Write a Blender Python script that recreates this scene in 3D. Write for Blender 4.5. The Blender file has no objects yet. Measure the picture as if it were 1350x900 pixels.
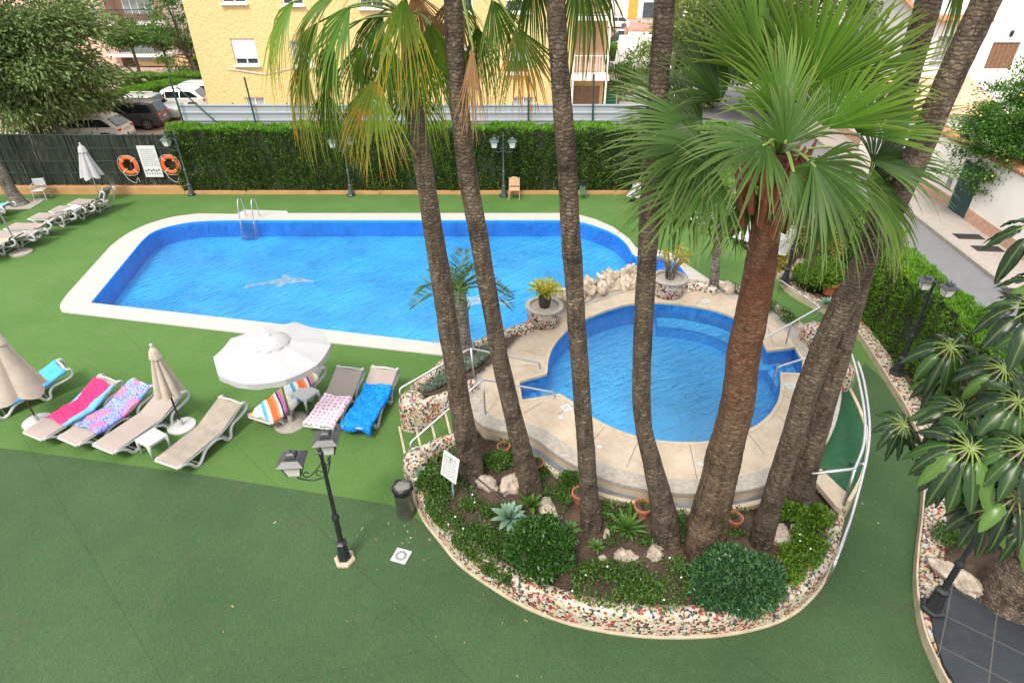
import bpy, math, random
import numpy as np
from mathutils import Vector, Matrix, noise
from mathutils.geometry import tessellate_polygon
SC = bpy.context.scene
COL = SC.collection
R = random.Random(11)
NR = np.random.default_rng(5)
rad = math.radians
PI = math.pi
# ------------------------------------------------------------------ camera and picture-to-place helpers
TH = rad(32.6); ST = math.sin(TH); CT = math.cos(TH); F = 800.0; H = 9.0
def G(px, py, z=0.0):            # point on the level z
    v = py - 450.0; s = (H - z) / (v*CT + F*ST)
    return Vector(((px - 675)*s, (F*CT - v*ST)*s, z))
def P(px, py, Y):                # point at forward distance Y
    v = py - 450.0; s = Y / (F*CT - v*ST)
    return Vector(((px - 675)*s, Y, H - (v*CT + F*ST)*s))
cd = bpy.data.cameras.new('camera'); cam = bpy.data.objects.new('camera', cd); COL.objects.link(cam)
cam.location = (0, 0, H); cam.rotation_euler = (PI/2 - TH, 0, 0)
cd.sensor_width = 36; cd.lens = 36*F/1350; cd.clip_end = 2000; cd.clip_start = 0.05
SC.camera = cam

# ------------------------------------------------------------------ materials
MATS = {}
class NT:
    def __init__(s, name):
        s.m = bpy.data.materials.new(name); s.m.use_nodes = True; s.t = s.m.node_tree
        s.b = s.t.nodes['Principled BSDF']; s.out = s.t.nodes['Material Output']
    def n(s, ty, **kw):
        nd = s.t.nodes.new(ty)
        for k, v in kw.items(): setattr(nd, k, v)
        return nd
    def l(s, a, b): s.t.links.new(a, b)
    def obj(s):
        if not hasattr(s, '_o'): s._o = s.n('ShaderNodeTexCoord').outputs['Object']
        return s._o
    def mapping(s, scale=(1,1,1), rot=(0,0,0), src=None):
        m = s.n('ShaderNodeMapping'); s.l(src or s.obj(), m.inputs[0]); m.inputs['Scale'].default_value = scale; m.inputs['Rotation'].default_value = rot
        return m.outputs[0]
    def mapping2(s, scale, rot):
        return s.mapping(scale, (0,0,0), s.mapping((1,1,1), rot))
    def noise(s, scale, detail=3, vec=None, dist=0, rough=.55):
        n = s.n('ShaderNodeTexNoise'); s.l(vec or s.obj(), n.inputs['Vector'])
        n.inputs['Scale'].default_value = scale; n.inputs['Detail'].default_value = detail; n.inputs['Distortion'].default_value = dist; n.inputs['Roughness'].default_value = rough
        return n.outputs[0]
    def ramp(s, fac, stops, interp='LINEAR'):
        r = s.n('ShaderNodeValToRGB'); r.color_ramp.interpolation = interp
        e = r.color_ramp.elements
        while len(e) < len(stops): e.new(0.5)
        for k, (p, c) in enumerate(stops):
            e[k].position = p; e[k].color = (*c[:3], 1) if hasattr(c, '__len__') else (c, c, c, 1)
        s.l(fac, r.inputs[0]); return r.outputs[0]
    def mix(s, fac, a, b, mode='MIX'):
        m = s.n('ShaderNodeMix', data_type='RGBA', blend_type=mode)
        if isinstance(fac, (int, float)): m.inputs[0].default_value = fac
        else: s.l(fac, m.inputs[0])
        for sock, v in ((m.inputs[6], a), (m.inputs[7], b)):
            if hasattr(v, '__len__'): sock.default_value = (*v[:3], 1)
            else: s.l(v, sock)
        return m.outputs[2]
    def math(s, op, a, b=0.0, clamp=False):
        m = s.n('ShaderNodeMath', operation=op, use_clamp=clamp)
        for sock, v in ((m.inputs[0], a), (m.inputs[1], b)):
            if isinstance(v, (int, float)): sock.default_value = v
            else: s.l(v, sock)
        return m.outputs[0]
    def bump(s, h, strength=.3, dist=.02):
        b = s.n('ShaderNodeBump'); b.inputs['Strength'].default_value = strength; b.inputs['Distance'].default_value = dist
        s.l(h, b.inputs['Height']); s.l(b.outputs[0], s.b.inputs['Normal']); return b.outputs[0]
    def set(s, color=None, rough=None, metal=None, spec=None):
        for k, v in (('Base Color', color), ('Roughness', rough), ('Metallic', metal), ('Specular IOR Level', spec)):
            if v is None: continue
            if k == 'Base Color' and hasattr(v, '__len__'): s.b.inputs[k].default_value = (*v[:3], 1)
            elif isinstance(v, (int, float)): s.b.inputs[k].default_value = v
            else: s.l(v, s.b.inputs[k])
        return s
def mat(name, color, rough=.6, metal=0, var=.25, vs=3.0, bump=0, bs=40, dist=.01, spec=.5, detail=4):
    if name in MATS: return MATS[name]
    t = NT(name)
    lo = [c*(1-var) for c in color]; hi = [min(1, c*(1+var*.6)) for c in color]
    c = t.ramp(t.noise(vs, detail), [(.3, lo), (.7, hi)])
    t.set(c, rough, metal, spec)
    if bump: t.bump(t.noise(bs, 4), bump, dist)
    MATS[name] = t.m; return t.m
def leafmat(name, cols, rough=.5, trans=.3, spec=.4, vs=1.2):
    t = NT(name)
    g = t.n('ShaderNodeNewGeometry').outputs['Random Per Island']
    c = t.ramp(g, [(k/(len(cols)-1), x) for k, x in enumerate(cols)])
    c = t.mix(t.ramp(t.noise(vs, 4, rough=.65), [(.35, 0.0), (.65, 1.0)]), t.mix(1.0, c, (.62,.68,.6), 'MULTIPLY'), c)
    c = t.mix(t.ramp(t.noise(vs*1.9, 5, rough=.7), [(.62, 0.0), (.78, .6)]), c, (.13,.085,.035))
    t.set(c, rough, spec=spec)
    tr = t.n('ShaderNodeBsdfTranslucent'); t.l(t.mix(1.0, c, (1.3,1.25,.6), 'MULTIPLY'), tr.inputs[0])
    ms = t.n('ShaderNodeMixShader'); ms.inputs[0].default_value = trans
    t.l(t.b.outputs[0], ms.inputs[1]); t.l(tr.outputs[0], ms.inputs[2]); t.l(ms.outputs[0], t.out.inputs[0])
    MATS[name] = t.m; return t.m
def frondmat(name, base, tip, dead=None, trans=.2, rough=.5):
    """colour attribute Col: r = along the blade, g = random per segment, b = pleat"""
    t = NT(name)
    a = t.n('ShaderNodeAttribute', attribute_name='Col'); sp = t.n('ShaderNodeSeparateColor'); t.l(a.outputs['Color'], sp.inputs[0])
    c = t.ramp(sp.outputs[1], [(0, [x*.5 for x in base]), (1, [x*1.5 for x in base])])
    f = t.math('POWER', sp.outputs[0], 3.0)
    f = t.math('MULTIPLY', f, t.math('ADD', sp.outputs[1], .35), clamp=True)
    c = t.mix(f, c, tip)
    if dead:
        m = t.ramp(t.noise(2.2, 3), [(.5, 0.0), (.66, .9)]); c = t.mix(m, c, dead)
    t.set(c, rough, spec=.2)
    tr = t.n('ShaderNodeBsdfTranslucent'); t.l(t.mix(1.0, c, (1.4,1.35,.6), 'MULTIPLY'), tr.inputs[0])
    ms = t.n('ShaderNodeMixShader'); ms.inputs[0].default_value = trans
    t.l(t.b.outputs[0], ms.inputs[1]); t.l(tr.outputs[0], ms.inputs[2]); t.l(ms.outputs[0], t.out.inputs[0])
    return t.m
def turfmat(name, c1, c2, c3):
    t = NT(name)
    big = t.ramp(t.noise(.35, 5, rough=.65), [(.3, c1), (.7, c2)])
    wear = t.ramp(t.noise(1.1, 6, rough=.7, dist=.4), [(.56, 0.0), (.75, .55)])
    c = t.mix(wear, big, c3)
    fine = t.noise(95, 3, rough=.8); speck = t.ramp(fine, [(.3, .45), (.7, 1.5)])
    c = t.mix(1.0, c, speck, 'MULTIPLY')
    streak = t.ramp(t.noise(6, 3, vec=t.mapping2((1, 9, 1), (0, 0, rad(70)))), [(.3, .86), (.7, 1.12)])
    c = t.mix(1.0, c, streak, 'MULTIPLY')
    br = t.n('ShaderNodeTexBrick'); t.l(t.mapping((.25, .5, 1), (0, 0, rad(62))), br.inputs[0])
    br.inputs['Scale'].default_value = 1; br.inputs['Mortar Size'].default_value = .0035; br.inputs['Brick Width'].default_value = 5; br.inputs['Row Height'].default_value = 1
    br.inputs['Color1'].default_value = br.inputs['Color2'].default_value = (1,1,1,1); br.inputs['Mortar'].default_value = (.62,.62,.62,1)
    c = t.mix(.45, c, t.mix(1.0, c, br.outputs[0], 'MULTIPLY'))
    t.set(c, .9, spec=.15); t.bump(fine, .6, .015); return t.m
def mosaicmat(name, scale=11, pale=False):
    t = NT(name)
    w = t.n('ShaderNodeVectorMath', operation='ADD'); nz = t.n('ShaderNodeTexNoise'); t.l(t.obj(), nz.inputs[0]); nz.inputs['Scale'].default_value = 6
    sc = t.n('ShaderNodeVectorMath', operation='SCALE'); t.l(nz.outputs['Color'], sc.inputs[0]); sc.inputs['Scale'].default_value = .06
    t.l(t.obj(), w.inputs[0]); t.l(sc.outputs[0], w.inputs[1])
    v = t.n('ShaderNodeTexVoronoi'); v.inputs['Scale'].default_value = scale; t.l(w.outputs[0], v.inputs['Vector'])
    e = t.n('ShaderNodeTexVoronoi', feature='DISTANCE_TO_EDGE'); e.inputs['Scale'].default_value = scale; t.l(w.outputs[0], e.inputs['Vector'])
    sp = t.n('ShaderNodeSeparateColor'); t.l(v.outputs['Color'], sp.inputs[0])
    if pale: st = [(0, (.5,.46,.4)), (.3, (.54,.5,.44)), (.46, (.42,.35,.25)), (.56, (.02,.02,.025)), (.76, (.6,.55,.45)), (.84, (.25,.13,.08)), (.92, (.35,.03,.03))]
    else: st = [(0, (.48,.46,.42)), (.22, (.46,.40,.22)), (.40, (.016,.018,.022)), (.60, (.5,.49,.46)), (.70, (.32,.016,.02)), (.82, (.42,.35,.18)), (.89, (.02,.07,.05)), (.95, (.45,.05,.04))]
    c = t.ramp(sp.outputs[0], st, 'CONSTANT')
    dv = t.ramp(sp.outputs[1], [(0, .8), (1, 1.1)]); c = t.mix(1.0, c, dv, 'MULTIPLY')
    g = t.ramp(e.outputs['Distance'], [(.02, 0.0), (.05, 1.0)])
    c = t.mix(g, (.38,.33,.26), c)
    c = t.mix(t.ramp(t.noise(2.5, 4), [(.5, 0.0), (.8, .35)]), c, (.25,.19,.12))
    t.set(c, t.ramp(g, [(0, .8), (1, .25)])); t.bump(g, .5, .01); return t.m
def trunkmat(name, a, b, red=None, ring=44):
    t = NT(name)
    nz = t.noise(3.0, 4)
    w = t.n('ShaderNodeTexWave', wave_type='BANDS', bands_direction='Z', wave_profile='SAW')
    t.l(t.obj(), w.inputs[0]); w.inputs['Scale'].default_value = ring/6.28*1.0; w.inputs['Distortion'].default_value = 9.0; w.inputs['Detail'].default_value = 3; w.inputs['Detail Scale'].default_value = 1.6; w.inputs['Detail Roughness'].default_value = .6
    c = t.ramp(w.outputs[0], [(0, [x*.35 for x in a]), (.3, a), (1, b)])
    crack = t.ramp(t.noise(9, 5, vec=t.mapping((1, 1, .22)), rough=.75), [(.38, .45), (.5, 1.0), (.75, 1.25)])
    c = t.mix(1.0, c, crack, 'MULTIPLY')
    c = t.mix(t.ramp(nz, [(.4, 0.0), (.7, .5)]), c, [x*1.35 for x in a]); big = t.ramp(t.noise(1.3, 6, rough=.7), [(.36, .55), (.5, 1.0), (.68, 1.35)]); c = t.mix(1.0, c, big, 'MULTIPLY')
    if red:
        sx = t.n('ShaderNodeSeparateXYZ'); t.l(t.obj(), sx.inputs[0])
        f = t.n('ShaderNodeMapRange'); t.l(sx.outputs[2], f.inputs[0]); f.inputs[1].default_value = 2.2; f.inputs[2].default_value = 4.2
        f2 = t.math('MULTIPLY', f.outputs[0], t.ramp(t.noise(3, 4), [(.3, .45), (.65, 1.0)]))
        c = t.mix(f2, c, t.mix(.62, c, red))
    t.set(c, .85, spec=.2)
    h = t.math('ADD', w.outputs[0], t.math('MULTIPLY', crack, .8)); t.bump(h, .9, .02); return t.m

M = {}
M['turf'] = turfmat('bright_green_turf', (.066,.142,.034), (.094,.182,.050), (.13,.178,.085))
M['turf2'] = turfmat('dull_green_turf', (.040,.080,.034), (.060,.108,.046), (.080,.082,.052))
M['turf3'] = turfmat('deep_green_turf', (.018,.075,.035), (.03,.1,.045), (.1,.17,.11))
M['mosaic'] = mosaicmat('broken_tile_mosaic', 23)
M['mosaic2'] = mosaicmat('pale_broken_tile_mosaic', 19, True)
M['trunk'] = trunkmat('palm_bark', (.115,.085,.062), (.25,.195,.15))
M['trunk_red'] = trunkmat('reddish_palm_bark', (.125,.085,.055), (.26,.19,.13), red=(.21,.062,.032), ring=46)
M['trunk_grey'] = trunkmat('grey_palm_bark', (.16,.14,.115), (.3,.27,.23), ring=20)
M['white_plastic'] = mat('white_resin', (.46,.47,.47), .35, var=.06)
M['sling'] = mat('beige_sling_fabric', (.31,.26,.235), .8, var=.06, bump=.2, bs=400)
M['sling2'] = mat('weathered_beige_sling_fabric', (.29,.25,.205), .85, var=.2, vs=5, bump=.2, bs=400)
M['canvas'] = mat('white_canvas', (.38,.38,.39), .85, var=.05, bump=.15, bs=9)
M['canvas2'] = mat('beige_canvas', (.42,.36,.30), .85, var=.14, vs=4, bump=.25, bs=8)
M['metal'] = mat('brushed_steel', (.55,.56,.58), .3, metal=.9, var=.12, vs=8)
M['alu'] = mat('grey_metal_pole', (.32,.31,.30), .4, metal=.6, var=.2)
M['wood_pole'] = mat('dark_wood_pole', (.12,.045,.025), .5)
M['iron'] = mat('black_painted_iron', (.018,.021,.024), .42, var=.3, vs=9, bump=.15, bs=60)
M['iron_top'] = mat('grey_lantern_iron', (.04,.042,.048), .4, var=.3)
M['iron_green'] = mat('grey_green_iron', (.055,.085,.085), .5, var=.3)
M['lampglass'] = mat('frosted_lantern_glass', (.62,.62,.55), .25, var=.1)
M['terracotta'] = mat('terracotta', (.42,.14,.07), .8, var=.3, vs=6, bump=.2, bs=30)
M['concrete'] = mat('aggregate_concrete', (.33,.30,.26), .85, var=.25, vs=14, bump=.4, bs=90, detail=6)
M['soil'] = mat('brown_soil', (.085,.056,.038), .95, var=.55, vs=3.5, bump=1.0, bs=20, dist=.08, detail=9)
M['mulch'] = mat('dark_leaf_mulch', (.085,.055,.038), .95, var=.6, vs=6, bump=1.0, bs=16, dist=.05, detail=8)
M['rock'] = mat('pitted_limestone', (.42,.35,.28), .9, var=.5, vs=5, bump=1.0, bs=12, dist=.06, detail=7)
M['shellrock'] = mat('pale_shell_stone', (.5,.42,.33), .85, var=.5, vs=5, bump=1.0, bs=10, dist=.06, detail=7)
M['tan'] = mat('tan_painted_kerb', (.42,.235,.095), .8, var=.15, vs=2)
M['cream'] = mat('cream_trim', (.46,.38,.27), .8, var=.2, vs=5)
M['asphalt'] = mat('grey_asphalt', (.17,.17,.18), .9, var=.12, vs=2, bump=.3, bs=120)
M['black'] = mat('black_plastic', (.012,.012,.013), .3)
M['rubber'] = mat('tyre_rubber', (.02,.02,.02), .8)
M['white_wall'] = mat('white_render', (.78,.76,.73), .9, var=.05, vs=1.5, bump=.15, bs=30)
M['glass'] = mat('dark_window_glass', (.06,.075,.085), .08, var=.3)
M['carglass'] = mat('car_window_glass', (.015,.018,.022), .06)
M['rim'] = mat('alloy_rim', (.45,.45,.46), .3, metal=.7)
M['redlight'] = mat('red_tail_light', (.5,.02,.02), .2)
M['orange_ring'] = mat('orange_float_plastic', (.75,.11,.02), .5, var=.1)
M['rope'] = mat('pale_rope', (.5,.48,.42), .9)
M['signboard'] = mat('pale_sign_board', (.55,.56,.55), .6, var=.06)
M['signink'] = mat('sign_print', (.13,.14,.15), .7)
M['agave'] = leafmat('blue_green_agave', [(.13,.24,.18),(.19,.32,.24),(.27,.40,.27)], .5, .05)
M['strap'] = leafmat('strap_leaf_green', [(.04,.11,.02),(.08,.18,.03),(.14,.25,.05)], .4, .15)
M['shrub'] = leafmat('shrub_green', [(.022,.068,.014),(.04,.115,.02),(.075,.17,.035)], .35, .15)
M['shrub2'] = leafmat('blue_green_shrub', [(.022,.075,.03),(.04,.12,.05),(.075,.17,.07),(.1,.21,.05)], .35, .15)
M['cover'] = leafmat('ground_cover_green', [(.035,.09,.014),(.07,.15,.025),(.13,.23,.045)], .5, .2)
M['lime'] = leafmat('lime_foliage', [(.07,.17,.015),(.12,.25,.02),(.2,.34,.04)], .45, .25)
M['grey_plant'] = leafmat('grey_green_succulent', [(.12,.19,.14),(.22,.30,.24),(.32,.4,.33)], .6, .1)
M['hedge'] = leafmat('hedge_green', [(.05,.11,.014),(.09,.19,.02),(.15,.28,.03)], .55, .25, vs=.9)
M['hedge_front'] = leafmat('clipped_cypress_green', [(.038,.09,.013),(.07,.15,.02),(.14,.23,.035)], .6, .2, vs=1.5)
M['hedge_top'] = leafmat('hedge_top_painted_light', [(.09,.24,.015),(.15,.34,.025),(.22,.42,.04)], .5, .3)  # tops greener and brighter than the sides: light from above put into the leaf colour
M['hedge_lit'] = leafmat('sunny_hedge_green', [(.07,.15,.012),(.12,.25,.02),(.19,.36,.035)], .55, .3, vs=1.6)  # lighter leaf colour stands in for sun on the street hedge sides
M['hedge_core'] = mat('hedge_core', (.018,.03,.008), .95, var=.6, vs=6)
M['tree_dark'] = leafmat('blue_green_tree_leaf', [(.08,.14,.04),(.15,.225,.07),(.27,.35,.14)], .5, .2, vs=.5)
M['tree_mid'] = leafmat('mid_green_leaf', [(.04,.10,.015),(.08,.17,.03),(.13,.25,.05)], .5, .3, vs=.5)
M['tree_light'] = leafmat('yellow_green_leaf', [(.13,.2,.05),(.24,.34,.1),(.4,.48,.2)], .5, .3, vs=.5)
M['citrus'] = leafmat('citrus_leaf', [(.03,.09,.015),(.07,.18,.03),(.14,.3,.05)], .35, .25, vs=.8)
M['fruit'] = mat('yellow_fruit', (.7,.55,.06), .4)
M['flower'] = mat('white_petals', (.8,.8,.76), .6)
M['bark'] = mat('tree_bark', (.10,.07,.05), .9, var=.5, vs=8, bump=.8, bs=20, dist=.03)
M['fr_green'] = frondmat('palm_green', (.050,.122,.010), (.2,.25,.05))
M['fr_sun'] = frondmat('palm_sunny_green', (.075,.155,.014), (.42,.38,.06))
M['fr_blue'] = frondmat('palm_blue_green', (.042,.098,.016), (.16,.21,.07))
M['fr_yellow'] = frondmat('palm_yellowing', (.10,.18,.02), (.62,.40,.05))
M['fr_orange'] = frondmat('palm_orange', (.10,.16,.02), (.42,.34,.07), dead=(.36,.17,.03))
M['fr_dead'] = frondmat('palm_dead', (.30,.17,.08), (.42,.28,.16), trans=.15, rough=.8)
M['petiole'] = mat('petiole_green', (.16,.22,.05), .4)
M['boot'] = mat('red_brown_leaf_base', (.20,.06,.028), .8, var=.5, vs=8, bump=.6, bs=30)
M['phoenix'] = leafmat('feather_palm_green', [(.05,.12,.03),(.09,.19,.045),(.18,.28,.08)], .4, .25)
M['phoenix_y'] = leafmat('feather_palm_yellow', [(.22,.22,.03),(.45,.36,.06),(.5,.32,.12)], .5, .25)
M['cycad'] = leafmat('cycad_yellow_green', [(.24,.28,.02),(.45,.42,.03),(.6,.5,.05)], .4, .2)
def schefmat():
    t = NT('glossy_umbrella_leaf')
    a = t.n('ShaderNodeAttribute', attribute_name='Col'); sp = t.n('ShaderNodeSeparateColor'); t.l(a.outputs['Color'], sp.inputs[0])
    c = t.ramp(sp.outputs[1], [(0, (.005,.016,.006)), (.55, (.010,.031,.009)), (.85, (.028,.078,.014)), (1, (.09,.18,.03))])
    rib = t.math('POWER', sp.outputs[0], 14.0)
    w = t.n('ShaderNodeTexWave'); w.inputs['Scale'].default_value = 12; w.inputs['Distortion'].default_value = 1; t.l(t.obj(), w.inputs[0])
    c = t.mix(t.ramp(w.outputs[0], [(.86, 0.0), (1, .12)]), c, (.07,.13,.04))
    c = t.mix(rib, c, (.11,.16,.035))
    t.set(c, .3, spec=.28)
    tr = t.n('ShaderNodeBsdfTranslucent'); t.l(t.mix(1.0, c, (1.8,2.0,.5), 'MULTIPLY'), tr.inputs[0])
    ms = t.n('ShaderNodeMixShader'); ms.inputs[0].default_value = .15
    t.l(t.b.outputs[0], ms.inputs[1]); t.l(tr.outputs[0], ms.inputs[2]); t.l(ms.outputs[0], t.out.inputs[0])
    return t.m
M['schef'] = schefmat()

# ------------------------------------------------------------------ mesh building
class MB:
    def __init__(s): s.v = []; s.f = []; s.c = None
    def add(s, vs, fs):
        o = len(s.v); s.v += [tuple(x) for x in vs]; s.f += [tuple(i+o for i in f) for f in fs]; return s
    def box(s, c, size, rz=0, rx=0, ry=0):
        m = Matrix.Rotation(rz, 3, 'Z') @ Matrix.Rotation(ry, 3, 'Y') @ Matrix.Rotation(rx, 3, 'X'); c = Vector(c)
        vs = [c + m @ Vector((size[0]*x/2, size[1]*y/2, size[2]*z/2)) for x in (-1,1) for y in (-1,1) for z in (-1,1)]
        return s.add(vs, [(0,1,3,2),(4,6,7,5),(0,4,5,1),(2,3,7,6),(0,2,6,4),(1,5,7,3)])
    def rbox(s, c, size, b=.01, rz=0):     # box with chamfered edges
        c = Vector(c); m = Matrix.Rotation(rz, 3, 'Z'); hx, hy, hz = size[0]/2, size[1]/2, size[2]/2; b = min(b, hx*.9, hy*.9, hz*.9)
        rings = []
        for z, k in ((-hz, b), (-hz+b, 0), (hz-b, 0), (hz, b)):
            x, y = hx-k, hy-k; cc = b if k == 0 else b*.6
            rings.append([(x-cc,-y),(x,-y+cc),(x,y-cc),(x-cc,y),(-x+cc,y),(-x,y-cc),(-x,-y+cc),(-x+cc,-y)] + [z])
        vs = []
        for r in rings:
            z = r[-1]
            for x, y in r[:-1]: vs.append(c + m @ Vector((x, y, z)))
        fs = [tuple(range(7,-1,-1)), tuple(range(24,32))]
        for k in range(3):
            for i in range(8):
                j = (i+1) % 8; fs.append((k*8+i, k*8+j, k*8+8+j, k*8+8+i))
        return s.add(vs, fs)
    def prism(s, poly, z0, z1, bottom=True):
        poly = [Vector((p[0], p[1], 0)) for p in poly]; n = len(poly)
        vs = [(p.x, p.y, z0) for p in poly] + [(p.x, p.y, z1) for p in poly]
        fs = [(i, (i+1) % n, n+(i+1) % n, n+i) for i in range(n)]
        for t in tessellate_polygon([poly]):
            fs.append(tuple(n+i for i in t))
            if bottom: fs.append(tuple(reversed(t)))
        return s.add(vs, fs)
    def sheet(s, polys, z):               # flat sheet, first polygon minus the others
        ps = [[Vector((p[0], p[1], 0)) for p in q] for q in polys]; flat = [p for q in ps for p in q]
        return s.add([(p.x, p.y, z) for p in flat], [tuple(t) for t in tessellate_polygon(ps)])
    def tube(s, pts, r, n=8, cap=True, flat=1.0):
        pts = [Vector(p) for p in pts]; rs = r if hasattr(r, '__len__') else [r]*len(pts)
        o = len(s.v); up = None
        for k, p in enumerate(pts):
            d = (pts[min(k+1, len(pts)-1)] - pts[max(k-1, 0)]).normalized()
            if up is None: up = Vector((0,0,1)) if abs(d.z) < .9 else Vector((1,0,0))
            a = d.cross(up)
            if a.length < 1e-4: a = d.cross(Vector((0,1,0)))
            a.normalize(); b = a.cross(d).normalized(); up = b
            for i in range(n):
                t = 2*PI*i/n; s.v.append(tuple(p + (a*math.cos(t) + b*math.sin(t)*flat)*rs[k]))
        for k in range(len(pts)-1):
            for i in range(n):
                j = (i+1) % n; s.f.append((o+k*n+i, o+k*n+j, o+(k+1)*n+j, o+(k+1)*n+i))
        if cap:
            s.f.append(tuple(o+i for i in range(n-1,-1,-1))); e = o+(len(pts)-1)*n; s.f.append(tuple(e+i for i in range(n)))
        return s
    def lathe(s, prof, n=24, c=(0,0,0), lob=0, nl=6, axis='Z', ph=0):
        o = len(s.v); c = Vector(c)
        for r, z in prof:
            for i in range(n):
                t = 2*PI*i/n+ph; q = r*(1+lob*math.cos(nl*t)); w = Vector((q*math.cos(t), q*math.sin(t), z))
                if axis == 'Y': w = Vector((w.x, w.z, w.y))
                if axis == 'X': w = Vector((w.z, w.x, w.y))
                s.v.append(tuple(c + w))
        for k in range(len(prof)-1):
            for i in range(n):
                j = (i+1) % n; s.f.append((o+k*n+i, o+k*n+j, o+(k+1)*n+j, o+(k+1)*n+i))
        if prof[0][0] > 1e-5: s.f.append(tuple(o+i for i in range(n-1,-1,-1)))
        if prof[-1][0] > 1e-5: e = o+(len(prof)-1)*n; s.f.append(tuple(e+i for i in range(n)))
        return s
    def rock(s, c, r, sq=(1,1,.7), seed=0, amp=.35, n=10):
        rr = random.Random(seed); c = Vector(c); o = len(s.v); m = n*2; sv = Vector((seed*1.7, seed*.3, 0))
        ks = [(Vector((rr.gauss(0,1), rr.gauss(0,1), rr.gauss(0,1))).normalized(), rr.uniform(-amp, amp), rr.uniform(2,6)) for _ in range(12)]
        for a in range(n+1):
            th = PI*a/n
            for b in range(m):
                ph = 2*PI*b/m; d = Vector((math.sin(th)*math.cos(ph), math.sin(th)*math.sin(ph), math.cos(th)))
                q = 1 + sum(w*max(0, d.dot(k))**e for k, w, e in ks) + .3*noise.noise(d*1.9+sv) + .22*noise.noise(d*4.5+sv) + .12*abs(noise.noise(d*11+sv))
                s.v.append(tuple(c + Vector((d.x*sq[0], d.y*sq[1], d.z*sq[2]))*r*q))
        for a in range(n):
            for b in range(m):
                j = (b+1) % m; s.f.append((o+a*m+b, o+(a+1)*m+b, o+(a+1)*m+j, o+a*m+j))
        return s
    def build(s, name, m, parent=None, smooth=False, world=False, col=None, bevel=0):
        me = bpy.data.meshes.new(name)
        if world and parent is not None:
            iv = (Matrix.Translation(parent.location) @ Matrix.Rotation(parent.rotation_euler.z, 4, 'Z')).inverted()
            if parent.parent is not None:
                pp = parent.parent; iv = iv @ (Matrix.Translation(pp.location) @ Matrix.Rotation(pp.rotation_euler.z, 4, 'Z')).inverted()
            s.v = [tuple(iv @ Vector(v)) for v in s.v]
        me.from_pydata(s.v, [], s.f); me.validate()
        if s.c is not None:
            ca = me.color_attributes.new('Col', 'FLOAT_COLOR', 'POINT'); ca.data.foreach_set('color', np.array(s.c, dtype=np.float32).ravel())
        for x in (m if isinstance(m, (list, tuple)) else [m]): me.materials.append(x)
        o = bpy.data.objects.new(name, me); COL.objects.link(o)
        if parent is not None: o.parent = parent
        if smooth: me.shade_smooth() if smooth is True else me.set_sharp_from_angle(angle=rad(smooth)); 
        if smooth and smooth is not True:
            for p in me.polygons: p.use_smooth = True
        if bevel:
            b = o.modifiers.new('bevel', 'BEVEL'); b.width = bevel; b.segments = 2; b.limit_method = 'ANGLE'
        return o
def npbuild(name, V, Fc, m, parent=None, world=False):
    me = bpy.data.meshes.new(name)
    if world and parent is not None:
        V = V - np.array(parent.location)
    n = len(V); k = Fc.shape[1]
    me.vertices.add(n); me.vertices.foreach_set('co', V.astype(np.float32).ravel())
    me.loops.add(Fc.size); me.loops.foreach_set('vertex_index', Fc.astype(np.int32).ravel())
    me.polygons.add(len(Fc)); me.polygons.foreach_set('loop_start', np.arange(0, Fc.size, k, dtype=np.int32))
    me.update(calc_edges=True); me.materials.append(m)
    o = bpy.data.objects.new(name, me); COL.objects.link(o)
    if parent is not None: o.parent = parent
    return o
def leaves(Pt, D, L, W, bend=.12):
    """one four-cornered leaf per point"""
    n = len(Pt); D = D/(np.linalg.norm(D, axis=1, keepdims=True)+1e-9)
    r = NR.normal(size=(n,3)); S = np.cross(D, r); S /= (np.linalg.norm(S, axis=1, keepdims=True)+1e-9); N = np.cross(D, S)
    L = np.broadcast_to(np.asarray(L, dtype=float).reshape(-1,1), (n,1)); W = np.broadcast_to(np.asarray(W, dtype=float).reshape(-1,1), (n,1))
    mid = Pt + D*L*.45 + N*L*bend
    V = np.stack([Pt, mid+S*W/2, Pt+D*L, mid-S*W/2], axis=1).reshape(-1,3)
    return V, np.arange(4*n).reshape(-1,4)
def tagp(o, label=None, cat=None, group=None, kind=None):
    if label: o['label'] = label
    if cat: o['category'] = cat
    if group: o['group'] = group
    if kind: o['kind'] = kind
    return o
def thing(name, label, cat, loc=(0,0,0), rz=0, group=None):
    o = bpy.data.objects.new(name, None); COL.objects.link(o); o.location = loc; o.rotation_euler = (0,0,rz); o.empty_display_size = .2
    return tagp(o, label, cat, group)
def copy_tree(o, parent=None):
    c = o.copy(); COL.objects.link(c); c.parent = parent
    for ch in list(o.children): copy_tree(ch, c)
    return c
def again(o, label, loc, rz=0, group=None, scale=None):
    c = copy_tree(o); c.location = loc; c.rotation_euler = (0,0,rz); c['label'] = label
    if group: c['group'] = group
    if scale: c.scale = (scale,)*3
    return c
def struct(o): o['kind'] = 'structure'; return o
def stuff(o): o['kind'] = 'stuff'; return o
def smooth_line(pts, k=4, closed=False):
    pts = [Vector(p) for p in pts]; n = len(pts); out = []
    rng = range(n) if closed else range(n-1)
    for i in rng:
        g = (lambda j: pts[j % n]) if closed else (lambda j: pts[max(0, min(n-1, j))])
        a, b, c, d = g(i-1), g(i), g(i+1), g(i+2)
        for q in range(k):
            t = q/k; out.append(.5*((2*b) + (c-a)*t + (2*a-5*b+4*c-d)*t*t + (3*b-a-3*c+d)*t**3))
    if not closed: out.append(pts[-1])
    return out
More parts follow.
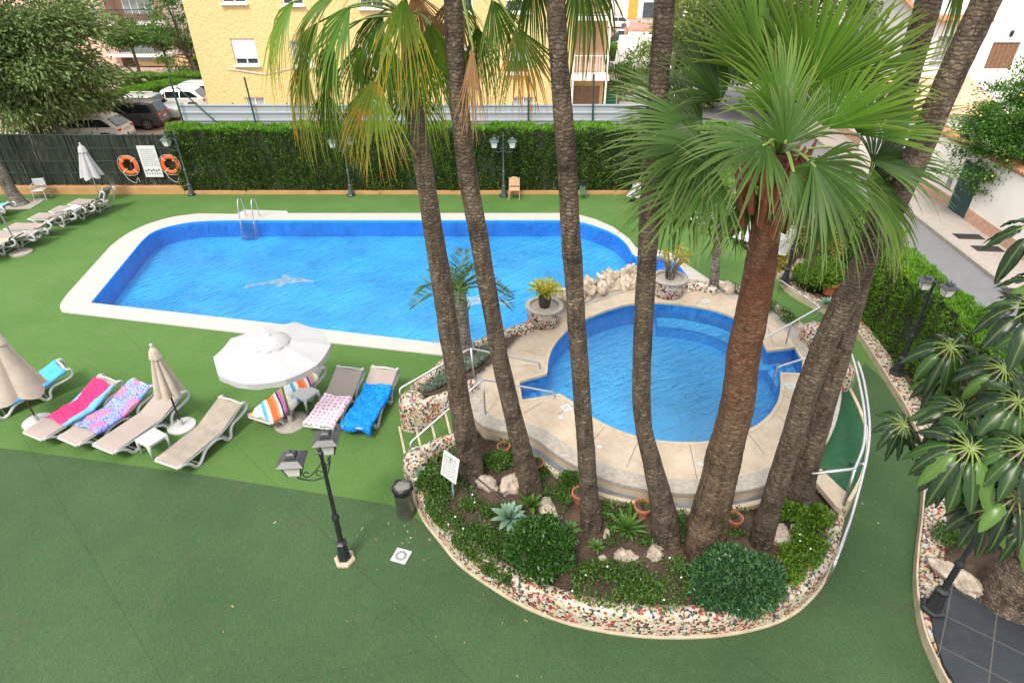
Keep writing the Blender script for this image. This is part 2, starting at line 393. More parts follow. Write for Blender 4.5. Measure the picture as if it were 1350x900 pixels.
def offset(pts, d, closed=False):
    n = len(pts); out = []
    for i in range(n):
        a = pts[(i-1) % n] if closed else pts[max(0, i-1)]; b = pts[(i+1) % n] if closed else pts[min(n-1, i+1)]
        t = Vector((b[0]-a[0], b[1]-a[1])); t.normalize(); out.append(Vector((pts[i][0]-t.y*d, pts[i][1]+t.x*d, 0)))
    return out
def sweep(mb, pts, prof, closed=False):
    """profile (offset to the left of the line, z) swept along a flat line"""
    n = len(pts); rows = [offset(pts, d, closed) for d, z in prof]; o = len(mb.v); k = len(prof)
    for i in range(n):
        for j in range(k): mb.v.append((rows[j][i].x, rows[j][i].y, prof[j][1]))
    m = n if closed else n-1
    for i in range(m):
        i2 = (i+1) % n
        for j in range(k-1): mb.f.append((o+i*k+j, o+i2*k+j, o+i2*k+j+1, o+i*k+j+1))
    if not closed: mb.f.append(tuple(o+j for j in range(k))); mb.f.append(tuple(o+(n-1)*k+j for j in range(k-1,-1,-1)))
    return mb
def px2(lst, z): return [G(a, b, z) for a, b in lst]
def inside(p, poly):
    x, y = p[0], p[1]; c = False; n = len(poly)
    for i in range(n):
        a, b = poly[i], poly[i-1]
        if (a[1] > y) != (b[1] > y) and x < (b[0]-a[0])*(y-a[1])/(b[1]-a[1]) + a[0]: c = not c
    return c
# ------------------------------------------------------------------ light and sky
w = bpy.data.worlds.new('World'); SC.world = w; w.use_nodes = True; wt = w.node_tree
sky = wt.nodes.new('ShaderNodeTexSky'); sky.sky_type = 'NISHITA'; sky.sun_disc = False
SUN_EL, SUN_AZ = rad(54), rad(205)       # azimuth measured from straight ahead towards the right
sky.sun_elevation = SUN_EL; sky.sun_rotation = SUN_AZ; sky.air_density = 1.0; sky.dust_density = 4.0; sky.ozone_density = .6
tc_ = wt.nodes.new('ShaderNodeTexCoord'); nz_ = wt.nodes.new('ShaderNodeTexNoise'); nz_.inputs['Scale'].default_value = 2.2; nz_.inputs['Detail'].default_value = 7; nz_.inputs['Distortion'].default_value = .5
wt.links.new(tc_.outputs['Generated'], nz_.inputs['Vector']); rp_ = wt.nodes.new('ShaderNodeValToRGB'); rp_.color_ramp.elements[0].position = .36; rp_.color_ramp.elements[1].position = .52; wt.links.new(nz_.outputs[0], rp_.inputs[0])
mx_ = wt.nodes.new('ShaderNodeMix'); mx_.data_type = 'RGBA'; wt.links.new(rp_.outputs[0], mx_.inputs[0]); wt.links.new(sky.outputs[0], mx_.inputs[6]); mx_.inputs[7].default_value = (6.6, 6.5, 6.35, 1)   # bright broken cloud
wt.links.new(mx_.outputs[2], wt.nodes['Background'].inputs[0]); wt.nodes['Background'].inputs[1].default_value = .15
sl = bpy.data.lights.new('sun', 'SUN'); sl.energy = 2.0; sl.angle = rad(15); sl.color = (1, .93, .83)
so = bpy.data.objects.new('sun', sl); COL.objects.link(so)
sd = Vector((math.sin(SUN_AZ)*math.cos(SUN_EL), math.cos(SUN_AZ)*math.cos(SUN_EL), math.sin(SUN_EL)))
so.rotation_euler = sd.to_track_quat('Z', 'Y').to_euler()
SC.view_settings.view_transform = 'Standard'; SC.view_settings.look = 'None'; SC.view_settings.exposure = .97; SC.view_settings.gamma = 1

# ------------------------------------------------------------------ main pool outline
DZ = .75                                   # height of the small pool's deck
MP = [G(120,399,.03), G(350,425,.03), G(577,452,.03), G(640,452,.03), G(700,432,.03), G(760,420,.03), G(850,395,.03), G(893,387,.03),
      G(908,366,.03), G(893,347,.03), G(872,338.5,.03), G(838,338,.03)]
MPr = smooth_line([G(833,334,.03), G(826,322,.03), G(812,310,.03), G(790,300,.03), G(766,293,.03), G(745,290.5,.03)], 4)
MPl = smooth_line([G(310,290.5,.03), G(262,292,.03), G(225,298,.03), G(200,307,.03), G(185,320,.03)], 4)
MP = MP + MPr + MPl
OUT = [G(82,411,.03), G(313,438,.03), G(583,468,.03), G(660,470,.03), G(760,440,.03), G(850,410,.03), G(960,400,.03), G(962,386,.03), G(940,372,.03), G(908,350,.03), G(880,331,.03), G(850,328,.03),
       G(838,326,.03), G(830,315,.03), G(808,299,.03), G(785,289,.03), G(765,283.5,.03), G(745,281,.03), G(380,281,.03), G(378,278,.03), G(322,276.5,.03), G(312,282,.03)] + smooth_line([G(262,281.5,.03), G(228,286,.03), G(196,295,.03), G(168,308,.03), G(146,324,.03)], 5) + smooth_line([G(90,386,.03), G(81,398,.03), G(79,405,.03), G(81,410,.03)], 3)
struct(MB().sheet([[(-300,-30),(300,-30),(300,600),(-300,600)], MP], -.03).build('ground', mat('pale_earth', (.34,.29,.24), .95, var=.2, vs=.3)))
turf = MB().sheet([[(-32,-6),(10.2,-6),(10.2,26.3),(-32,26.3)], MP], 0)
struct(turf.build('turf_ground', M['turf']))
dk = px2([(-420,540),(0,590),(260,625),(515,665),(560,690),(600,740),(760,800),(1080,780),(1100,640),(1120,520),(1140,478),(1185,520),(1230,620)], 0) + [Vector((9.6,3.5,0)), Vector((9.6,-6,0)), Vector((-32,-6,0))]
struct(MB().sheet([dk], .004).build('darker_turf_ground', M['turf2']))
# coping
t = NT('white_pool_coping'); br = t.n('ShaderNodeTexBrick'); t.l(t.mapping((1,1,1),(0,0,rad(-6))), br.inputs[0]); br.inputs['Scale'].default_value = 1.6; br.inputs['Mortar Size'].default_value = .008
br.inputs['Color1'].default_value = (.37,.37,.365,1); br.inputs['Color2'].default_value = (.41,.39,.355,1); br.inputs['Mortar'].default_value = (.45,.43,.4,1)
t.set(t.mix(t.ramp(t.noise(1.5, 6), [(.45, 0.0), (.8, .5)]), br.outputs[0], (.48,.44,.38)), .7); t.bump(t.noise(60, 3), .2, .005); M['coping'] = t.m
b = MB(); b.sheet([OUT, MP], .035)
n0 = len(b.v); sweep(b, OUT, [(0, .0), (0, .035)], True)
struct(b.build('pool_coping', M['coping']))
# basin
def pooltile(name, c1, c2):
    t = NT(name)
    br = t.n('ShaderNodeTexBrick'); br.offset = 0; t.l(t.mapping((1,1,1)), br.inputs[0]); br.inputs['Scale'].default_value = 5; br.inputs['Mortar Size'].default_value = .012; br.inputs['Brick Width'].default_value = .5; br.inputs['Row Height'].default_value = .5
    br.inputs['Color1'].default_value = (*c1,1); br.inputs['Color2'].default_value = (*c2,1); br.inputs['Mortar'].default_value = (*[x*.8 for x in c1],1)
    t.set(t.mix(t.ramp(t.noise(.5, 3), [(.3, .0), (.7, .5)]), br.outputs[0], [x*1.15 for x in c2]), .4); return t.m
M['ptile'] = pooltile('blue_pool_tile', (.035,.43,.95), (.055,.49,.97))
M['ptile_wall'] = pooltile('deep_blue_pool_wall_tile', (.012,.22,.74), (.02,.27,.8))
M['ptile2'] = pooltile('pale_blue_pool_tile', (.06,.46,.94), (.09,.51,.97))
b = MB(); b.sheet([MP], -.66); struct(b.build('pool_floor', M['ptile']))
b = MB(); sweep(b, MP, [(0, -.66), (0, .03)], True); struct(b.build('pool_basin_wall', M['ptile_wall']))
def watermat(name, tint, s1, rot, st=.35, ior=1.45):
    t = NT(name); t.t.nodes.remove(t.b)
    bp = t.n('ShaderNodeBump'); bp.inputs['Strength'].default_value = st; bp.inputs['Distance'].default_value = .2
    a = t.noise(s1, 3, vec=t.mapping2((1, 4.2, 1), (0, 0, rot)), dist=.6); c = t.noise(s1*3, 2, vec=t.mapping2((1, 2.6, 1), (0, 0, rot-.4)), dist=.4)
    t.l(t.math('ADD', t.math('MULTIPLY', a, t.ramp(t.noise(.3, 2), [(.35, .35), (.65, 1.1)])), t.math('MULTIPLY', c, .25)), bp.inputs['Height'])
    tr = t.n('ShaderNodeBsdfTransparent'); tr.inputs[0].default_value = (*tint, 1)
    gl = t.n('ShaderNodeBsdfGlossy'); gl.inputs['Roughness'].default_value = .03; t.l(bp.outputs[0], gl.inputs['Normal'])
    # bright crests of the ripples are broken up by the refraction of the pool floor: a little refraction blur
    fr = t.n('ShaderNodeFresnel'); fr.inputs[0].default_value = ior; t.l(bp.outputs[0], fr.inputs['Normal'])
    ms = t.n('ShaderNodeMixShader'); t.l(fr.outputs[0], ms.inputs[0]); t.l(tr.outputs[0], ms.inputs[1]); t.l(gl.outputs[0], ms.inputs[2]); t.l(ms.outputs[0], t.out.inputs[0])
    return t.m
M['water'] = watermat('pool_water', (.90,.985,1.0), 1.5, rad(-48), 1.0, 1.42)
M['water2'] = watermat('spa_water', (.92,.99,1.0), 1.9, rad(-30), 1.0, 1.38)
struct(MB().sheet([MP], -.07).build('pool_water', M['water'], smooth=True))
# skimmer slots and mosaic dolphins on the pool floor
def dolphin(c, L, rz, label):
    prof = [(-.5,.02),(-.46,.10),(-.38,.03),(-.2,.07),(-.02,.13),(.0,.25),(.08,.22),(.12,.14),(.3,.13),(.4,.07),(.5,.05),(.5,.02),(.4,0),(.25,-.03),(.1,-.05),(.02,-.16),(-.04,-.14),(-.04,-.05),(-.25,-.03),(-.38,-.01),(-.47,-.10),(-.49,-.04)]
    b = MB(); pts = []
    for x, y in prof:
        y -= .35*x*x; X, Y = x*L, y*L; pts.append((c[0]+X*math.cos(rz)-Y*math.sin(rz), c[1]+X*math.sin(rz)+Y*math.cos(rz)))
    b.prism(pts, -.656, -.648); o = b.build('floor_mosaic', mat('pale_floor_mosaic', (.45,.62,.76), .5, var=.4, vs=4)); tagp(o, label, 'mosaic')
dolphin(G(370,372,-.66), 2.3, rad(8), 'pale dolphin shaped mosaic on the pool floor in the open middle of the large pool')
dolphin(G(628,396,-.66), 2.2, rad(160), 'pale dolphin shaped mosaic on the pool floor behind the two left palm trunks')

# ------------------------------------------------------------------ small pool deck
TO = [(625,484),(616,505),(620,535),(630,553),(647,563),(673,568),(700,573),(720,586),(743,602),(765,614),(795,628),(835,639),(883,647),(927,648),(973,645),(1012,636),(1050,617),(1085,587),(1102,550),(1108,515),(1104,495),(1086,478),(1066,462),(1057,443),(1040,426),(1020,412),(977,391),(940,380),(907,374),(880,370),(840,373),(800,385),(760,399),(735,407),(700,421),(680,434),(656,458),(640,474)]
TOw = smooth_line(px2(TO, DZ), 3, True)
SP1 = smooth_line(px2([(748,433),(731,452),(722,472),(720,492)], DZ), 4)
SP2 = px2([(683,503),(688,528)], DZ)
SP3 = smooth_line(px2([(738,520),(757,533),(780,551),(812,567),(850,579),(895,584),(940,582),(980,571),(1010,553),(1026,531),(1031,510),(1030,492)], DZ), 4)
SP4 = px2([(1058,493),(1060,476),(1048,457),(1012,462)], DZ)
SP5 = smooth_line(px2([(1004,446),(980,424),(945,409),(902,401),(862,398),(825,401),(792,411),(766,422)], DZ), 4)
SP = SP1 + SP2 + SP3 + SP4 + SP5
t = NT('beige_stone_deck'); c = t.ramp(t.noise(2.2, 6, rough=.65), [(.3, (.36,.285,.205)), (.7, (.49,.41,.32))])
c = t.mix(t.ramp(t.noise(1.0, 5, dist=1), [(.55, 0.0), (.72, .45)]), c, (.36,.29,.22)); c = t.mix(1.0, c, t.ramp(t.noise(70, 3), [(.3, .85), (.7, 1.1)]), 'MULTIPLY')
t.set(c, .65); t.bump(t.noise(40, 4), .15, .006); M['deck'] = t.m
b = MB(); b.sheet([TOw, SP], DZ); sweep(b, TOw, [(0, -1.0), (0, DZ)], True)
struct(b.build('pool_deck', M['deck']))
# grey aggregate band round the edge of the deck, as a sheet and a nosing
b = MB(); sweep(b, TOw, [(-.03, DZ-.09), (-.035, DZ-.01), (-.02, DZ+.004), (.30, DZ+.004)], True); struct(b.build('deck_edge_paving', M['concrete']))
b = MB(); sweep(b, SP, [(.03, DZ-.05), (.03, DZ+.012), (-.05, DZ+.012), (-.055, DZ)], True); struct(b.build('pool_rim_kerb', M['cream']))
b = MB()
for (x0,y0),(x1,y1) in (((757,533),(735,546)),((798,562),(771,592)),((842,580),(826,616)),((909,585),(919,632)),((985,570),(1008,598)),((1030,520),(1062,532)),((705,505),(672,520)),((724,470),(690,462)),((915,403),(928,392)),((968,420),(990,404)),((1020,455),(1012,432)),((1026,548),(1052,572)),((690,545),(715,530)),((860,398),(866,380))):
    a, c_ = G(x0,y0,DZ), G(x1,y1,DZ); d = (c_-a).normalized()*.006; q = Vector((-d.y, d.x, 0))
    b.add([a+q, a-q, c_-q, c_+q], [(0,1,2,3)]); 
for k in range(len(b.v)): b.v[k] = (b.v[k][0], b.v[k][1], DZ+.003)
struct(b.build('deck_paving_joints', mat('dark_joint', (.13,.10,.08), .9)))
b = MB(); b.sheet([SP], .06); struct(b.build('small_pool_floor', M['ptile2']))
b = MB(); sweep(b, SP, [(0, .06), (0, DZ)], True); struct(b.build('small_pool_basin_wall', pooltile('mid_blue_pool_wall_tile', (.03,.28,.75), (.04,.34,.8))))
struct(MB().sheet([SP], DZ-.10).build('small_pool_water', M['water2'], smooth=True))
# underwater steps of the small pool
for lab, quads in (('left', [((683,503),(720,492),(738,520),(688,528))]), ('right', [((1012,462),(1048,457),(1060,476),(1058,493),(1030,492))])):
    q = px2(quads[0], DZ); cx = sum(q, Vector())/len(q)
    s = MB(); q2 = [cx+(p-cx)*.97 for p in q]; s.prism(q2, .05, .32); struct(s.build('small_pool_step', M['ptile2']))
    s = MB()
    n_ = 3
    for k in range(1, n_):
        if lab == 'left': a, c_ = q2[0].lerp(q2[1], k/n_), q2[3].lerp(q2[2], k/n_)
        else: a, c_ = q2[0].lerp(q2[1], k/n_), q2[4].lerp(q2[3], k/n_)
        s.box((a+c_)/2 + Vector((0,0,.335-((a+c_)/2).z)), ((a-c_).length*.94, .07, .05), math.atan2((a-c_).y, (a-c_).x))
    struct(s.build('small_pool_step_edge', M['ptile_wall']))
bench = smooth_line(px2([(870,415),(905,418),(945,428),(975,446),(992,470)], DZ), 4)
s = MB(); sweep(s, bench, [(.0,.05),(.0,.35),(.55,.35),(.55,.05)]); struct(s.build('small_pool_bench', M['ptile2']))
s = MB(); sweep(s, bench, [(-.02,.354),(.05,.354)]); struct(s.build('small_pool_bench_edge', M['ptile_wall']))
# deck drains and jets
def disc(name, p, r, m, z, label, cat, grp=None, sq=False):
    b = MB(); b.lathe([(r,0),(r,.006),(r*.8,.009),(0,.009)], 20, (p.x,p.y,z)); o = b.build(name, m); tagp(o, label, cat, grp); return o
for i, (x, y, l) in enumerate(((739,550,'small round white drain cover on the deck left of the small pool'),(790,589,'small round white drain cover on the deck between the two left foreground palm trunks'),(924,612,'small round white drain cover on the deck left of the thick palm trunk'))):
    disc('deck_drain', G(x,y,DZ), .055, M['white_plastic'], DZ+.003, l, 'drain cover', 'round drain covers in the small pool deck')
def skimmer(x, y, lab, rz=0):
    p = G(x,y,DZ); r = thing('skimmer_lid', lab, 'skimmer lid', (p.x,p.y,DZ+.003), rz, 'square lids in the deck')
    MB().rbox((0,0,.005), (.22,.22,.01), .004).build('frame', M['white_plastic'], r); MB().lathe([(.075,.0101),(.075,.014),(0,.015)], 18).build('cap', M['canvas'], r)
skimmer(747,538,'square white skimmer lid set in the deck beside the left inlet of the small pool', .5); skimmer(930,397,'square white skimmer lid in the deck on the far side of the small pool', .2); skimmer(1042,509,'square white skimmer lid in the deck right of the small pool', .1)

# ------------------------------------------------------------------ the lower channel and planter
SZ = .40
CH = smooth_line(px2([(668,566),(690,588),(716,607),(745,627),(790,648),(830,658),(880,668),(930,670),(975,664),(1010,655),(1045,640),(1068,628)], SZ+.08), 3)
t = NT('grey_slate_channel'); c = t.ramp(t.noise(3, 6), [(.3, (.10,.12,.145)), (.7, (.2,.235,.27))]); c = t.mix(t.ramp(t.noise(22, 4), [(.62, 0.0), (.7, .8)]), c, (.55,.57,.6)); t.set(c, .35); t.bump(t.noise(25, 3), .3, .01)
b = MB(); sweep(b, CH, [(0,SZ-.1),(0,SZ+.06),(.75,SZ+.06)]); struct(b.build('slate_channel', t.m))
b = MB(); sweep(b, CH, [(-.10,SZ-.1),(-.10,SZ+.10),(-.01,SZ+.10),(-.01,SZ)]); tagp(b.build('channel_kerb', M['cream']), 'narrow cream kerb curving between the slate channel and the palm bed', 'kerb')
PWp = [(541,612),(541,634),(548,660),(560,686),(580,712),(605,742),(640,768),(690,798),(740,818),(790,830),(850,838),(910,839),(960,835),(1010,824),(1045,808),(1070,786),(1086,764),(1098,735),(1106,700),(1113,672)]
PW = smooth_line(px2(PWp, 0), 4)
b = MB(); sweep(b, PW, [(-.035,.0),(-.035,.028),(0,.03),(.0,.40),(.035,.465),(.09,.49),(.19,.49),(.25,.46),(.28,.36)]);
pw = b.build('planter_wall', M['mosaic'], smooth=50); tagp(pw, 'curved planter wall of broken red, black and white tile round the palm bed', 'planter wall')
b = MB(); sweep(b, PW, [(-.04,.004),(-.04,.035),(-.002,.037)]); b.build('base_lip', M['cream'], pw)
SOILp = [p.copy() for p in offset(PW, .15)]
soilpoly = SOILp + px2([(1105,650),(1068,622),(1000,640),(880,640),(760,600),(680,560),(612,552),(585,590),(560,600)], SZ)
# uneven bed: a fine grid clipped to the bed outline
def bed(name, poly, z, m, step=.12, amp=.05, kind='structure'):
    xs = [p[0] for p in poly]; ys = [p[1] for p in poly]; vs = {}; b = MB()
    nx = int((max(xs)-min(xs))/step)+2; ny = int((max(ys)-min(ys))/step)+2
    def vid(i, j):
        if (i, j) not in vs:
            x, y = min(xs)+i*step, min(ys)+j*step; from_n = math.sin(x*3.1+1)*math.cos(y*2.7)*.5 + math.sin(x*7.3)*math.sin(y*6.1+2)*.3 + R.uniform(-.3,.3)
            vs[(i,j)] = len(b.v); b.v.append((x, y, z+from_n*amp))
        return vs[(i,j)]
    for i in range(nx):
        for j in range(ny):
            c = (min(xs)+(i+.5)*step, min(ys)+(j+.5)*step)
            if inside(c, poly): b.f.append((vid(i,j), vid(i+1,j), vid(i+1,j+1), vid(i,j+1)))
    o = b.build(name, m, smooth=True); o['kind'] = kind; return o
bed('planter_soil_ground', soilpoly, SZ, M['soil'])
# steps up to the deck on the left
SN = [((527,566),(533,594)), ((546,553),(555,591)), ((565,542),(574,580)), ((584,531),(594,573)), ((604,519),(612,563))]
for k in range(4):
    z = .15*(k+1); a, c_ = G(*SN[k][0], z), G(*SN[k][1], z); e, f = G(*SN[-1][0], DZ), G(*SN[-1][1], DZ)
    d = (a-c_).normalized()*.12
    s = MB(); s.prism([a+d, c_-d, f-d, e+d], z-.15+.002*k, z); struct(s.build('pool_steps', M['turf']))
    s = MB(); m_ = (a+c_)/2; L = (a-c_).length+.2; s.box((m_.x, m_.y, z-.01), (L, .045, .035), math.atan2((a-c_).y, (a-c_).x)); struct(s.build('pool_steps_nosing', M['cream']))
def lump(name, p, r, h, lab, m=None, group=None):
    b = MB(); b.lathe([(r*.96,0),(r,.1*h),(r*.98,.5*h),(r*1.0,.75*h),(r*.9,.9*h),(r*.6,.985*h),(0,h)], 24, lob=.03, nl=5); o = b.build(name, m or M['mosaic'], smooth=True); o.location = p; return tagp(o, lab, 'pillar', group)
g_ = 'rounded mosaic pillars'
lump('mosaic_pillar', G(542,520,.98)-Vector((0,0,.98)), .30, .98, 'rounded mosaic pillar at the far foot of the green steps', group=g_)
lump('mosaic_pillar', G(546,600,.72)-Vector((0,0,.72)), .25, .74, 'rounded mosaic pillar at the near foot of the green steps above the waste bin', group=g_)
lump('mosaic_pillar', G(1078,428,1.2)-Vector((0,0,1.2)), .33, 1.22, 'bulbous mosaic pillar beyond the right inlet of the small pool', group=g_)
lump('mosaic_pillar', G(1114,482,1.15)-Vector((0,0,1.15)), .27, 1.18, 'mosaic pillar at the top of the green ramp right of the palms', group=g_)
def wallline(name, pts, zt, w, lab, m=None, z0=-.02, cat='planter wall'):
    l = smooth_line([Vector((p.x,p.y,0)) for p in px2(pts, zt)], 4)
    b = MB(); sweep(b, l, [(-w/2,z0),(-w/2,zt-.08),(-w*.32,zt-.015),(0,zt),(w*.32,zt-.015),(w/2,zt-.08),(w/2,z0)]); o = b.build(name, m or M['mosaic'], smooth=60); tagp(o, lab, cat); return o
wallline('mosaic_wall', [(545,532),(575,522),(600,513),(624,500)], 1.0, .26, 'low mosaic wall beside the green steps, from the far pillar to the deck')
wallline('mosaic_wall', [(546,508),(570,488),(595,468),(640,445),(670,434),(700,424)], 1.0, .24, 'mosaic wall along the large pool behind the grey succulents', z0=-.94)
wallline('mosaic_wall', [(555,590),(580,578),(606,569),(622,560)], .80, .2, 'low mosaic wall between the green steps and the palm bed')
gp = px2([(545,520),(575,492),(600,475),(640,450),(690,428),(684,440),(655,468),(628,490),(606,506),(575,519)], .88)
bed('planter_soil_ground', gp, .86, M['soil'], .1, .03)
# the green ramp on the right
RP = px2([(1101,512),(1119,512),(1132,538),(1142,568),(1143,596),(1135,630),(1118,660),(1100,640),(1068,622),(1086,585),(1103,550)], .62)
b = MB(); b.prism(RP, 0, .62); tagp(b.build('ramp', M['turf3']), None, None, kind='structure')
b = MB(); l = smooth_line(px2([(1119,512),(1132,538),(1142,568),(1143,596),(1135,630),(1118,662)], .62), 4); sweep(b, list(reversed(l)), [(-.03,0),(-.03,.66),(.03,.66),(.03,.5)]); tagp(b.build('ramp_kerb', M['cream']), 'thin pale kerb curving along the outer edge of the green ramp', 'kerb')
sb = px2([(1068,627),(1082,618),(1118,652),(1110,672),(1102,668)], .66); b = MB(); b.prism(sb, .56, .68); tagp(b.build('stone_slab', M['deck'], bevel=.01), 'beige stone slab capping the wall at the near end of the green ramp', 'slab')
b = MB(); l = px2([(1118,664),(1108,672),(1075,640)], .5); l = [Vector((p.x,p.y,0)) for p in l]; sweep(b, l, [(-.02,0.0),(-.02,.56),(-.10,.56)]); tagp(b.build('mosaic_wall', M['mosaic']), 'short mosaic wall face below the beige slab at the end of the ramp', 'wall')

# ------------------------------------------------------------------ strip with rocks behind the small pool, and garden border on the right
wallline('mosaic_wall', [(872,362),(900,374),(922,372),(945,380)], .95, .25, 'pale mosaic wall on the far deck edge between the pot and the thin grey palm', M['mosaic2'])
wallline('mosaic_border', [(948,376),(975,388),(1000,400),(1025,410),(1048,432),(1066,448)], .35, .22, 'narrow pale mosaic border beside the turf path beyond the small pool', M['mosaic2'])
BR = [(1024,366),(1036,384),(1060,400),(1090,415),(1118,430),(1138,456),(1158,488),(1178,520),(1197,552),(1210,592),(1216,635),(1213,688),(1207,738),(1206,785),(1215,838),(1232,880),(1248,912),(1275,965)]
BL = smooth_line([G(x,y,0) for x, y in BR], 4)
b = MB(); sweep(b, BL, [(0,0),(0,.17),(.04,.205),(.32,.205),(.37,.18),(.37,.05)]); mw = b.build('mosaic_border', M['mosaic'], smooth=50); tagp(mw, 'long mosaic garden border curving along the right side of the turf path', 'garden border')
b = MB(); sweep(b, BL, [(-.03,.0),(-.03,.195),(-.002,.2)]); b.build('cream_edge', M['cream'], mw)
sp_ = [p for p in offset(BL, .2)] + [Vector((12,3,0)), Vector((12,8,0)), Vector((10.4,9,0)), Vector((10.6,22,0)), Vector((8.0,22,0))]
b = MB(); bed('garden_soil_ground', sp_, .12, M['mulch'], .16, .05)
TL = px2([(1226,790),(1234,772),(1262,769),(1288,776),(1318,796),(1420,800),(1500,1000),(1290,960),(1262,905),(1244,875),(1231,835)], .24)
t = NT('black_slate_tiles'); br = t.n('ShaderNodeTexBrick'); br.offset = 0; t.l(t.mapping((1,1,1),(0,0,rad(38))), br.inputs[0]); br.inputs['Scale'].default_value = 1; br.inputs['Brick Width'].default_value = .62; br.inputs['Row Height'].default_value = .62; br.inputs['Mortar Size'].default_value = .008
br.inputs['Color1'].default_value = (.016,.021,.027,1); br.inputs['Color2'].default_value = (.024,.03,.037,1); br.inputs['Mortar'].default_value = (.09,.085,.075,1)
t.set(t.mix(t.ramp(t.noise(4, 7), [(.5, 0.0), (.8, .4)]), br.outputs[0], (.07,.07,.07)), .6); t.bump(br.outputs[1], -.4, .01)
b = MB(); b.prism(TL, .05, .25); struct(b.build('tiled_path', t.m))

# ------------------------------------------------------------------ street, pavement
kx = lambda y: 15.55+.09*(y-16.2); wx = lambda y: 17.5+.1*(y-18.9)
b = MB(); b.sheet([[(10.85,-5),(kx(-5),-5),(kx(60),60),(10.85,60)]], .006); struct(b.build('street_road', M['asphalt']))
b = MB(); b.sheet([[(-60,27.4),(10.85,27.4),(10.85,140),(-60,140)]], .004); t = mat('pinkish_parking_paving', (.40,.29,.25), .9, var=.15, vs=1, bump=.2, bs=30); struct(b.build('parking_road', t))
t = NT('pavement_tiles'); br = t.n('ShaderNodeTexBrick'); t.l(t.mapping((1,1,1),(0,0,rad(-5))), br.inputs[0]); br.inputs['Scale'].default_value = 2.2; br.inputs['Mortar Size'].default_value = .01; br.inputs['Bias'].default_value = .1
br.inputs['Color1'].default_value = (.42,.34,.30,1); br.inputs['Color2'].default_value = (.34,.32,.30,1); br.inputs['Mortar'].default_value = (.22,.2,.18,1); t.set(t.mix(t.ramp(t.noise(2,5),[(.5,0.0),(.8,.3)]), br.outputs[0], (.2,.18,.16)), .85)
b = MB(); b.prism([(kx(-5)+.12,-5),(wx(-5),-5),(wx(60),60),(kx(60)+.12,60)], 0, .13); struct(b.build('street_pavement', t.m))
b = MB(); b.prism([(kx(-5),-5),(kx(-5)+.118,-5),(kx(60)+.118,60),(kx(60),60)], 0, .14); struct(b.build('street_kerb', M['concrete']))
for x, y, l in ((1277,312,'far'), (1302,328,'middle'), (1345,385,'near')):
    p = G(x,y,.13); r = thing('pavement_grate', {'far':'dark rectangular grate in the street pavement, the farthest one by the green door','middle':'dark rectangular grate in the street pavement, middle one of three','near':'rusty brown rectangular cover in the pavement close to the kerb at the right edge'}[l], 'grate', (p.x,p.y,.134), rad(-5), 'grates in the street pavement')
    MB().rbox((0,0,.004), (.95,.5,.008), .003).build('frame', M['iron_top'], r)
    b = MB(); [b.box((-.42+k*.07,0,.012), (.03,.42,.006)) for k in range(13)]; b.build('slats', M['iron'], r)
# ------------------------------------------------------------------ palms
def trunk_mesh(pts, rs, parent, m, rough=.009, flare=1.0, name='trunk'):
    """world points -> one ringed tube in the palm's own frame"""
    L = smooth_line(pts, 10); n = len(L); rr = []
    for i in range(n):
        t = i/(n-1)*(len(rs)-1); k = min(int(t), len(rs)-2); rr.append(rs[k]+(rs[k+1]-rs[k])*(t-k))
    # resample about every 5 cm so that the leaf-scar rings are real
    out, ro = [], []; 
    for i in range(n-1):
        m_ = max(1, int((L[i+1]-L[i]).length/.045))
        for q in range(m_): out.append(L[i].lerp(L[i+1], q/m_)); ro.append(rr[i]+(rr[i+1]-rr[i])*q/m_)
    out.append(L[-1]); ro.append(rr[-1])
    lf = 0; r2 = []
    for i, r in enumerate(ro):
        lf = lf*.8 + R.uniform(-1,1)*.2
        r2.append(r*(1 + R.uniform(-1.3,1.3)*rough + lf*.06))
    b = MB(); b.tube(out, r2, 22)
    sd_ = R.random()*9
    for i, v in enumerate(b.v):
        k = i//22; a = i % 22
        if k < len(out):
            q = 1+.03*math.sin(a*.9+k*.21+sd_)+.02*math.sin(a*2.3-k*.37); b.v[i] = tuple(out[k] + (Vector(v)-out[k])*q)
    return b.build(name, m, parent, smooth=True, world=True)
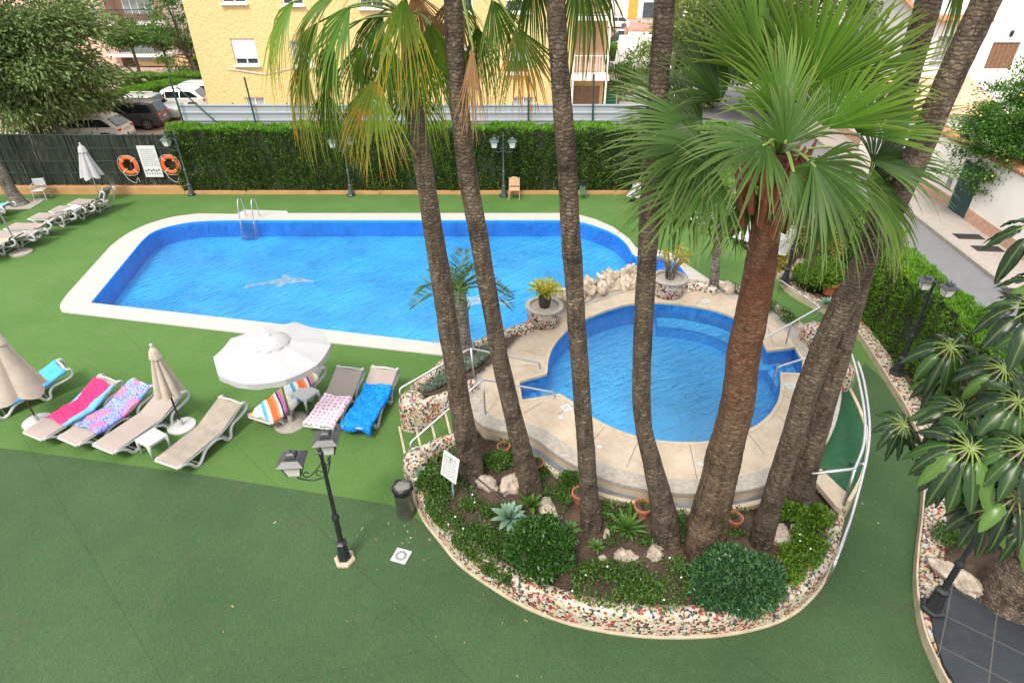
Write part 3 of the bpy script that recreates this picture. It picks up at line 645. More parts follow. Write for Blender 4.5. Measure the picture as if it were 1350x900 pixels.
def fan(hub, axis, nrm, rad_, parent, m, seg=42, spread=2.9, droop=.25, cup=.12, name='frond', wid=1.0, petiole=None, split=.52, mess=.07):
    """palmate blade: every segment is a folded strip, joined near the hub and free towards its drooping tip"""
    axis = axis.normalized(); nrm = (nrm - axis*nrm.dot(axis)).normalized(); side = nrm.cross(axis)
    b = MB(); b.c = []
    fb = R.uniform(.2,.8)
    T = (0.02, .2, .42, .62, .78, .92, 1.0)
    da = spread/seg
    for i in range(seg):
        u = (i+.5)/seg*2-1; a = u*spread/2 + R.uniform(-.3,.3)*da
        Ls = rad_*(1-.22*abs(u)**2.2)*R.uniform(.9,1.04); rnd = min(1, max(0, fb+R.uniform(-.3,.3))); dr = droop*R.uniform(.55,1.5)*(1+.35*abs(u)); sw = R.gauss(0, mess)
        d0 = axis*math.cos(a)+side*math.sin(a)
        lat0 = -axis*math.sin(a)+side*math.cos(a)
        o = len(b.v)
        for t in T:
            fr = max(0, t-split)/(1-split)
            c = hub + d0*Ls*t + nrm*(cup*Ls*(t*(1-t))*2.0) + Vector((0,0,-1))*dr*Ls*(t**2*.35+fr**2*.65) + lat0*sw*Ls*fr**1.5
            if fr > 0 and dr > .5: c = c - d0*Ls*.35*fr**2*dr
            w = Ls*t*da*.54*wid if t <= split else Ls*split*da*.50*wid*(1-fr**1.1)*1.0 + .0012
            if t <= split: w = max(w, .004)
            pl = w*.95
            for q, h in ((-1, 0), (0, 1), (1, 0)):
                b.v.append(tuple(c + lat0*w*q + nrm*pl*(h-.5))); b.c.append((t, rnd, 1-abs(q)*.5, 1))
        k = len(T)
        for j in range(k-1):
            for q in (0,1): b.f.append((o+j*3+q, o+j*3+q+1, o+(j+1)*3+q+1, o+(j+1)*3+q))
    o = b.build(name, m, parent, smooth=55, world=True)
    if petiole is not None:
        c0 = petiole; mid = (c0+hub)/2 + Vector((0,0,.12*(hub-c0).length))
        pb = MB(); L = smooth_line([c0, mid, hub, hub+axis*.06*rad_], 5); n = len(L); pb.tube(L, [.028-.016*i/(n-1) for i in range(n)], 6, flat=.6); pb.build('petiole', M['petiole'] if m != M['fr_dead'] else M['fr_dead'], o, world=False) if False else None
        iv = parent.location
        pb.v = [tuple(Vector(v)-iv) for v in pb.v]; q = pb.build('petiole', M['petiole'], o)
    return o
def upnormal(axis, tocam=.5):
    n = Vector((0,0,1))*(1-tocam) + Vector((0,-.75,.65))*tocam
    return n
def fr(parent, crown, hubpx, tippx, Y, dYt, R_, m, **kw):
    """fan leaf whose hub and direction were read off the photograph at distance Y"""
    hub = P(hubpx[0], hubpx[1], Y); tip = P(tippx[0], tippx[1], Y+dYt); ax = (tip-hub)
    n = kw.pop('n', None) or upnormal(ax.normalized(), kw.pop('tocam', .5))
    return fan(hub, ax, n, R_, parent, m, petiole=crown, **kw)
def palm(name, label, pts_px, base_z, m, wid, Y0, dY=0.0, group='tall palms in the planting bed', extra=None):
    """pts_px: (px, py, width in px) from the base up; Y drifts by dY over the height"""
    base = G(pts_px[0][0], pts_px[0][1], base_z); Y0 = base.y if Y0 is None else Y0
    root = thing(name, label, 'palm tree', base - Vector((0,0,.05)), 0, group)
    pts, rs = [], []
    for k, (x, y, w_) in enumerate(pts_px):
        Y = Y0 + dY*k/(len(pts_px)-1); p = P(x, y, Y); v = y-450; dep = F*Y/(F*CT - v*ST)*1.0
        pts.append(p); rs.append(w_/2 * Y/(F*CT - v*ST))
    pts[0] = base - Vector((0,0,.08))
    if extra: 
        for q, r in extra: pts.append(pts[-1]+Vector(q)); rs.append(r)
    trunk_mesh(pts, rs, root, m); return root, pts[-1]
YA = G(622,628,.4).y
p1, t1 = palm('fan_palm', 'fan palm with yellowing drooping crown in view, leftmost trunk of the bed', [(622, 628, 38.0), (618, 600, 31.9), (608, 540, 28.1), (594, 450, 26.6), (580, 360, 26.6), (566, 270, 25.1), (555, 200, 23.6), (545, 130, 22.8), (538, 40, 21.3)], .4, M['trunk'], 1, YA, 0)
p2, t2 = palm('fan_palm', 'slim fan palm leaning left, second trunk of the bed, a dead leaf hanging on it', [(702, 652, 33.1), (690, 600, 26.1), (672, 530, 23.5), (655, 450, 22.6), (636, 340, 24.4), (615, 220, 25.2), (603, 110, 24.4), (597, 0, 24.4), (592, -60, 24.4)], .4, M['trunk'], 1, G(702,652,.4).y)
p3, t3 = palm('fan_palm', 'straight bare palm trunk, third from the left in the planting bed', [(780, 692, 30.2), (776, 640, 24.4), (770, 560, 22.7), (762, 450, 23.5), (754, 330, 25.2), (746, 200, 26.0), (738, 90, 25.2), (732, 0, 25.2), (728, -60, 25.2)], .4, M['trunk'], 1, G(780,692,.4).y, 0, extra=[((-.05,.05,.9),.17)])
p4, t4 = palm('fan_palm', 'crooked slim palm trunk crossing the middle of the small pool', [(880, 708, 42.8), (872, 660, 30.7), (860, 610, 24.2), (848, 560, 22.3), (846, 480, 24.2), (850, 400, 25.1), (855, 300, 26.0), (861, 200, 26.0), (868, 110, 26.0), (877, 0, 27.0), (882, -60, 27.9)], .4, M['trunk'], 1, G(880,708,.4).y, 0, extra=[((.1,0,1.0),.16)])
p5, t5 = palm('fan_palm', 'thickest palm, reddish upper trunk carrying the big green fan crown in front', [(928, 728, 55.4), (936, 680, 48.7), (950, 620, 45.4), (970, 540, 42.8), (980, 470, 42.0), (990, 420, 41.2), (1002, 350, 39.5), (1010, 300, 37.0), (1018, 262, 35.3), (1024, 225, 37.0), (1028, 200, 33.6)], .4, M['trunk_red'], 1, G(928,722,.4).y)
p6, t6 = palm('fan_palm', 'tall bare palm trunk leaning right across the street corner, front one of the right pair', [(1003, 716, 31.0), (1018, 660, 26.7), (1040, 590, 26.7), (1062, 520, 28.4), (1088, 450, 29.2), (1118, 390, 30.1), (1150, 325, 31.0), (1190, 245, 31.8), (1237, 140, 32.7), (1272, 60, 34.4), (1300, 0, 36.1), (1325, -60, 36.1)], .4, M['trunk'], 1, G(1003,716,.4).y, 0, extra=[((.25,0,.9),.2)])
p7, t7 = palm('fan_palm', 'darker palm trunk behind the front one of the right pair, its top left of it', [(1048, 668, 44.7), (1062, 610, 34.4), (1084, 540, 29.2), (1108, 465, 25.8), (1130, 390, 23.2), (1148, 320, 23.2), (1172, 210, 25.8), (1196, 105, 29.2), (1214, 40, 31.0), (1224, 0, 32.7), (1236, -60, 32.7)], .4, M['trunk'], 1, G(1048,668,.4).y, 0, extra=[((.2,0,.9),.19)])
# crown in front (palm 5)
c5 = P(1026, 205, 6.88)
GR, BLU = M['fr_green'], M['fr_blue']
spec = [((1062,118),(1110,-40),.35,.3,1.5,GR,.3,.10), ((1000,95),(975,-60),.55,.3,1.35,GR,.4,.12), ((950,135),(900,40),.3,.2,1.15,BLU,.3,.2),
        ((925,175),(835,120),0,.1,1.15,BLU,.5,.3), ((930,195),(815,190),-.35,-.2,1.2,BLU,.5,.42), ((945,225),(838,292),-.7,-.35,1.12,BLU,.75,.18),
        ((1070,215),(1165,315),-.65,-.3,1.2,BLU,.6,.42), ((1140,245),(1240,320),-.2,.1,1.1,GR,.6,.42), ((1132,178),(1235,110),.2,.3,1.2,GR,.35,.12),
        ((1100,120),(1190,10),.5,.3,1.3,GR,.3,.15), ((1150,215),(1262,200),.1,.2,1.05,BLU,.4,.35), ((1030,150),(1010,60),-.1,.2,1.05,GR,.4,.2),
        ((1090,170),(1150,70),0,.3,1.15,GR,.35,.15), ((900,230),(880,345),.25,.1,1.0,GR,.6,.45),
        ((985,255),(965,350),.2,.1,.85,GR,.6,.4), ((1085,260),(1110,370),.25,.1,.95,GR,.6,.45), ((1165,270),(1210,370),.4,.3,.9,BLU,.6,.4),
        ((1010,190),(940,215),-.75,-.3,.95,BLU,.6,.5), ((895,155),(820,85),.45,.3,1.0,BLU,.4,.2),
        ((1035,190),(1045,100),-.5,.15,.75,BLU,.55,.3), ((1045,222),(1085,310),-.8,-.1,.7,BLU,.55,.5)]
for k, (h_, t_, dy, dyt, rr, m_, tc, dr) in enumerate(spec):
    fr(p5, c5, h_, t_, 6.88+dy, dyt, rr, m_, tocam=tc, droop=dr*(.3 if dr < .3 else .34), seg=40, spread=2.5 if dr < .3 else 2.7, wid=1.0, cup=.1)
for a in range(26):        # old leaf bases under the crown
    an = a*2.4; z = -.75+.65*(a/26); d = Vector((math.cos(an), math.sin(an), 0)); c = c5+Vector((0,0,z))-Vector((.0,0,0))
    b = MB(); s0 = c+d*.26; b.tube([s0+Vector((0,0,-.16)), s0+d*.05+Vector((0,0,.05)), s0+d*.12+Vector((0,0,.25)), s0+d*R.uniform(.15,.26)+Vector((0,0,R.uniform(.3,.5)))], [.10,.085,.05,.02], 6, flat=.4); b.build('leaf_base', M['boot'], p5, world=True)
for k in range(5):        # unopened spears
    a = R.uniform(0, 6.28); b = MB(); e = c5+Vector((math.cos(a)*.3, math.sin(a)*.3, R.uniform(.8,1.25))); b.tube([c5, c5.lerp(e,.5)+Vector((0,0,.05)), e], [.03,.022,.003], 6); b.build('spear', M['fr_green'] if False else M['petiole'], p5, world=True)
# crown of palm 1, left
c1 = P(538, 20, YA); Yb = YA
YL, ORG, DEAD = M['fr_yellow'], M['fr_orange'], M['fr_dead']
SUN = M['fr_sun']
spec = [((420,30),(360,150),.25,0,1.0,SUN,.5,.4), ((480,60),(450,190),.15,0,.95,SUN,.6,.35), ((520,70),(520,200),.1,0,.9,SUN,.6,.35), ((590,-5),(640,90),.4,0,.95,SUN,.5,.4), ((450,-10),(380,40),.3,0,1.0,SUN,.4,.35), ((388,2),(335,100),-.1,0,1.05,SUN,.5,.55), ((462,8),(398,130),-.4,-.1,1.1,GR,.6,.4), ((532,-2),(528,125),-.6,-.2,.9,YL,.6,.35), ((497,102),(482,232),-.5,0,1.15,ORG,.85,.16),
        ((552,62),(590,195),-.5,-.1,.92,GR,.6,.4), ((566,30),(585,140),-.4,0,.85,YL,.6,.5), ((512,45),(495,150),-.3,0,.85,GR,.6,.5), ((405,78),(388,170),.1,.1,1.0,ORG,.7,.55), ((440,55),(420,180),.3,.2,1.1,GR,.6,.5), ((505,15),(470,110),.1,0,1.1,GR,.6,.4),
        ((575,25),(600,140),.2,.1,1.05,YL,.7,.4), ((430,120),(440,220),.4,.2,.85,GR,.7,.5), ((515,-40),(450,-70),.2,.1,1.1,GR,.3,.3), ((575,-30),(660,-50),.3,.2,1.1,GR,.3,.3), ((470,130),(455,210),.5,.1,.8,YL,.7,.4), ((540,110),(555,210),.3,.1,.95,GR,.7,.35)]
for k, (h_, t_, dy, dyt, rr, m_, tc, dr) in enumerate(spec):
    fr(p1, c1, h_, t_, Yb+dy, dyt, rr, m_, tocam=tc*.8, droop=dr, seg=30, spread=1.45 if m_ in (ORG, YL) else 1.75, cup=.08, split=.45)
# crown of palm 2 (its leaves hang into the picture) with dead leaves
Y2 = G(702,652,.4).y; c2 = t2
spec = [((648,0),(678,100),.2,.1,.85,GR,.6,.5,1.7), ((628,35),(640,120),.4,.1,.8,YL,.6,.5,1.4), ((680,36),(706,130),-.2,0,.95,ORG,.85,.15,1.5), ((702,-40),(700,60),.1,.1,.85,GR,.6,.5,1.6), ((623,60),(620,175),-.25,-.05,1.0,DEAD,.9,.1,.5),
        ((545,-10),(565,55),.3,.1,.8,DEAD,.8,.4,1.6), ((600,-5),(590,60),.4,.1,.7,DEAD,.8,.4,1.6), ((560,-70),(500,-60),0,0,1.1,GR,.3,.3,2.4), ((640,-70),(700,-100),.2,0,1.1,GR,.3,.3,2.4), ((590,-110),(590,-200),.2,0,1.1,GR,.3,.2,2.4)]
for (h_, t_, dy, dyt, rr, m_, tc, dr, sp) in spec:
    fr(p2, c2, h_, t_, Y2+dy, dyt, rr, m_, tocam=tc, droop=dr, seg=34 if sp > 1 else 22, spread=sp, cup=.08)
# crowns above the frame
def high_crown(root, top, n, m1, extra=()):
    for k in range(n):
        a = 2*PI*k/n + R.uniform(-.3,.3); el = R.uniform(.1,1.0); d = Vector((math.cos(a)*math.cos(el), math.sin(a)*math.cos(el), math.sin(el))); hub = top + d*R.uniform(.7,1.0)+Vector((0,0,.2))
        ax = Vector((d.x, d.y, d.z-.5)); fan(hub, ax, Vector((-d.x*.4,-d.y*.4,1)), 1.05, root, m1, seg=26, droop=.35, petiole=top)
for r_, t_ in ((p3, t3), (p4, t4), (p6, t6), (p7, t7)): high_crown(r_, t_, 9, GR)
Y3 = G(780,692,.4).y
for h_, t_, dy, dr in (((762,-50),(785,60),.2,.5),):
    fr(p3, t3, h_, t_, Y3+dy, .1, 1.0, GR, tocam=.7, droop=dr, seg=28, spread=1.7)
Y7 = G(1048,668,.4).y
fr(p7, t7, (1262,-45), (1262,25), Y7+.3, .1, .75, GR, tocam=.6, droop=.5, seg=28, spread=2.4)
# palm at the right edge, and the one at the far left
base = G(1328,792,.2); root = thing('fan_palm', 'massive fibrous palm trunk base at the right edge beside the black tiles', 'palm tree', base-Vector((0,0,.1)))
tp = base+Vector((.75,0,9.4)); trunk_mesh([base-Vector((0,0,.1)), base+Vector((.03,.02,.35)), base+Vector((.15,0,1.2)), base+Vector((.4,0,4)), tp], [.50,.42,.34,.26,.22], root, M['trunk'], rough=.03); high_crown(root, tp, 8, GR)
base = G(26,270,0); root = thing('grey_palm', 'leaning grey palm trunk on a square paving patch at the left edge', 'palm tree', base-Vector((0,0,.05)))
tp = base+Vector((-.9,0,5.2)); trunk_mesh([base-Vector((0,0,.05)), base+Vector((-.08,0,.5)), base+Vector((-.4,0,2.4)), tp], [.38,.25,.2,.17], root, M['trunk_grey']); high_crown(root, tp, 8, GR)
b = MB(); q = px2([(-10,284),(40,266),(48,270),(10,288)], 0); cc = base; b.box((cc.x,cc.y+.05,.012), (1.5,1.3,.024), .1); tagp(b.build('paving_slab', M['concrete']), 'square grey paving patch round the foot of the leaning palm at the left', 'paving slab')
# ---- feather palms
def pinnate(b0, dirn, L, droop, n, ll, lst, w=.03, stem=None, vee=.5):
    """leaflet arrays appended to lst; returns the rachis points"""
    dirn = dirn.normalized(); side = dirn.cross(Vector((0,0,1))); side = side.normalized() if side.length > .05 else Vector((1,0,0)); pts = []
    for i in range(n+1):
        t = i/n; pts.append(b0 + dirn*L*t + Vector((0,0,-1))*droop*L*t*t)
    for i in range(2, n):
        t = i/n; d = (pts[i+1]-pts[i]).normalized(); up = side.cross(d); q = ll*(math.sin(PI*min(1,t*1.02))**.5)*R.uniform(.85,1.1)
        for s in (-1,1):
            lst.append((pts[i], (side*s*1.0 + d*.75 + up*vee*R.uniform(.6,1.2)).normalized(), q, w))
    return pts
def leaf_obj(lst, name, m, parent):
    Pt = np.array([tuple(x[0]) for x in lst]); D = np.array([tuple(x[1]) for x in lst]); L = np.array([x[2] for x in lst]); W = np.array([x[3] for x in lst])
    V, Fc = leaves(Pt, D, L, W, .05); return npbuild(name, V, Fc, m, parent, world=True)
def feather_palm(name, label, base, top, r0, r1, fronds, m, trunkm=None, ll=.35, w=.03, n=34):
    root = thing(name, label, 'palm tree', base)
    trunk_mesh([base, base.lerp(top,.35), base.lerp(top,.7), top], [r0, r0*.8, r1*1.1, r1], root, trunkm or M['trunk_grey'])
    for k, (d, L, dr, mm) in enumerate(fronds):
        lst = []; pts = pinnate(top+Vector((0,0,.05)), Vector(d), L, dr, n, ll, lst, w); o = leaf_obj(lst, 'frond', mm or m, root)
        b = MB(); b.tube(pts, [.018*(1-.8*i/len(pts)) for i in range(len(pts))], 5); b.v = [tuple(Vector(v)-root.location) for v in b.v]; b.build('rachis', M['petiole'], o)
    return root
base = G(617,475,.85); top = P(606,384, base.y+.05)
PH, PHY = M['phoenix'], M['phoenix_y']
feather_palm('feather_palm', 'young feather leaved palm in the grey succulent bed, over the large pool', base, top, .16, .13,
   [((-1,.1,.75),1.25,.75,None),((-1,-.3,.35),1.2,.6,None),((-.7,.6,.8),1.1,.5,None),((.1,.3,1),1.15,.25,None),((.35,-.2,1),1.15,.4,None),((1,.3,.7),1.35,.75,None),((1,-.3,.6),1.45,.75,None),((.6,.8,.6),1.1,.5,None),((-.2,.9,.7),1.0,.5,None),((.9,0,.3),1.3,.5,None),((0,-1,.5),.7,.5,None)], PH, ll=.42, w=.028, n=30)
for k in range(10):
    a = k*2.4; d = Vector((math.cos(a), math.sin(a), 0)); c = top+Vector((0,0,-.1-.07*k)); b = MB(); b.tube([c+d*.1, c+d*.16+Vector((0,0,.12)), c+d*.24+Vector((0,0,.3))], [.05,.035,.01], 5, flat=.5); b.build('leaf_base', M['trunk_grey'], [o for o in COL.objects if o.name.startswith('feather_palm')][0], world=True)
base = G(1072,352,.2); top = base+Vector((0.05,0,1.35))
fl = []
for k in range(20):
    a = k*2.399; el = .25+.9*((k*7) % 20)/20; fl.append(((math.cos(a), math.sin(a), el*1.1), R.uniform(1.5,2.0), .75 if k % 2 else .95, PHY if (k % 3 == 0 or math.sin(a) < -.3) else PH))
feather_palm('feather_palm', 'stout feather palm with yellow and dry drooping fronds in the garden behind the small pool', base, top, .42, .33, fl, PH, M['trunk'], ll=.5, w=.035, n=34)
base = G(941,378,.72); fl = []
for k in range(13):
    a = k*2.399; fl.append(((math.cos(a), math.sin(a), .3+.6*(k % 5)/5), 1.5, .6, None))
feather_palm('feather_palm', 'slim grey ringed palm trunk at the far deck edge, left of the thick palm', base, P(953,245,base.y+.1), .14, .085, fl, M['lime'], ll=.4, w=.03)
# ---- pots on the deck
def deck_pot(px, py, lab, r=.48, h=.5):
    p = G(px, py, DZ); root = thing('mosaic_pot', lab, 'plant pot', (p.x,p.y,DZ+.006), 0, 'large round mosaic pots')
    MB().lathe([(r*.88,0),(r*.93,.02),(r*.95,h*.88)], 40).build('bowl', M['mosaic2'], root, smooth=50)
    MB().lathe([(r*.93,h*.88+.001),(r*1.03,h*.9),(r*1.05,h),(r*1.0,h*1.04),(r*.80,h*1.03),(r*.76,h*.92)], 40).build('rim', M['concrete'], root, smooth=50)
    MB().lathe([(r*.79,h*.9),(0,h*.93)], 24).build('soil', M['soil'], root); return root, Vector((p.x,p.y,DZ+h*.92))
_, ct = deck_pot(717, 424, 'round pale mosaic pot with stone rim holding the small yellow cycad')
root = thing('cycad', 'small cycad with stiff yellow green fronds growing in the round pot by the pools', 'cycad', ct)
MB().lathe([(.11,0),(.15,.08),(.16,.25),(.13,.36),(.04,.4)], 18, lob=.06, nl=7).build('trunk', mat('dark_cycad_trunk', (.05,.04,.03), .95, var=.6, vs=30, bump=1, bs=40, dist=.03), root)
for k in range(26):
    a = k*2.399; el = .35+.9*k/26; lst = []; pinnate(ct+Vector((0,0,.38)), Vector((math.cos(a),math.sin(a),el)), .56, .22, 20, .14, lst, .03); leaf_obj(lst, 'frond', M['cycad'], root)
_, yt = deck_pot(880, 386, 'round pale mosaic pot with stone rim holding the thin stemmed shrub behind the crooked palm')
root = thing('multi_stem_plant', 'cluster of thin grey stems with sparse straw leaves in the far round pot', 'pot plant', yt)
lst = []
for k in range(9):
    a = k*2.4; e = yt+Vector((math.cos(a)*.3, math.sin(a)*.3, R.uniform(.6,.95))); b = MB(); b.tube([yt+Vector((math.cos(a)*.1,math.sin(a)*.1,0)), yt.lerp(e,.6)+Vector((0,0,.05)), e], [.035,.028,.02], 7); b.build('stem', M['trunk_grey'], root, world=True)
    for q in range(16):
        aa = R.uniform(0,6.28); lst.append((e, Vector((math.cos(aa),math.sin(aa),R.uniform(-.9,.6))).normalized(), R.uniform(.25,.4), .03))
leaf_obj(lst, 'leaves', PHY, root)
# ---- shell stones between the pools
line = smooth_line(px2([(728,402),(752,398),(775,386),(798,376),(820,373),(838,371)], .8), 6); k = 0
hi = len(line)
for i in range(hi):
    for j in range(2):
        p = line[i] + Vector((R.uniform(-.1,.1), R.uniform(-.18,.18)+(j-.5)*.28, R.uniform(-.02,.14)+(.12 if j else 0)))
        b = MB(); b.rock((0,0,0), R.uniform(.12,.19), (R.uniform(.6,1.0),R.uniform(.6,1),R.uniform(.9,1.7)), 100+k, .55, 8); o = b.build('shell_stone', M['shellrock'], smooth=False); o.location = p; o.rotation_euler = (R.uniform(-.6,.6), R.uniform(-.6,.6), R.uniform(0,6)); tagp(o, 'pale jagged shell stone in the rock row between the two pools', 'stone', 'pale jagged stones between the pools'); k += 1
b = MB(); l = smooth_line(px2([(722,404),(752,402),(775,391),(798,382),(820,379),(850,377),(880,373)], .75), 3); sweep(b, [Vector((p.x,p.y,0)) for p in l], [(-.2,-.94),(-.2,.82),(.2,.82),(.2,.7)]); tagp(b.build('stone_wall_base', M['shellrock']), 'pale rough wall under the row of shell stones, standing in the large pool', 'wall')
def rock(px, py, z, r, sq, seed, lab, m=None, grp=None, amp=.4):
    b = MB(); b.rock((0,0,0), r, sq, seed, amp, 18); o = b.build('rock', m or M['rock'], smooth=True); o.location = G(px,py,z)+Vector((0,0,r*sq[2]*.35)); o.rotation_euler = (0,0,seed); return tagp(o, lab, 'rock', grp)
for a in ((640,640,.4,.16,(1.3,.9,.9),3,'pale pitted rock left of the second palm trunk, under the black hose'),(674,640,.4,.19,(1.4,.8,.8),4,'long pitted rock touching the left side of the second palm trunk'),(725,676,.4,.17,(1.3,.9,.7),5,'grey speckled rock between the blue agave and the third palm trunk'),
          (826,740,.4,.17,(1.2,1,.8),6,'hollow bowl shaped rock below the strap leaved clump'),(862,732,.4,.15,(1.1,.9,.9),7,'sharp grey white rock right of the hollow rock'),(869,718,.4,.13,(1.2,.8,.6),8,'flat small rock at the foot of the crooked palm trunk'),(1028,712,.4,.2,(1,.9,1.0),9,'tall pale rock right of the front leaning palm foot'),(1048,702,.4,.09,(1,1,.9),10,'little pale rock beside the low shrubs on the right of the bed'),(800,706,.4,.08,(.7,.7,1.4),12,'little upright white stone beside the small green agave'),(795,742,.4,.11,(.7,.7,.9),14,'small pale stone left of the hollow rock'),
          (1257,765,.24,.23,(1.45,.8,.6),21,'large flat beige boulder behind the lamp foot on the black tiles'),(958,384,.75,.19,(.9,.8,1.2),22,'grey upright rock in the strip behind the small pool, left of the thick trunk'),(1052,356,.25,.3,(1.4,.8,.8),23,'light boulder behind the lamp foot in the far right garden'),(1040,367,.25,.18,(1.2,.9,.8),25,'small white boulder beside the far right garden lamp')):
    rock(*a)
# ------------------------------------------------------------------ plants of the bed
def pot(px, py, z, r, lab, plant=True):
    p = G(px,py,z); root = thing('terracotta_pot', lab, 'flower pot', p-Vector((0,0,.02)), 0, 'terracotta pots in the palm bed')
    h = r*1.7; MB().lathe([(r*.68,0),(r*.9,h*.75),(r*.92,h*.78),(r*1.05,h*.78),(r*1.05,h),(r*.93,h),(r*.86,h*.8)], 28).build('bowl', M['terracotta'], root, smooth=40)
    MB().lathe([(r*.85,h*.82),(0,h*.84)], 16).build('soil', M['soil'], root)
    if plant:
        lst = [(p+Vector((0,0,h*.8)), Vector((R.uniform(-1,1),R.uniform(-1,1),R.uniform(.5,1.6))).normalized(), R.uniform(.1,.2), .03) for _ in range(14)]; leaf_obj(lst, 'plant', M['cover'], root)
for a in ((664,597,.4,.13,'round terracotta pot between the first and second palm trunks'),(708,618,.4,.13,'terracotta pot half hidden behind the second palm trunk'),(764,660,.4,.15,'terracotta pot leaning against the left side of the third palm trunk'),(846,678,.4,.16,'terracotta pot left of the crooked palm trunk foot, a tall leaf behind it'),(966,692,.4,.14,'terracotta pot between the thick palm and the front leaning trunk'),(1022,672,.4,.15,'terracotta pot in the shade between the two right trunks')): pot(*a)
pot(1092,386,.2,.24,'big brown terracotta pot lying among bushes in the far right garden')
def rosette(px, py, z, r, lab, m, n=26, wide=.28, name='agave', cat='agave', stem=0, el0=.15, up=1.2):
    p = G(px,py,z); root = thing(name, lab, cat, p-Vector((0,0,.02)))
    if stem: b = MB(); b.tube([p, p+Vector((-.02,.02,stem))], [.05,.045], 8); b.build('stem', M['bark'], root, world=True)
    c = p + Vector((0,0,stem+.02))
    for k in range(n):
        a = k*2.399; e = el0+up*(k/n)**1.2; d = Vector((math.cos(a)*math.cos(e), math.sin(a)*math.cos(e), math.sin(e))); s = Vector((-math.sin(a), math.cos(a), 0)); nn = d.cross(s)*-1
        if nn.z < 0: nn = -nn
        L = r*R.uniform(.85,1.1)*(1-.35*(k/n)); b = MB(); w_ = L*wide
        for t, q in ((0,.55),(.25,.8),(.5,1),(.75,.75),(.92,.3),(1,.02)):
            cc = c+d*L*t - nn*0 + Vector((0,0,-.18*L*t*t*(1-k/n)))
            for u, h in ((-1,.35),(0,0),(1,.35)): b.v.append(tuple(cc+s*w_*.5*q*u+nn*w_*h*q*.5))
        for j in range(5):
            for u in (0,1): b.f.append((j*3+u, j*3+u+1, (j+1)*3+u+1, (j+1)*3+u))
        b.build('leaf', m, root, smooth=True, world=True)
rosette(671,690,.45,.42,'large blue green agave rosette left of the dense round shrub', M['agave'], 30, .33, stem=.1, up=1.3)
rosette(556,628,.45,.25,'grey green agave at the bed corner beside the waste bin', M['agave'], 20, .3, up=1.2)
rosette(575,600,.45,.28,'light green rosette plant behind the sign post in the bed', M['strap'], 22, .32, name='aeonium', cat='succulent', up=1.2)
rosette(592,612,.45,.22,'second light green rosette plant, tucked right behind the sign board', M['strap'], 18, .32, name='aeonium', cat='succulent', up=1.2)
rosette(786,722,.42,.2,'small bright green agave between the third palm trunk and the hollow rock', M['strap'], 18, .3)
rosette(750,700,.42,.25,'pale green agave tucked behind the dense round shrub, left of the third palm trunk', M['strap'], 18, .3, up=1.3)
rosette(700,668,.42,.38,'broad strap leaved plant at the foot of the second palm trunk', M['strap'], 16, .26, name='strap_plant', cat='plant', el0=.5, up=.9)
rosette(826,700,.42,.46,'clump of long strap leaves with one upright blade, between the third and fourth trunks', M['strap'], 34, .13, name='strap_plant', cat='plant', el0=.5, up=.9)
rosette(1108,372,.3,.45,'blue agave in the far right garden beyond the leaning palms', M['agave'], 22, .25)
rosette(1090,402,.3,.35,'low blue agave under the bush with the big brown pot', M['agave'], 20, .25)
b = MB(); p = G(828,690,.42); b.c = None
for t, q in ((0,.5),(.4,1),(.8,.7),(1,.05)):
    for u in (-1,0,1): b.v.append((p.x+u*.035*q, p.y+(0 if u else -.01), p.z+.62*t))
for j in range(3):
    for u in (0,1): b.f.append((j*3+u, j*3+u+1, (j+1)*3+u+1, (j+1)*3+u))
tagp(b.build('upright_leaf', M['strap']), 'single upright sword leaf rising behind the strap leaved clump', 'plant')
def leafball(c, rx, ry, rz_, n, L, W, lumps=14, fill=.82, seed=1, up=.35):
    """leaf points on a lumpy ellipsoid: clumps at different depths, small rosettes"""
    rr = np.random.default_rng(seed); D = rr.normal(size=(n,3)); D[:,2] = np.abs(D[:,2])*1.0 - .25*rr.random(n); D /= np.linalg.norm(D, axis=1, keepdims=True)
    K = rr.normal(size=(lumps,3)); K /= np.linalg.norm(K, axis=1, keepdims=True)
    q = np.zeros(n)
    for k in K: q = np.maximum(q, np.clip(D@k, 0, 1)**8)
    rad_ = fill + (1.06-fill)*q*rr.uniform(.6,1.2,n); rad_ *= np.where(rr.random(n) < .3, rr.uniform(.75,1,n), 1); rad_ *= np.where(rr.random(n) < .04, rr.uniform(1.03,1.16,n), 1)
    Pt = D*rad_[:,None]*np.array([rx,ry,rz_]) + np.array(c)
    O = D*.7 + rr.normal(size=(n,3))*.75 + np.array([0,0,up])
    return leaves(Pt, O, rr.uniform(.7,1.2,n)*L, rr.uniform(.8,1.2,n)*W, .1)
def shrub(px, py, z, rx, ry, h, n, lab, m, L=.06, W=.03, name='round_shrub', seed=3, lumps=40, cat='shrub', grp=None, core=.8):
    p = G(px,py,z); root = thing(name, lab, cat, p, 0, grp)
    V, Fc = leafball((p.x,p.y,p.z+h*.35), rx, ry, h*.68, n, L, W, lumps, .72, seed); npbuild('foliage', V, Fc, m, root, world=True)
    b = MB(); b.rock((0,0,h*.33), 1, (rx*core,ry*core,h*.68*core), seed, .1, 8); b.build('twigs', M['hedge_core'], root, smooth=True)
    return root
shrub(712,742,.42,.52,.50,.85,15000,'dense dark green round shrub overhanging the front planter wall, left of the trunks',M['shrub'],.07,.032,seed=4,lumps=34)
shrub(964,782,.42,.72,.52,.75,19000,'wide bluish green dome shrub at the front of the bed, below the thick palm',M['shrub2'],.075,.028,seed=5,lumps=44)
shrub(1078,375,.3,.75,.6,.8,7000,'bright green leafy bush in the far right garden below the feather palm',M['lime'],.09,.045,seed=6,lumps=30)
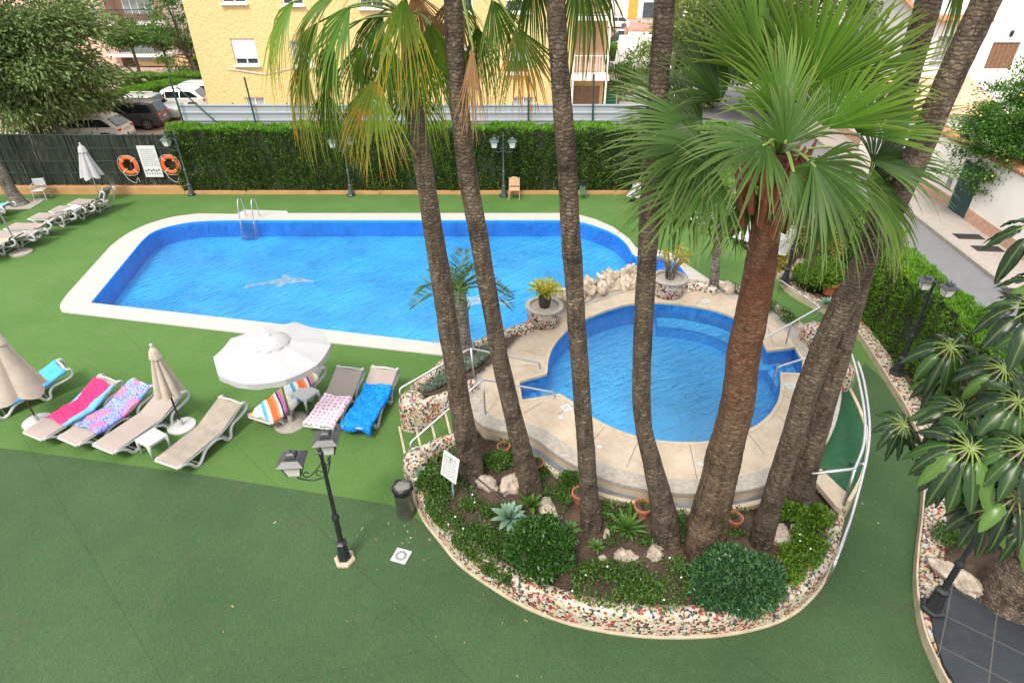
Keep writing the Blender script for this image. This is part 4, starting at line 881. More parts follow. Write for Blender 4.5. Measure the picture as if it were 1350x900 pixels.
for k, (x, y, rx, h, l) in enumerate(((575,640,.35,.3,'small leafy mound beside the sign post foot'),(700,650,.2,.25,'small bushy clump between the second and third palm trunks'),(1040,680,.28,.35,'bright leafy shrub between the rock and the right trunk foot'),(1072,685,.26,.3,'leafy shrub under the beige slab at the right end of the bed'),(655,612,.3,.22,'low leafy clump around the left terracotta pot'),(752,640,.22,.3,'tall leafy clump above the pot by the third palm trunk'))):
    shrub(x,y,.42,rx,rx*.8,h,1700,l,M['lime'] if k in (2,3) else M['cover'],.06,.032,name='low_shrub',seed=20+k,lumps=14,cat='shrub',core=.6)
# ground cover: stuff
def cover(name, poly_px, z, n, m, L, W, h=.12, seed=1, avoid=(), flowers=0):
    poly = px2(poly_px, z); xs = [p.x for p in poly]; ys = [p.y for p in poly]; rr = random.Random(seed); pts = []
    cl = [(rr.uniform(min(xs),max(xs)), rr.uniform(min(ys),max(ys)), rr.uniform(.5,1.3)) for _ in range(int(n/150)+5)]
    while len(pts) < n:
        c = rr.choice(cl); x = rr.gauss(c[0], .13*c[2]); y = rr.gauss(c[1], .13*c[2])
        if inside((x,y), poly): pts.append((x, y, z + rr.random()**.6*h*c[2]))
    V, Fc = leaves(np.array(pts), NR.normal(size=(n,3))*.8+np.array([0,0,.7]), NR.uniform(.6,1.2,n)*L, NR.uniform(.7,1.2,n)*W); o = npbuild(name, V, Fc, m); o['kind'] = 'stuff'
    if flowers:
        q = [pts[rr.randrange(n)] for _ in range(flowers)]; b = MB()
        for x, y, zz in q: b.lathe([(.018,0),(.012,.01),(0,.012)], 6, (x,y,zz+.04+h*.2))
        o = b.build('tiny_flowers', M['flower']); o['kind'] = 'stuff'
cover('ground_cover', [(548,640),(570,610),(600,625),(640,665),(668,665),(690,710),(670,775),(640,760),(600,722),(565,680)], .43, 14000, M['cover'], .05, .028, .13, 1, flowers=8)
cover('ground_cover', [(770,742),(830,745),(895,735),(915,760),(900,808),(850,812),(785,803),(752,795),(755,760)], .43, 5200, M['cover'], .055, .03, .12, 2, flowers=7)
cover('ground_cover', [(1030,720),(1050,690),(1100,680),(1095,720),(1075,755),(1045,780),(1010,770),(1020,740)], .43, 5500, M['lime'], .055, .03, .13, 3, flowers=3)
cover('ground_cover', [(628,570),(670,580),(700,602),(740,630),(770,650),(740,680),(710,650),(690,625),(650,600)], .43, 4000, M['cover'], .05, .028, .10, 4)
cover('ground_cover', [(790,660),(880,676),(990,672),(1050,655),(1070,665),(1010,700),(930,720),(800,720)], .43, 4500, M['cover'], .055, .03, .10, 5)
cover('ground_cover', [(585,600),(612,575),(620,600),(600,618)], .43, 1500, M['cover'], .05, .03, .14, 6)
cover('grey_ground_cover', [(556,518),(578,499),(602,483),(640,460),(672,444),(655,464),(628,484),(604,498),(575,512)], .90, 6500, M['grey_plant'], .06, .02, .1, 7)
cover('garden_plants', [(1045,352),(1120,395),(1150,440),(1180,490),(1185,480),(1150,420),(1110,370),(1060,340)], .22, 1500, M['cover'], .1, .03, .15, 8)
cover('garden_plants', [(1225,640),(1290,640),(1300,720),(1240,735),(1225,700)], .2, 1300, M['strap'], .16, .02, .16, 9)
cover('garden_plants', [(950,383),(1000,402),(1045,434),(1055,425),(1010,393),(960,372)], .78, 1500, M['cover'], .07, .03, .14, 10)
cover('dry_plants', [(1000,330),(1040,345),(1060,365),(1035,372),(1010,350)], .1, 1500, M['phoenix_y'], .1, .03, .15, 11)
b = MB(); b.sheet([px2([(915,376),(960,372),(1012,394),(1057,428),(1066,460),(1045,432),(1020,412),(977,391),(940,380)], DZ)], DZ-.06); struct(b.build('strip_soil_ground', M['mulch']))
sb = smooth_line(px2([(905,366),(960,370),(1015,392),(1060,426),(1072,450)], DZ), 4); b = MB(); sweep(b, [Vector((p.x,p.y,0)) for p in sb], [(-.5,DZ-.07),(.0,DZ-.04),(.0,0)]); tagp(b.build('rubble_edge', M['rock']), 'rough low rock edge of the planted strip behind the small pool', 'rock edge')
b = MB(); b.tube([P(590,598,9.0), G(612,615,.62), G(636,636,.70), G(660,655,.52), G(676,668,.45), G(690,690,.44)], .013, 7); tagp(b.build('garden_hose', M['black'], smooth=True), 'thin black hose running over the rock in the bed below the first palm', 'hose')
rr_ = random.Random(77); pts = []
for cxp, cyp, sp, n_ in ((545,690,.25,26),(500,700,1.2,22),(1150,700,.8,20),(480,790,1.5,22),(860,300,1.5,20),(700,850,1.0,14),(250,300,3,18)):
    c = G(cxp,cyp,0)
    for k in range(n_):
        x, y = rr_.gauss(c.x, sp), rr_.gauss(c.y, sp*.7)
        if not inside((x,y), [(p.x,p.y) for p in OUT]) and not inside((x,y), [(p.x,p.y) for p in PW]): pts.append((x,y,.012))
V, Fc = leaves(np.array(pts), NR.normal(size=(len(pts),3))*np.array([1,1,.12]), NR.uniform(.03,.09,len(pts)), NR.uniform(.015,.035,len(pts)), .05)
o = npbuild('fallen_leaves', V, Fc, leafmat('fallen_leaf', [(.35,.28,.12),(.28,.16,.06),(.5,.45,.36)], .8, .1)); o['kind'] = 'stuff'
# ------------------------------------------------------------------ hedges
def hedge(name, label, a, bb, wid, h, n, L, W, z0=0, mtop=None, mside=None, seed=1, holes=0):
    a, bb = Vector((a[0],a[1],0)), Vector((bb[0],bb[1],0)); root = thing(name, label, 'hedge', ((a+bb)/2).to_tuple()); d = bb-a; Ln = d.length; d.normalize(); s = Vector((-d.y,d.x,0)); rr = np.random.default_rng(seed)
    areas = np.array([Ln*h, Ln*h*.5, Ln*wid, wid*h, wid*h]); f = rr.choice(5, n, p=areas/areas.sum()); u = rr.random(n)*Ln; v = rr.random(n); off = np.abs(rr.normal(size=n))*.05
    bul = .06*np.sin(u*2.1+seed)+.05*np.sin(u*5.3+v*4)+.04*np.sin(v*9+u)+.04*np.sin(u*11.7+v*3)
    X = np.zeros((n,3)); N_ = np.zeros((n,3)); A = np.array(a); D = np.array(d); S = np.array(s); Z = np.array([0,0,1.0])
    def put(m, uu, ss, zz, nn): X[m] = A + D*uu[m][:,None] + S*ss[m][:,None] + Z*zz[m][:,None]; N_[m] = nn
    w2 = wid/2
    put(f==0, u, -(w2+bul-off), z0+v*h, -S); put(f==1, u, (w2+bul-off), z0+v*h, S); put(f==2, u, (v*2-1)*w2, z0+h+bul*.8-off*.7, Z)
    put(f==3, 0*u-bul+off, (rr.random(n)*2-1)*w2, z0+v*h, -D); put(f==4, 0*u+Ln+bul-off, (rr.random(n)*2-1)*w2, z0+v*h, D)
    O = N_*.6 + rr.normal(size=(n,3))*.45 + Z*.7
    ls, ws = rr.uniform(.6,1.3,n)*L, rr.uniform(.7,1.2,n)*W
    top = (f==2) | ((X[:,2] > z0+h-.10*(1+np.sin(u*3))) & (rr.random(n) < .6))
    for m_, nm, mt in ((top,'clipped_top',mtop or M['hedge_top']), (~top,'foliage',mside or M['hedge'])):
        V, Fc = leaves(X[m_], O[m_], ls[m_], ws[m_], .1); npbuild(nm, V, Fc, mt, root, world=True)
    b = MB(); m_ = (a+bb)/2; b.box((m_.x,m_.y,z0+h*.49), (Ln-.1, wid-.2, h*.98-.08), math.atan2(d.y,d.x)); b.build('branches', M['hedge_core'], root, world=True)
    return root
YH = 26.25
xl = P(243,255,YH).x
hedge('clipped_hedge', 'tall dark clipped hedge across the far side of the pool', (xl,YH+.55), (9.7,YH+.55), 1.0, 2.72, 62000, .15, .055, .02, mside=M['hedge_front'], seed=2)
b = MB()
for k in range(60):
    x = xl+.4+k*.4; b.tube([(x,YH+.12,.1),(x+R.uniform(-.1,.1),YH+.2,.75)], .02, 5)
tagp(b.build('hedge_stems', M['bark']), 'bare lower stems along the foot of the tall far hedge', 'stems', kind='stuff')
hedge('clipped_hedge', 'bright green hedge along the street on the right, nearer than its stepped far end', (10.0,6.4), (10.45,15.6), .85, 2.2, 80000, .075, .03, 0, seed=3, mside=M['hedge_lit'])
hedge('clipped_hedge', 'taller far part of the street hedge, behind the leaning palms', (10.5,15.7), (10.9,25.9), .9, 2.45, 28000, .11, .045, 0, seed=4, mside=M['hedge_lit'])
# ------------------------------------------------------------------ trees
def tree(name, label, base, h, crown_c, cr, nclump, per, L, W, m, tr=.25, seed=1, grp=None, clump=.22, cat='tree', gap=1.0, down=.0):
    """tapered trunk, limbs to the clumps, and leaf clumps spread through the crown"""
    base = Vector(base); cc = Vector(crown_c); root = thing(name, label, cat, base, 0, grp); rr = np.random.default_rng(seed); r2 = random.Random(seed)
    K = rr.normal(size=(nclump,3)); K /= np.linalg.norm(K, axis=1, keepdims=True); K *= (rr.random((nclump,1))**.35)*rr.uniform(.85,1.1,(nclump,1)); C = K*np.array(cr)+np.array(cc)
    n = nclump*per; idx = np.repeat(np.arange(nclump), per); sz = rr.uniform(.6,1.3,nclump)
    D = rr.normal(size=(n,3)); D[:,2] = D[:,2]*.55+.1; Pt = C[idx] + D*np.array([clump,clump,clump*.8])*sz[idx][:,None]*np.mean(cr)
    O = D*.4+(C[idx]-np.array(cc))/np.mean(cr)*.8+rr.normal(size=(n,3))*.5+np.array([0,0,-down])
    V, Fc = leaves(Pt, O, rr.uniform(.6,1.25,n)*L, rr.uniform(.7,1.2,n)*W, .1); npbuild('crown', V, Fc, m, root, world=True)
    b = MB(); top = Vector((cc.x,cc.y,cc.z-cr[2]*.25)); mid = base.lerp(top,.5)+Vector((r2.uniform(-.15,.15),0,0)); b.tube([base-Vector((0,0,.1)), base+Vector((0,0,.15)), mid, top], [tr*1.35, tr*1.0, tr*.75, tr*.45], 10)
    tb = b.build('trunk', M['bark'], root, smooth=True, world=True)
    b = MB()
    for k in range(min(nclump, 26)):
        e = Vector(C[k]); s = base.lerp(top, r2.uniform(.6,1)); b.tube([s, s.lerp(e,.5)+Vector((0,0,.1*h*.2)), e], [tr*.32, tr*.18, tr*.05], 5, cap=False)
    b.v = [tuple(Vector(v)-root.location) for v in b.v]; b.build('limbs', M['bark'], tb); return root
YT = 33.0
tc = P(24,70,YT)
tree('dense_tree', 'huge dense grey green tree behind the reed fence at the left', G(38,150,0).lerp(G(38,150,0),1) if False else Vector((P(38,165,YT).x,YT,0)), 9, tc, (4.0,3.5,4.0), 170, 330, .30, .10, M['tree_dark'], .35, 7, clump=.17, down=.4)
q = P(150,150,36); tree('low_tree', 'bushy lower branches of the second tree behind the dense one, beside the parked cars', (q.x-3.2,36,0), 3, (q.x-3.6,36,1.5), (2.3,1.6,1.4), 34, 170, .22, .08, M['tree_dark'], .15, 8, clump=.25)
q = P(236,45,52); tree('feathery_tree', 'light feathery tree beside the corner of the yellow building', (q.x+1.0,52,0), 8, q, (2.0,1.9,4.0), 34, 130, .26, .10, M['tree_mid'], .2, 9, clump=.16)
q = P(183,93,56); tree('round_tree', 'small rounded tree in front of the balcony building above the far cars', (q.x,56,0), 3.5, (q.x,56,3.4), (2.3,1.8,.9), 30, 150, .25, .12, M['tree_mid'], .15, 10, clump=.25)
q = P(224,96,58); tree('round_tree', 'darker small tree right of the rounded one, before the balcony building', (q.x,58,0), 3, (q.x,58,2.9), (1.7,1.4,.9), 20, 130, .25, .12, M['tree_mid'], .13, 12, clump=.25)
q = P(952,40,44); tree('leafy_tree', 'pale yellow green tree beyond the fence, behind the crooked palm', (q.x,44,0), 8, q, (4.1,3.3,4.6), 95, 190, .3, .14, M['tree_light'], .3, 13, clump=.17)
q = P(1040,30,40); tree('leafy_tree', 'yellow green tree filling the gap behind the big palm crown', (q.x,40,0), 8, q, (4.2,3,4.2), 80, 160, .3, .14, M['tree_mid'], .3, 14, clump=.18)
q = P(835,100,41); tree('vine_bush', 'bright climbing shrub over the white roof beyond the fence', (q.x,41,0), 3, (q.x+.7,41,3.0), (1.1,1.0,1.7), 24, 120, .22, .11, M['tree_light'], .12, 15, clump=.25)
q = P(818,107,37); tree('vine_bush', 'olive green shrub above the pierced block wall', (q.x,37,0), 3, (q.x,37,3.0), (1.1,.8,.7), 16, 120, .18, .09, M['tree_mid'], .08, 16, clump=.28)
q = P(1334,172,22.6); tree('citrus_tree', 'citrus tree with yellow fruit behind the white street wall at the right', (19.0,22.8,0), 5, q+Vector((.35,0,0)), (1.95,1.5,2.25), 120, 280, .115, .055, M['citrus'], .15, 17, clump=.15)
ct_ = [o for o in COL.objects if o.name.startswith('citrus_tree')][0]; fb = MB(); rf = random.Random(5)
for k in range(26):
    a, e = rf.uniform(0,6.28), rf.uniform(-1,1.2); d = Vector((math.cos(a)*math.cos(e), -abs(math.sin(a)*math.cos(e)), math.sin(e))); c = q+Vector((.3,0,0))+Vector((d.x*2.1,d.y*1.6,d.z*2.3))
    f_ = MB(); f_.lathe([(0,-.036),(.026,-.025),(.036,0),(.026,.025),(0,.036)], 8, c); f_.build('fruit', M['fruit'], ct_, smooth=True, world=True)
# ------------------------------------------------------------------ umbrella tree in the right foreground
sbase = Vector((5.6,2.7,0)); root = thing('umbrella_tree', 'umbrella tree with large glossy drooping leaf rosettes in the right foreground', 'tree', sbase)
fork = Vector((4.75,3.2,5.2)); b = MB(); b.tube([sbase, sbase+Vector((-.15,.1,2.4)), fork], [.15,.11,.07], 10); trk = b.build('trunk', M['bark'], root, smooth=True, world=True)
def schef(hub, r, n, tilt, parent, seed):
    rr = random.Random(seed); ns = 12
    tilt = Vector(tilt).normalized(); ax = tilt.cross(Vector((0,1,0))); ax = ax.normalized() if ax.length > .1 else Vector((1,0,0)); ay = tilt.cross(ax)
    b = MB(); b.c = []; st = MB()
    shade = rr.random()
    for i in range(n):
        a = 2*PI*i/n + rr.uniform(-.12,.12) + seed; d = (ax*math.cos(a)+ay*math.sin(a) - tilt*rr.uniform(-.05,.3)).normalized()
        d = (d + Vector((0,0,-.25*rr.random()))).normalized(); s = d.cross(tilt).normalized(); nn = s.cross(d)
        pl = r*.26*rr.uniform(.85,1.2); L = r*rr.uniform(.62,.82); w_ = L*rr.uniform(.38,.46); o = len(b.v); rnd = min(1, max(0, rr.gauss(.45,.22)+.25*(shade-.5)))
        if rr.random() < .05: rnd = rr.uniform(.85,1)
        c0 = hub + d*pl; st.tube([hub, hub+d*pl*.5+nn*.02, c0+d*.03], [.006,.005,.004], 5)
        dr = rr.uniform(.6,1.25); twist = rr.uniform(-.5,.5)
        T = [0,.06,.15,.28,.42,.56,.7,.82,.91,.97,1.0]
        for t in T:
            q = (math.sin(PI*t**.85)**.65)*1.0 if 0 < t < 1 else .02
            c = c0 + d*L*t*(1-.18*dr*t) + Vector((0,0,-1))*L*dr*(t**1.9)*.75 + nn*.0
            tw = twist*t; s_ = s*math.cos(tw)+nn*math.sin(tw)
            for u, h, cv in ((-1,-.12,0),(-.55,.06,.45),(0,-.02,1),(.55,.06,.45),(1,-.12,0)):
                ru = .012*math.sin(t*26+u*3)*abs(u)
                b.v.append(tuple(c+s_*w_*.5*q*u+nn*(w_*h*q+ru*q))); b.c.append((cv, rnd, 0, 1))
        for j in range(len(T)-1):
            for u in range(4): b.f.append((o+j*5+u, o+j*5+u+1, o+(j+1)*5+u+1, o+(j+1)*5+u))
    f_ = b.build('leaf_rosette', M['schef'], parent, smooth=True, world=True)
    st.v = [tuple(Vector(v)-parent.location) for v in st.v]; st.build('leaf_stalks', M['petiole'], f_)
SCH = [((1253,458),3.9,.40,14),((1322,486),3.6,.40,15),((1342,529),3.1,.40,13),((1268,541),3.3,.40,14),((1278,591),2.9,.46,16),((1190,560),3.4,.30,10),((1352,592),2.8,.42,14),((1338,655),2.7,.38,11),((1300,672),2.9,.36,10),((1250,620),3.1,.30,9),((1290,520),3.8,.36,13),((1352,440),3.9,.3,9),((1310,560),3.5,.34,12),((1345,700),2.9,.3,10),((1300,625),3.2,.32,11),
       ((1362,408),3.0,.38,10),((1368,300),3.6,.36,9),((1372,372),3.4,.3,9),((1240,500),4.0,.3,11)]
for k, ((x,y),Y,r,n) in enumerate(SCH):
    hub = P(x,y,Y); b = MB(); b.tube(smooth_line([fork+Vector((0,0,-.05*(k % 6))), fork.lerp(hub,.35)+Vector((.06*math.sin(k*2.1),.06*math.cos(k*1.7),-.10)), fork.lerp(hub,.7)+Vector((.05*math.cos(k*3.1),0,-.16)), hub+Vector((0,0,-.10)), hub],3), [.034-.0018*min(q_,12) for q_ in range(13)], 6, cap=False); b.build('branch', M['bark'], root, world=True)
    schef(hub, r*.76, n, (R.uniform(-.3,.1),-R.uniform(.25,.6),.9), root, 50+k)
# ------------------------------------------------------------------ sun loungers
def sling_z(x, back=.28):       # height of the sling along its length (foot at 0, head at 1.92)
    return .32 + (0 if x < 1.15 else (x-1.15)/.77*back)
def lounger(label, loc, rz, back=.28, sling=None, group='sun loungers'):
    root = thing('sun_lounger', label, 'sun lounger', loc, rz, group)
    def sx(x): return x if x < 1.15 else 1.15 + (x-1.15)*math.cos(math.atan2(back,.77))*(1.0 if back < .5 else 1.0)
    for s in (-1, 1):
        y = s*.31; b = MB()
        hz = sling_z(1.92, back); hx = sx(1.92)
        L = smooth_line([(hx-.04,y,hz-.02),(hx+.05,y,hz-.03),(hx+.09,y,hz-.12),(hx+.03,y,hz-.22),(hx-.16,y,.33 if back < .5 else .30),(1.50,y,.30),(1.40,y,.20),(1.36,y,.05),(1.30,y,.02),(1.24,y,.04),(1.16,y,.16),(1.02,y,.24),(.86,y,.25),(.68,y,.21),(.52,y,.06),(.44,y,.02),(.36,y,.04),(.26,y,.20),(.12,y,.29),(.02,y,.30)], 4)
        b.tube(L, .036, 8, flat=1.0); b.build('side_frame', M['white_plastic'], root, smooth=True)
        b = MB(); L = [(.02,y,.30),(1.15,y,.30),(hx-.03,y,hz-.025)]; b.tube(smooth_line(L,5), .025, 6); b.build('rail', M['white_plastic'], root, smooth=True)
    for cx_, cz_, cr_ in ((.0,.30,.02),(1.3,.06,.016),(.45,.06,.016)): b = MB(); b.tube([(cx_,-.31,cz_),(cx_,.31,cz_)], cr_, 6); b.build('crossbar', M['white_plastic'], root)
    b = MB(); hx = sx(1.9); hz = sling_z(1.9, back); b.tube([(hx,-.31,hz),(hx+.01,0,hz+.015),(hx,.31,hz)], .025, 8); b.build('head_bar', M['white_plastic'], root, smooth=True)
    b = MB(); xs = [0,.02,.25,.5,.8,1.1,1.15,1.2,1.4,1.65,1.88]
    for x in xs:
        for j in range(7): y = -.325+.65*j/6; b.v.append((sx(x), y, sling_z(x, back)+.012-.012*math.sin(PI*j/6)+(-.02 if x == 0 else 0)))
    for i in range(len(xs)-1):
        for j in range(6): b.f.append((i*7+j, (i+1)*7+j, (i+1)*7+j+1, i*7+j+1))
    n = len(b.v); b.v += [(x,y,z-.012) for x,y,z in b.v]; b.f += [tuple(n+q for q in reversed(f)) for f in list(b.f)]
    b.build('sling', sling or M['sling'], root, smooth=True)
    return root
def place(foot, head, zf=.33, zh=.58):
    a, c = G(*foot, zf), G(*head, zh); return Vector((a.x,a.y,0)), math.atan2(c.y-a.y, c.x-a.x)
LG = [((-36,540),(82,481),'beige lounger under a plain blue towel at the far left, beside the folded umbrella',None),((42,574),(150,495),'beige lounger under the pink towel, its bare foot end showing',None),((88,581),(196,499),'beige lounger under the blue towel with pink flowers',None),((135,591),(235,509),'bare beige lounger between the flowered towel and the little white table',None),
      ((219,611),(313,521),'bare weathered tan lounger, nearest one, right of the little white table','w'),((342,553),(418,476),'lounger under the striped towel and the open white umbrella',None),((417,562),(468,476),'lounger with a white towel with pink dots hanging over its foot',None),((468,562),(513,476),'rightmost lounger of the front row, under a bright blue towel',None)]
front = []
for k, (f_, h_, lab, wz) in enumerate(LG):
    loc, rz = place(f_, h_)
    o = lounger(lab, loc, rz, sling=M['sling2'] if wz else None, group='sun loungers in the front row by the pool'); front.append((loc, rz))
back_rows = [(-18.25,24.35,.6,'lounger nearest the reed fence, its raised back covered by a grey towel'),(-18.5,23.5,.3,'beige lounger heaped with a dark patterned cloth and white towel, second from the reed fence'),(-18.8,22.7,.25,'beige lounger half covered by the black and white animal print towel'),(-19.0,21.65,.3,'beige lounger third from the left end of the far row, beside the animal print towel'),
             (-19.05,20.85,.2,'bare beige lounger in the far left row, between the brown towel and the striped one'),(-19.3,20.1,.3,'lounger under the orange and beige striped towel at the left edge'),(-19.6,19.3,.3,'nearest lounger of the far left row, cut by the left edge'),(-22.3,23.8,.15,'blue sling lounger alone at the left edge near the leaning palm'),(-22.1,22.8,.2,'white lounger at the left edge in front of the blue one')]
for k, (x, y, bk, lab) in enumerate(back_rows):
    m_ = mat('blue_sling_fabric', (.10,.36,.55), .8) if k == 7 else None
    lounger(lab, (x,y,0), rad(-4+R.uniform(-3,3)), bk, m_, 'sun loungers in the far left rows')
p = G(832,268,0); lounger('white lounger seen through the palm leaves beyond the far right end of the pool', (p.x+.1,p.y-.1,0), rad(70), .4, M['canvas'], 'sun loungers on the far right lawn')
p = G(975,326,0); lounger('white lounger on the far right lawn, left of the thick palm trunk', p, rad(48), .5, M['canvas'], 'sun loungers on the far right lawn')
p = G(1020,345,0); lounger('white lounger on the far right lawn, right of the thick palm trunk', p, rad(58), .6, M['canvas'], 'sun loungers on the far right lawn')
p = G(905,296,0); lounger('white lounger on the far right lawn behind the crooked palm', p, rad(20), .4, M['canvas'], 'sun loungers on the far right lawn')
# ---- towels
def pat(name, fn):
    t = NT(name); c = fn(t); f = t.math('ADD', t.noise(3.5, 4), t.math('MULTIPLY', t.noise(60, 2), .06)); t.set(c, .95, spec=.1); t.bump(f, .5, .06); return t.m
def p_plain(a, b_): return lambda t: t.ramp(t.noise(4, 4), [(.3, a), (.7, b_)])
def p_pink(t):
    sx = t.n('ShaderNodeSeparateXYZ'); t.l(t.obj(), sx.inputs[0]); ay = t.math('ABSOLUTE', t.math('ADD', sx.outputs[1], -.04)); ax = t.math('ABSOLUTE', t.math('ADD', sx.outputs[0], -1.18))
    d = t.math('MAXIMUM', t.math('MULTIPLY', ay, 1.0), t.math('MULTIPLY', ax, .42)); d = t.math('ADD', d, t.math('MULTIPLY', t.noise(5, 3), .14)); waist = t.math('MULTIPLY', t.math('SUBTRACT', .2, t.math('MINIMUM', ax, .2)), .45); d = t.math('ADD', d, waist)
    return t.ramp(d, [(.0, (.45,.02,.10)), (.16, (.6,.035,.13)), (.36, (.6,.04,.16)), (.38, (.12,.38,.6)), (.45, (.15,.42,.66))])
def p_flower(t):
    v = t.n('ShaderNodeTexVoronoi', voronoi_dimensions='2D'); v.inputs['Scale'].default_value = 2.3; v.inputs['Randomness'].default_value = .7; t.l(t.mapping((1,1,.02)), v.inputs['Vector']); d = t.math('ADD', v.outputs['Distance'], t.math('MULTIPLY', t.noise(9, 2), .22))
    bg = t.ramp(t.noise(22, 3), [(.42, (.06,.12,.62)), (.5, (.2,.5,.85)), (.6, (.45,.05,.4))]); f = t.ramp(d, [(.12, (.9,.35,.12)), (.25, (.85,.12,.35)), (.38, (.9,.25,.3)), (.43, (.5,.05,.42))])
    return t.mix(t.ramp(d, [(.44, 0.0), (.46, 1.0)]), f, bg)
def p_dots(t):
    v = t.n('ShaderNodeTexVoronoi'); v.inputs['Scale'].default_value = 9; v.inputs['Randomness'].default_value = .25; t.l(t.mapping((1,1,.05)), v.inputs['Vector'])
    return t.ramp(v.outputs['Distance'], [(.26, (.62,.22,.38)), (.32, (.78,.68,.74))])
def p_stripe(t):
    w_ = t.n('ShaderNodeTexWave', wave_profile='SAW', bands_direction='X'); t.l(t.mapping((1,1,1),(0,0,rad(38))), w_.inputs[0]); w_.inputs['Scale'].default_value = .42; w_.inputs['Distortion'].default_value = .6
    return t.ramp(w_.outputs[0], [(0,(.72,.7,.66)),(.14,(.08,.4,.62)),(.24,(.75,.74,.7)),(.34,(.85,.18,.06)),(.5,(.9,.28,.12)),(.58,(.75,.72,.68)),(.66,(.02,.03,.12)),(.7,(.6,.2,.45)),(.8,(.45,.5,.08)),(.88,(.78,.75,.7))], 'CONSTANT')
def p_blue(t):
    v = t.noise(9, 3, dist=2.5); return t.ramp(v, [(.53, (.005,.16,.66)), (.57, (.05,.4,.75)), (.61, (.005,.18,.68))])
def p_animal(t):
    return t.ramp(t.noise(16, 3, dist=1.2), [(.49, (.015,.015,.018)), (.54, (.42,.38,.33)), (.6, (.3,.25,.2))])
def p_warm(t): 
    w_ = t.n('ShaderNodeTexWave'); t.l(t.obj(), w_.inputs[0]); w_.inputs['Scale'].default_value = 2; w_.inputs['Distortion'].default_value = 3; return t.ramp(w_.outputs[0], [(0,(.55,.45,.3)),(.4,(.6,.2,.12)),(.6,(.1,.3,.22)),(.8,(.6,.55,.45))])
def towel(lab, place_, x0, x1, m, back=.28, over=.05, y0=-.33, y1=.33, cr=.012, hang=0, seed=1, lift=.022):
    """cloth on the lounger's sling: creased, dropping at both sides and, with hang, over the foot end"""
    loc, rz = place_; b = MB(); nx, ny = 44, 22; rr = random.Random(seed); ph = [rr.uniform(0,6) for _ in range(8)]; tot = x1-x0+hang
    kx_ = math.cos(math.atan2(back,.77))
    for i in range(nx+1):
        s = -hang + tot*i/nx + x0
        for j in range(ny+1):
            y = (y0-over)+(y1-y0+2*over)*j/ny + .02*math.sin(s*5+ph[0]) + .015*math.sin(s*13+ph[1]); x = s + .025*math.sin(y*9+ph[2]); z = 0
            if x < x0 and hang: z = -(x0-x)*.95; xx = x0-.02+.03*math.sin(y*14+ph[6])
            else: xx = x
            zz = sling_z(max(0,xx), back)+lift+z; ex = max(0, y-.335, -.335-y)
            zz -= ex*1.1 + (.0 if ex == 0 else 0.005); y -= math.copysign(ex*.8, y) if ex else 0
            zz += cr*(math.sin(s*11+y*6+ph[3])*.5+math.sin(s*23-y*17+ph[4])*.35+math.sin(s*4+y*31+ph[5])*.35+abs(math.sin(s*7-y*9+ph[7])))
            xp = xx if xx < 1.15 else 1.15+(xx-1.15)*kx_
            b.v.append((xp, y, zz))
    w1 = ny+1
    for i in range(nx):
        for j in range(ny): b.f.append((i*w1+j, (i+1)*w1+j, (i+1)*w1+j+1, i*w1+j+1))
    o = b.build('towel', m, smooth=True); o.location = loc; o.rotation_euler = (0,0,rz); sm = o.modifiers.new('thickness','SOLIDIFY'); sm.thickness = .007; sm.offset = 1
    return tagp(o, lab, 'towel')
towel('plain blue towel spread over the lounger beside the folded umbrella at the left', front[0], .55, 1.86, pat('blue_towel', p_plain((.06,.30,.62),(.10,.42,.75))), over=.07, seed=1)
towel('pink and light blue towel spread on the second lounger from the left', front[1], .5, 1.8, pat('pink_towel', p_pink), over=.06, seed=2, cr=.016)
towel('blue towel with large pink and orange flowers, fringed at its foot end', front[2], .42, 1.9, pat('flower_towel', p_flower), over=.05, seed=3)
towel('white, orange and blue striped towel under the open umbrella', front[5], .02, 1.7, pat('striped_towel', p_stripe), over=.08, seed=4, cr=.02, hang=0)
towel('white towel with pink dots hanging over the foot of the lounger', front[6], .0, 1.1, pat('dotted_towel', p_dots), over=.07, seed=5, cr=.018)
towel('bright blue towel with pale swirls, its end hanging over the lounger foot', front[7], .0, 1.42, pat('swirl_towel', p_blue), over=.07, seed=6, cr=.016, hang=.16)
BRp = [(Vector((x,y,0)), rad(-4)) for x,y,_,_ in back_rows]
towel('grey towel draped over the raised lounger back nearest the reed fence', BRp[0], 1.12, 1.96, pat('grey_towel', p_plain((.25,.27,.31),(.42,.44,.48))), back=.6, over=.03, seed=7, lift=.03)
towel('white folded towel on the second lounger from the reed fence', BRp[1], .7, 1.2, pat('white_towel', p_plain((.62,.64,.66),(.74,.74,.74))), over=-.05, seed=8, lift=.05, cr=.03)
towel('dark patterned cloth heaped on the raised head of the second lounger from the reed fence', BRp[1], 1.15, 1.9, pat('dark_cloth', p_animal), back=.3, over=.05, seed=9, lift=.06, cr=.035)
towel('long black and white animal print towel on the third lounger from the reed fence', BRp[2], .8, 1.9, pat('animal_towel', p_animal), back=.25, over=.05, seed=10, cr=.02)
towel('brown and beige towel on the head of the lounger before the animal print one', BRp[3], 1.25, 1.9, pat('brown_towel', p_plain((.3,.22,.15),(.5,.42,.34))), back=.3, over=.03, seed=11)
towel('orange, green and beige striped towel on a lounger at the left edge', BRp[5], .7, 1.9, pat('warm_towel', p_warm), back=.3, over=.06, seed=12, cr=.03)
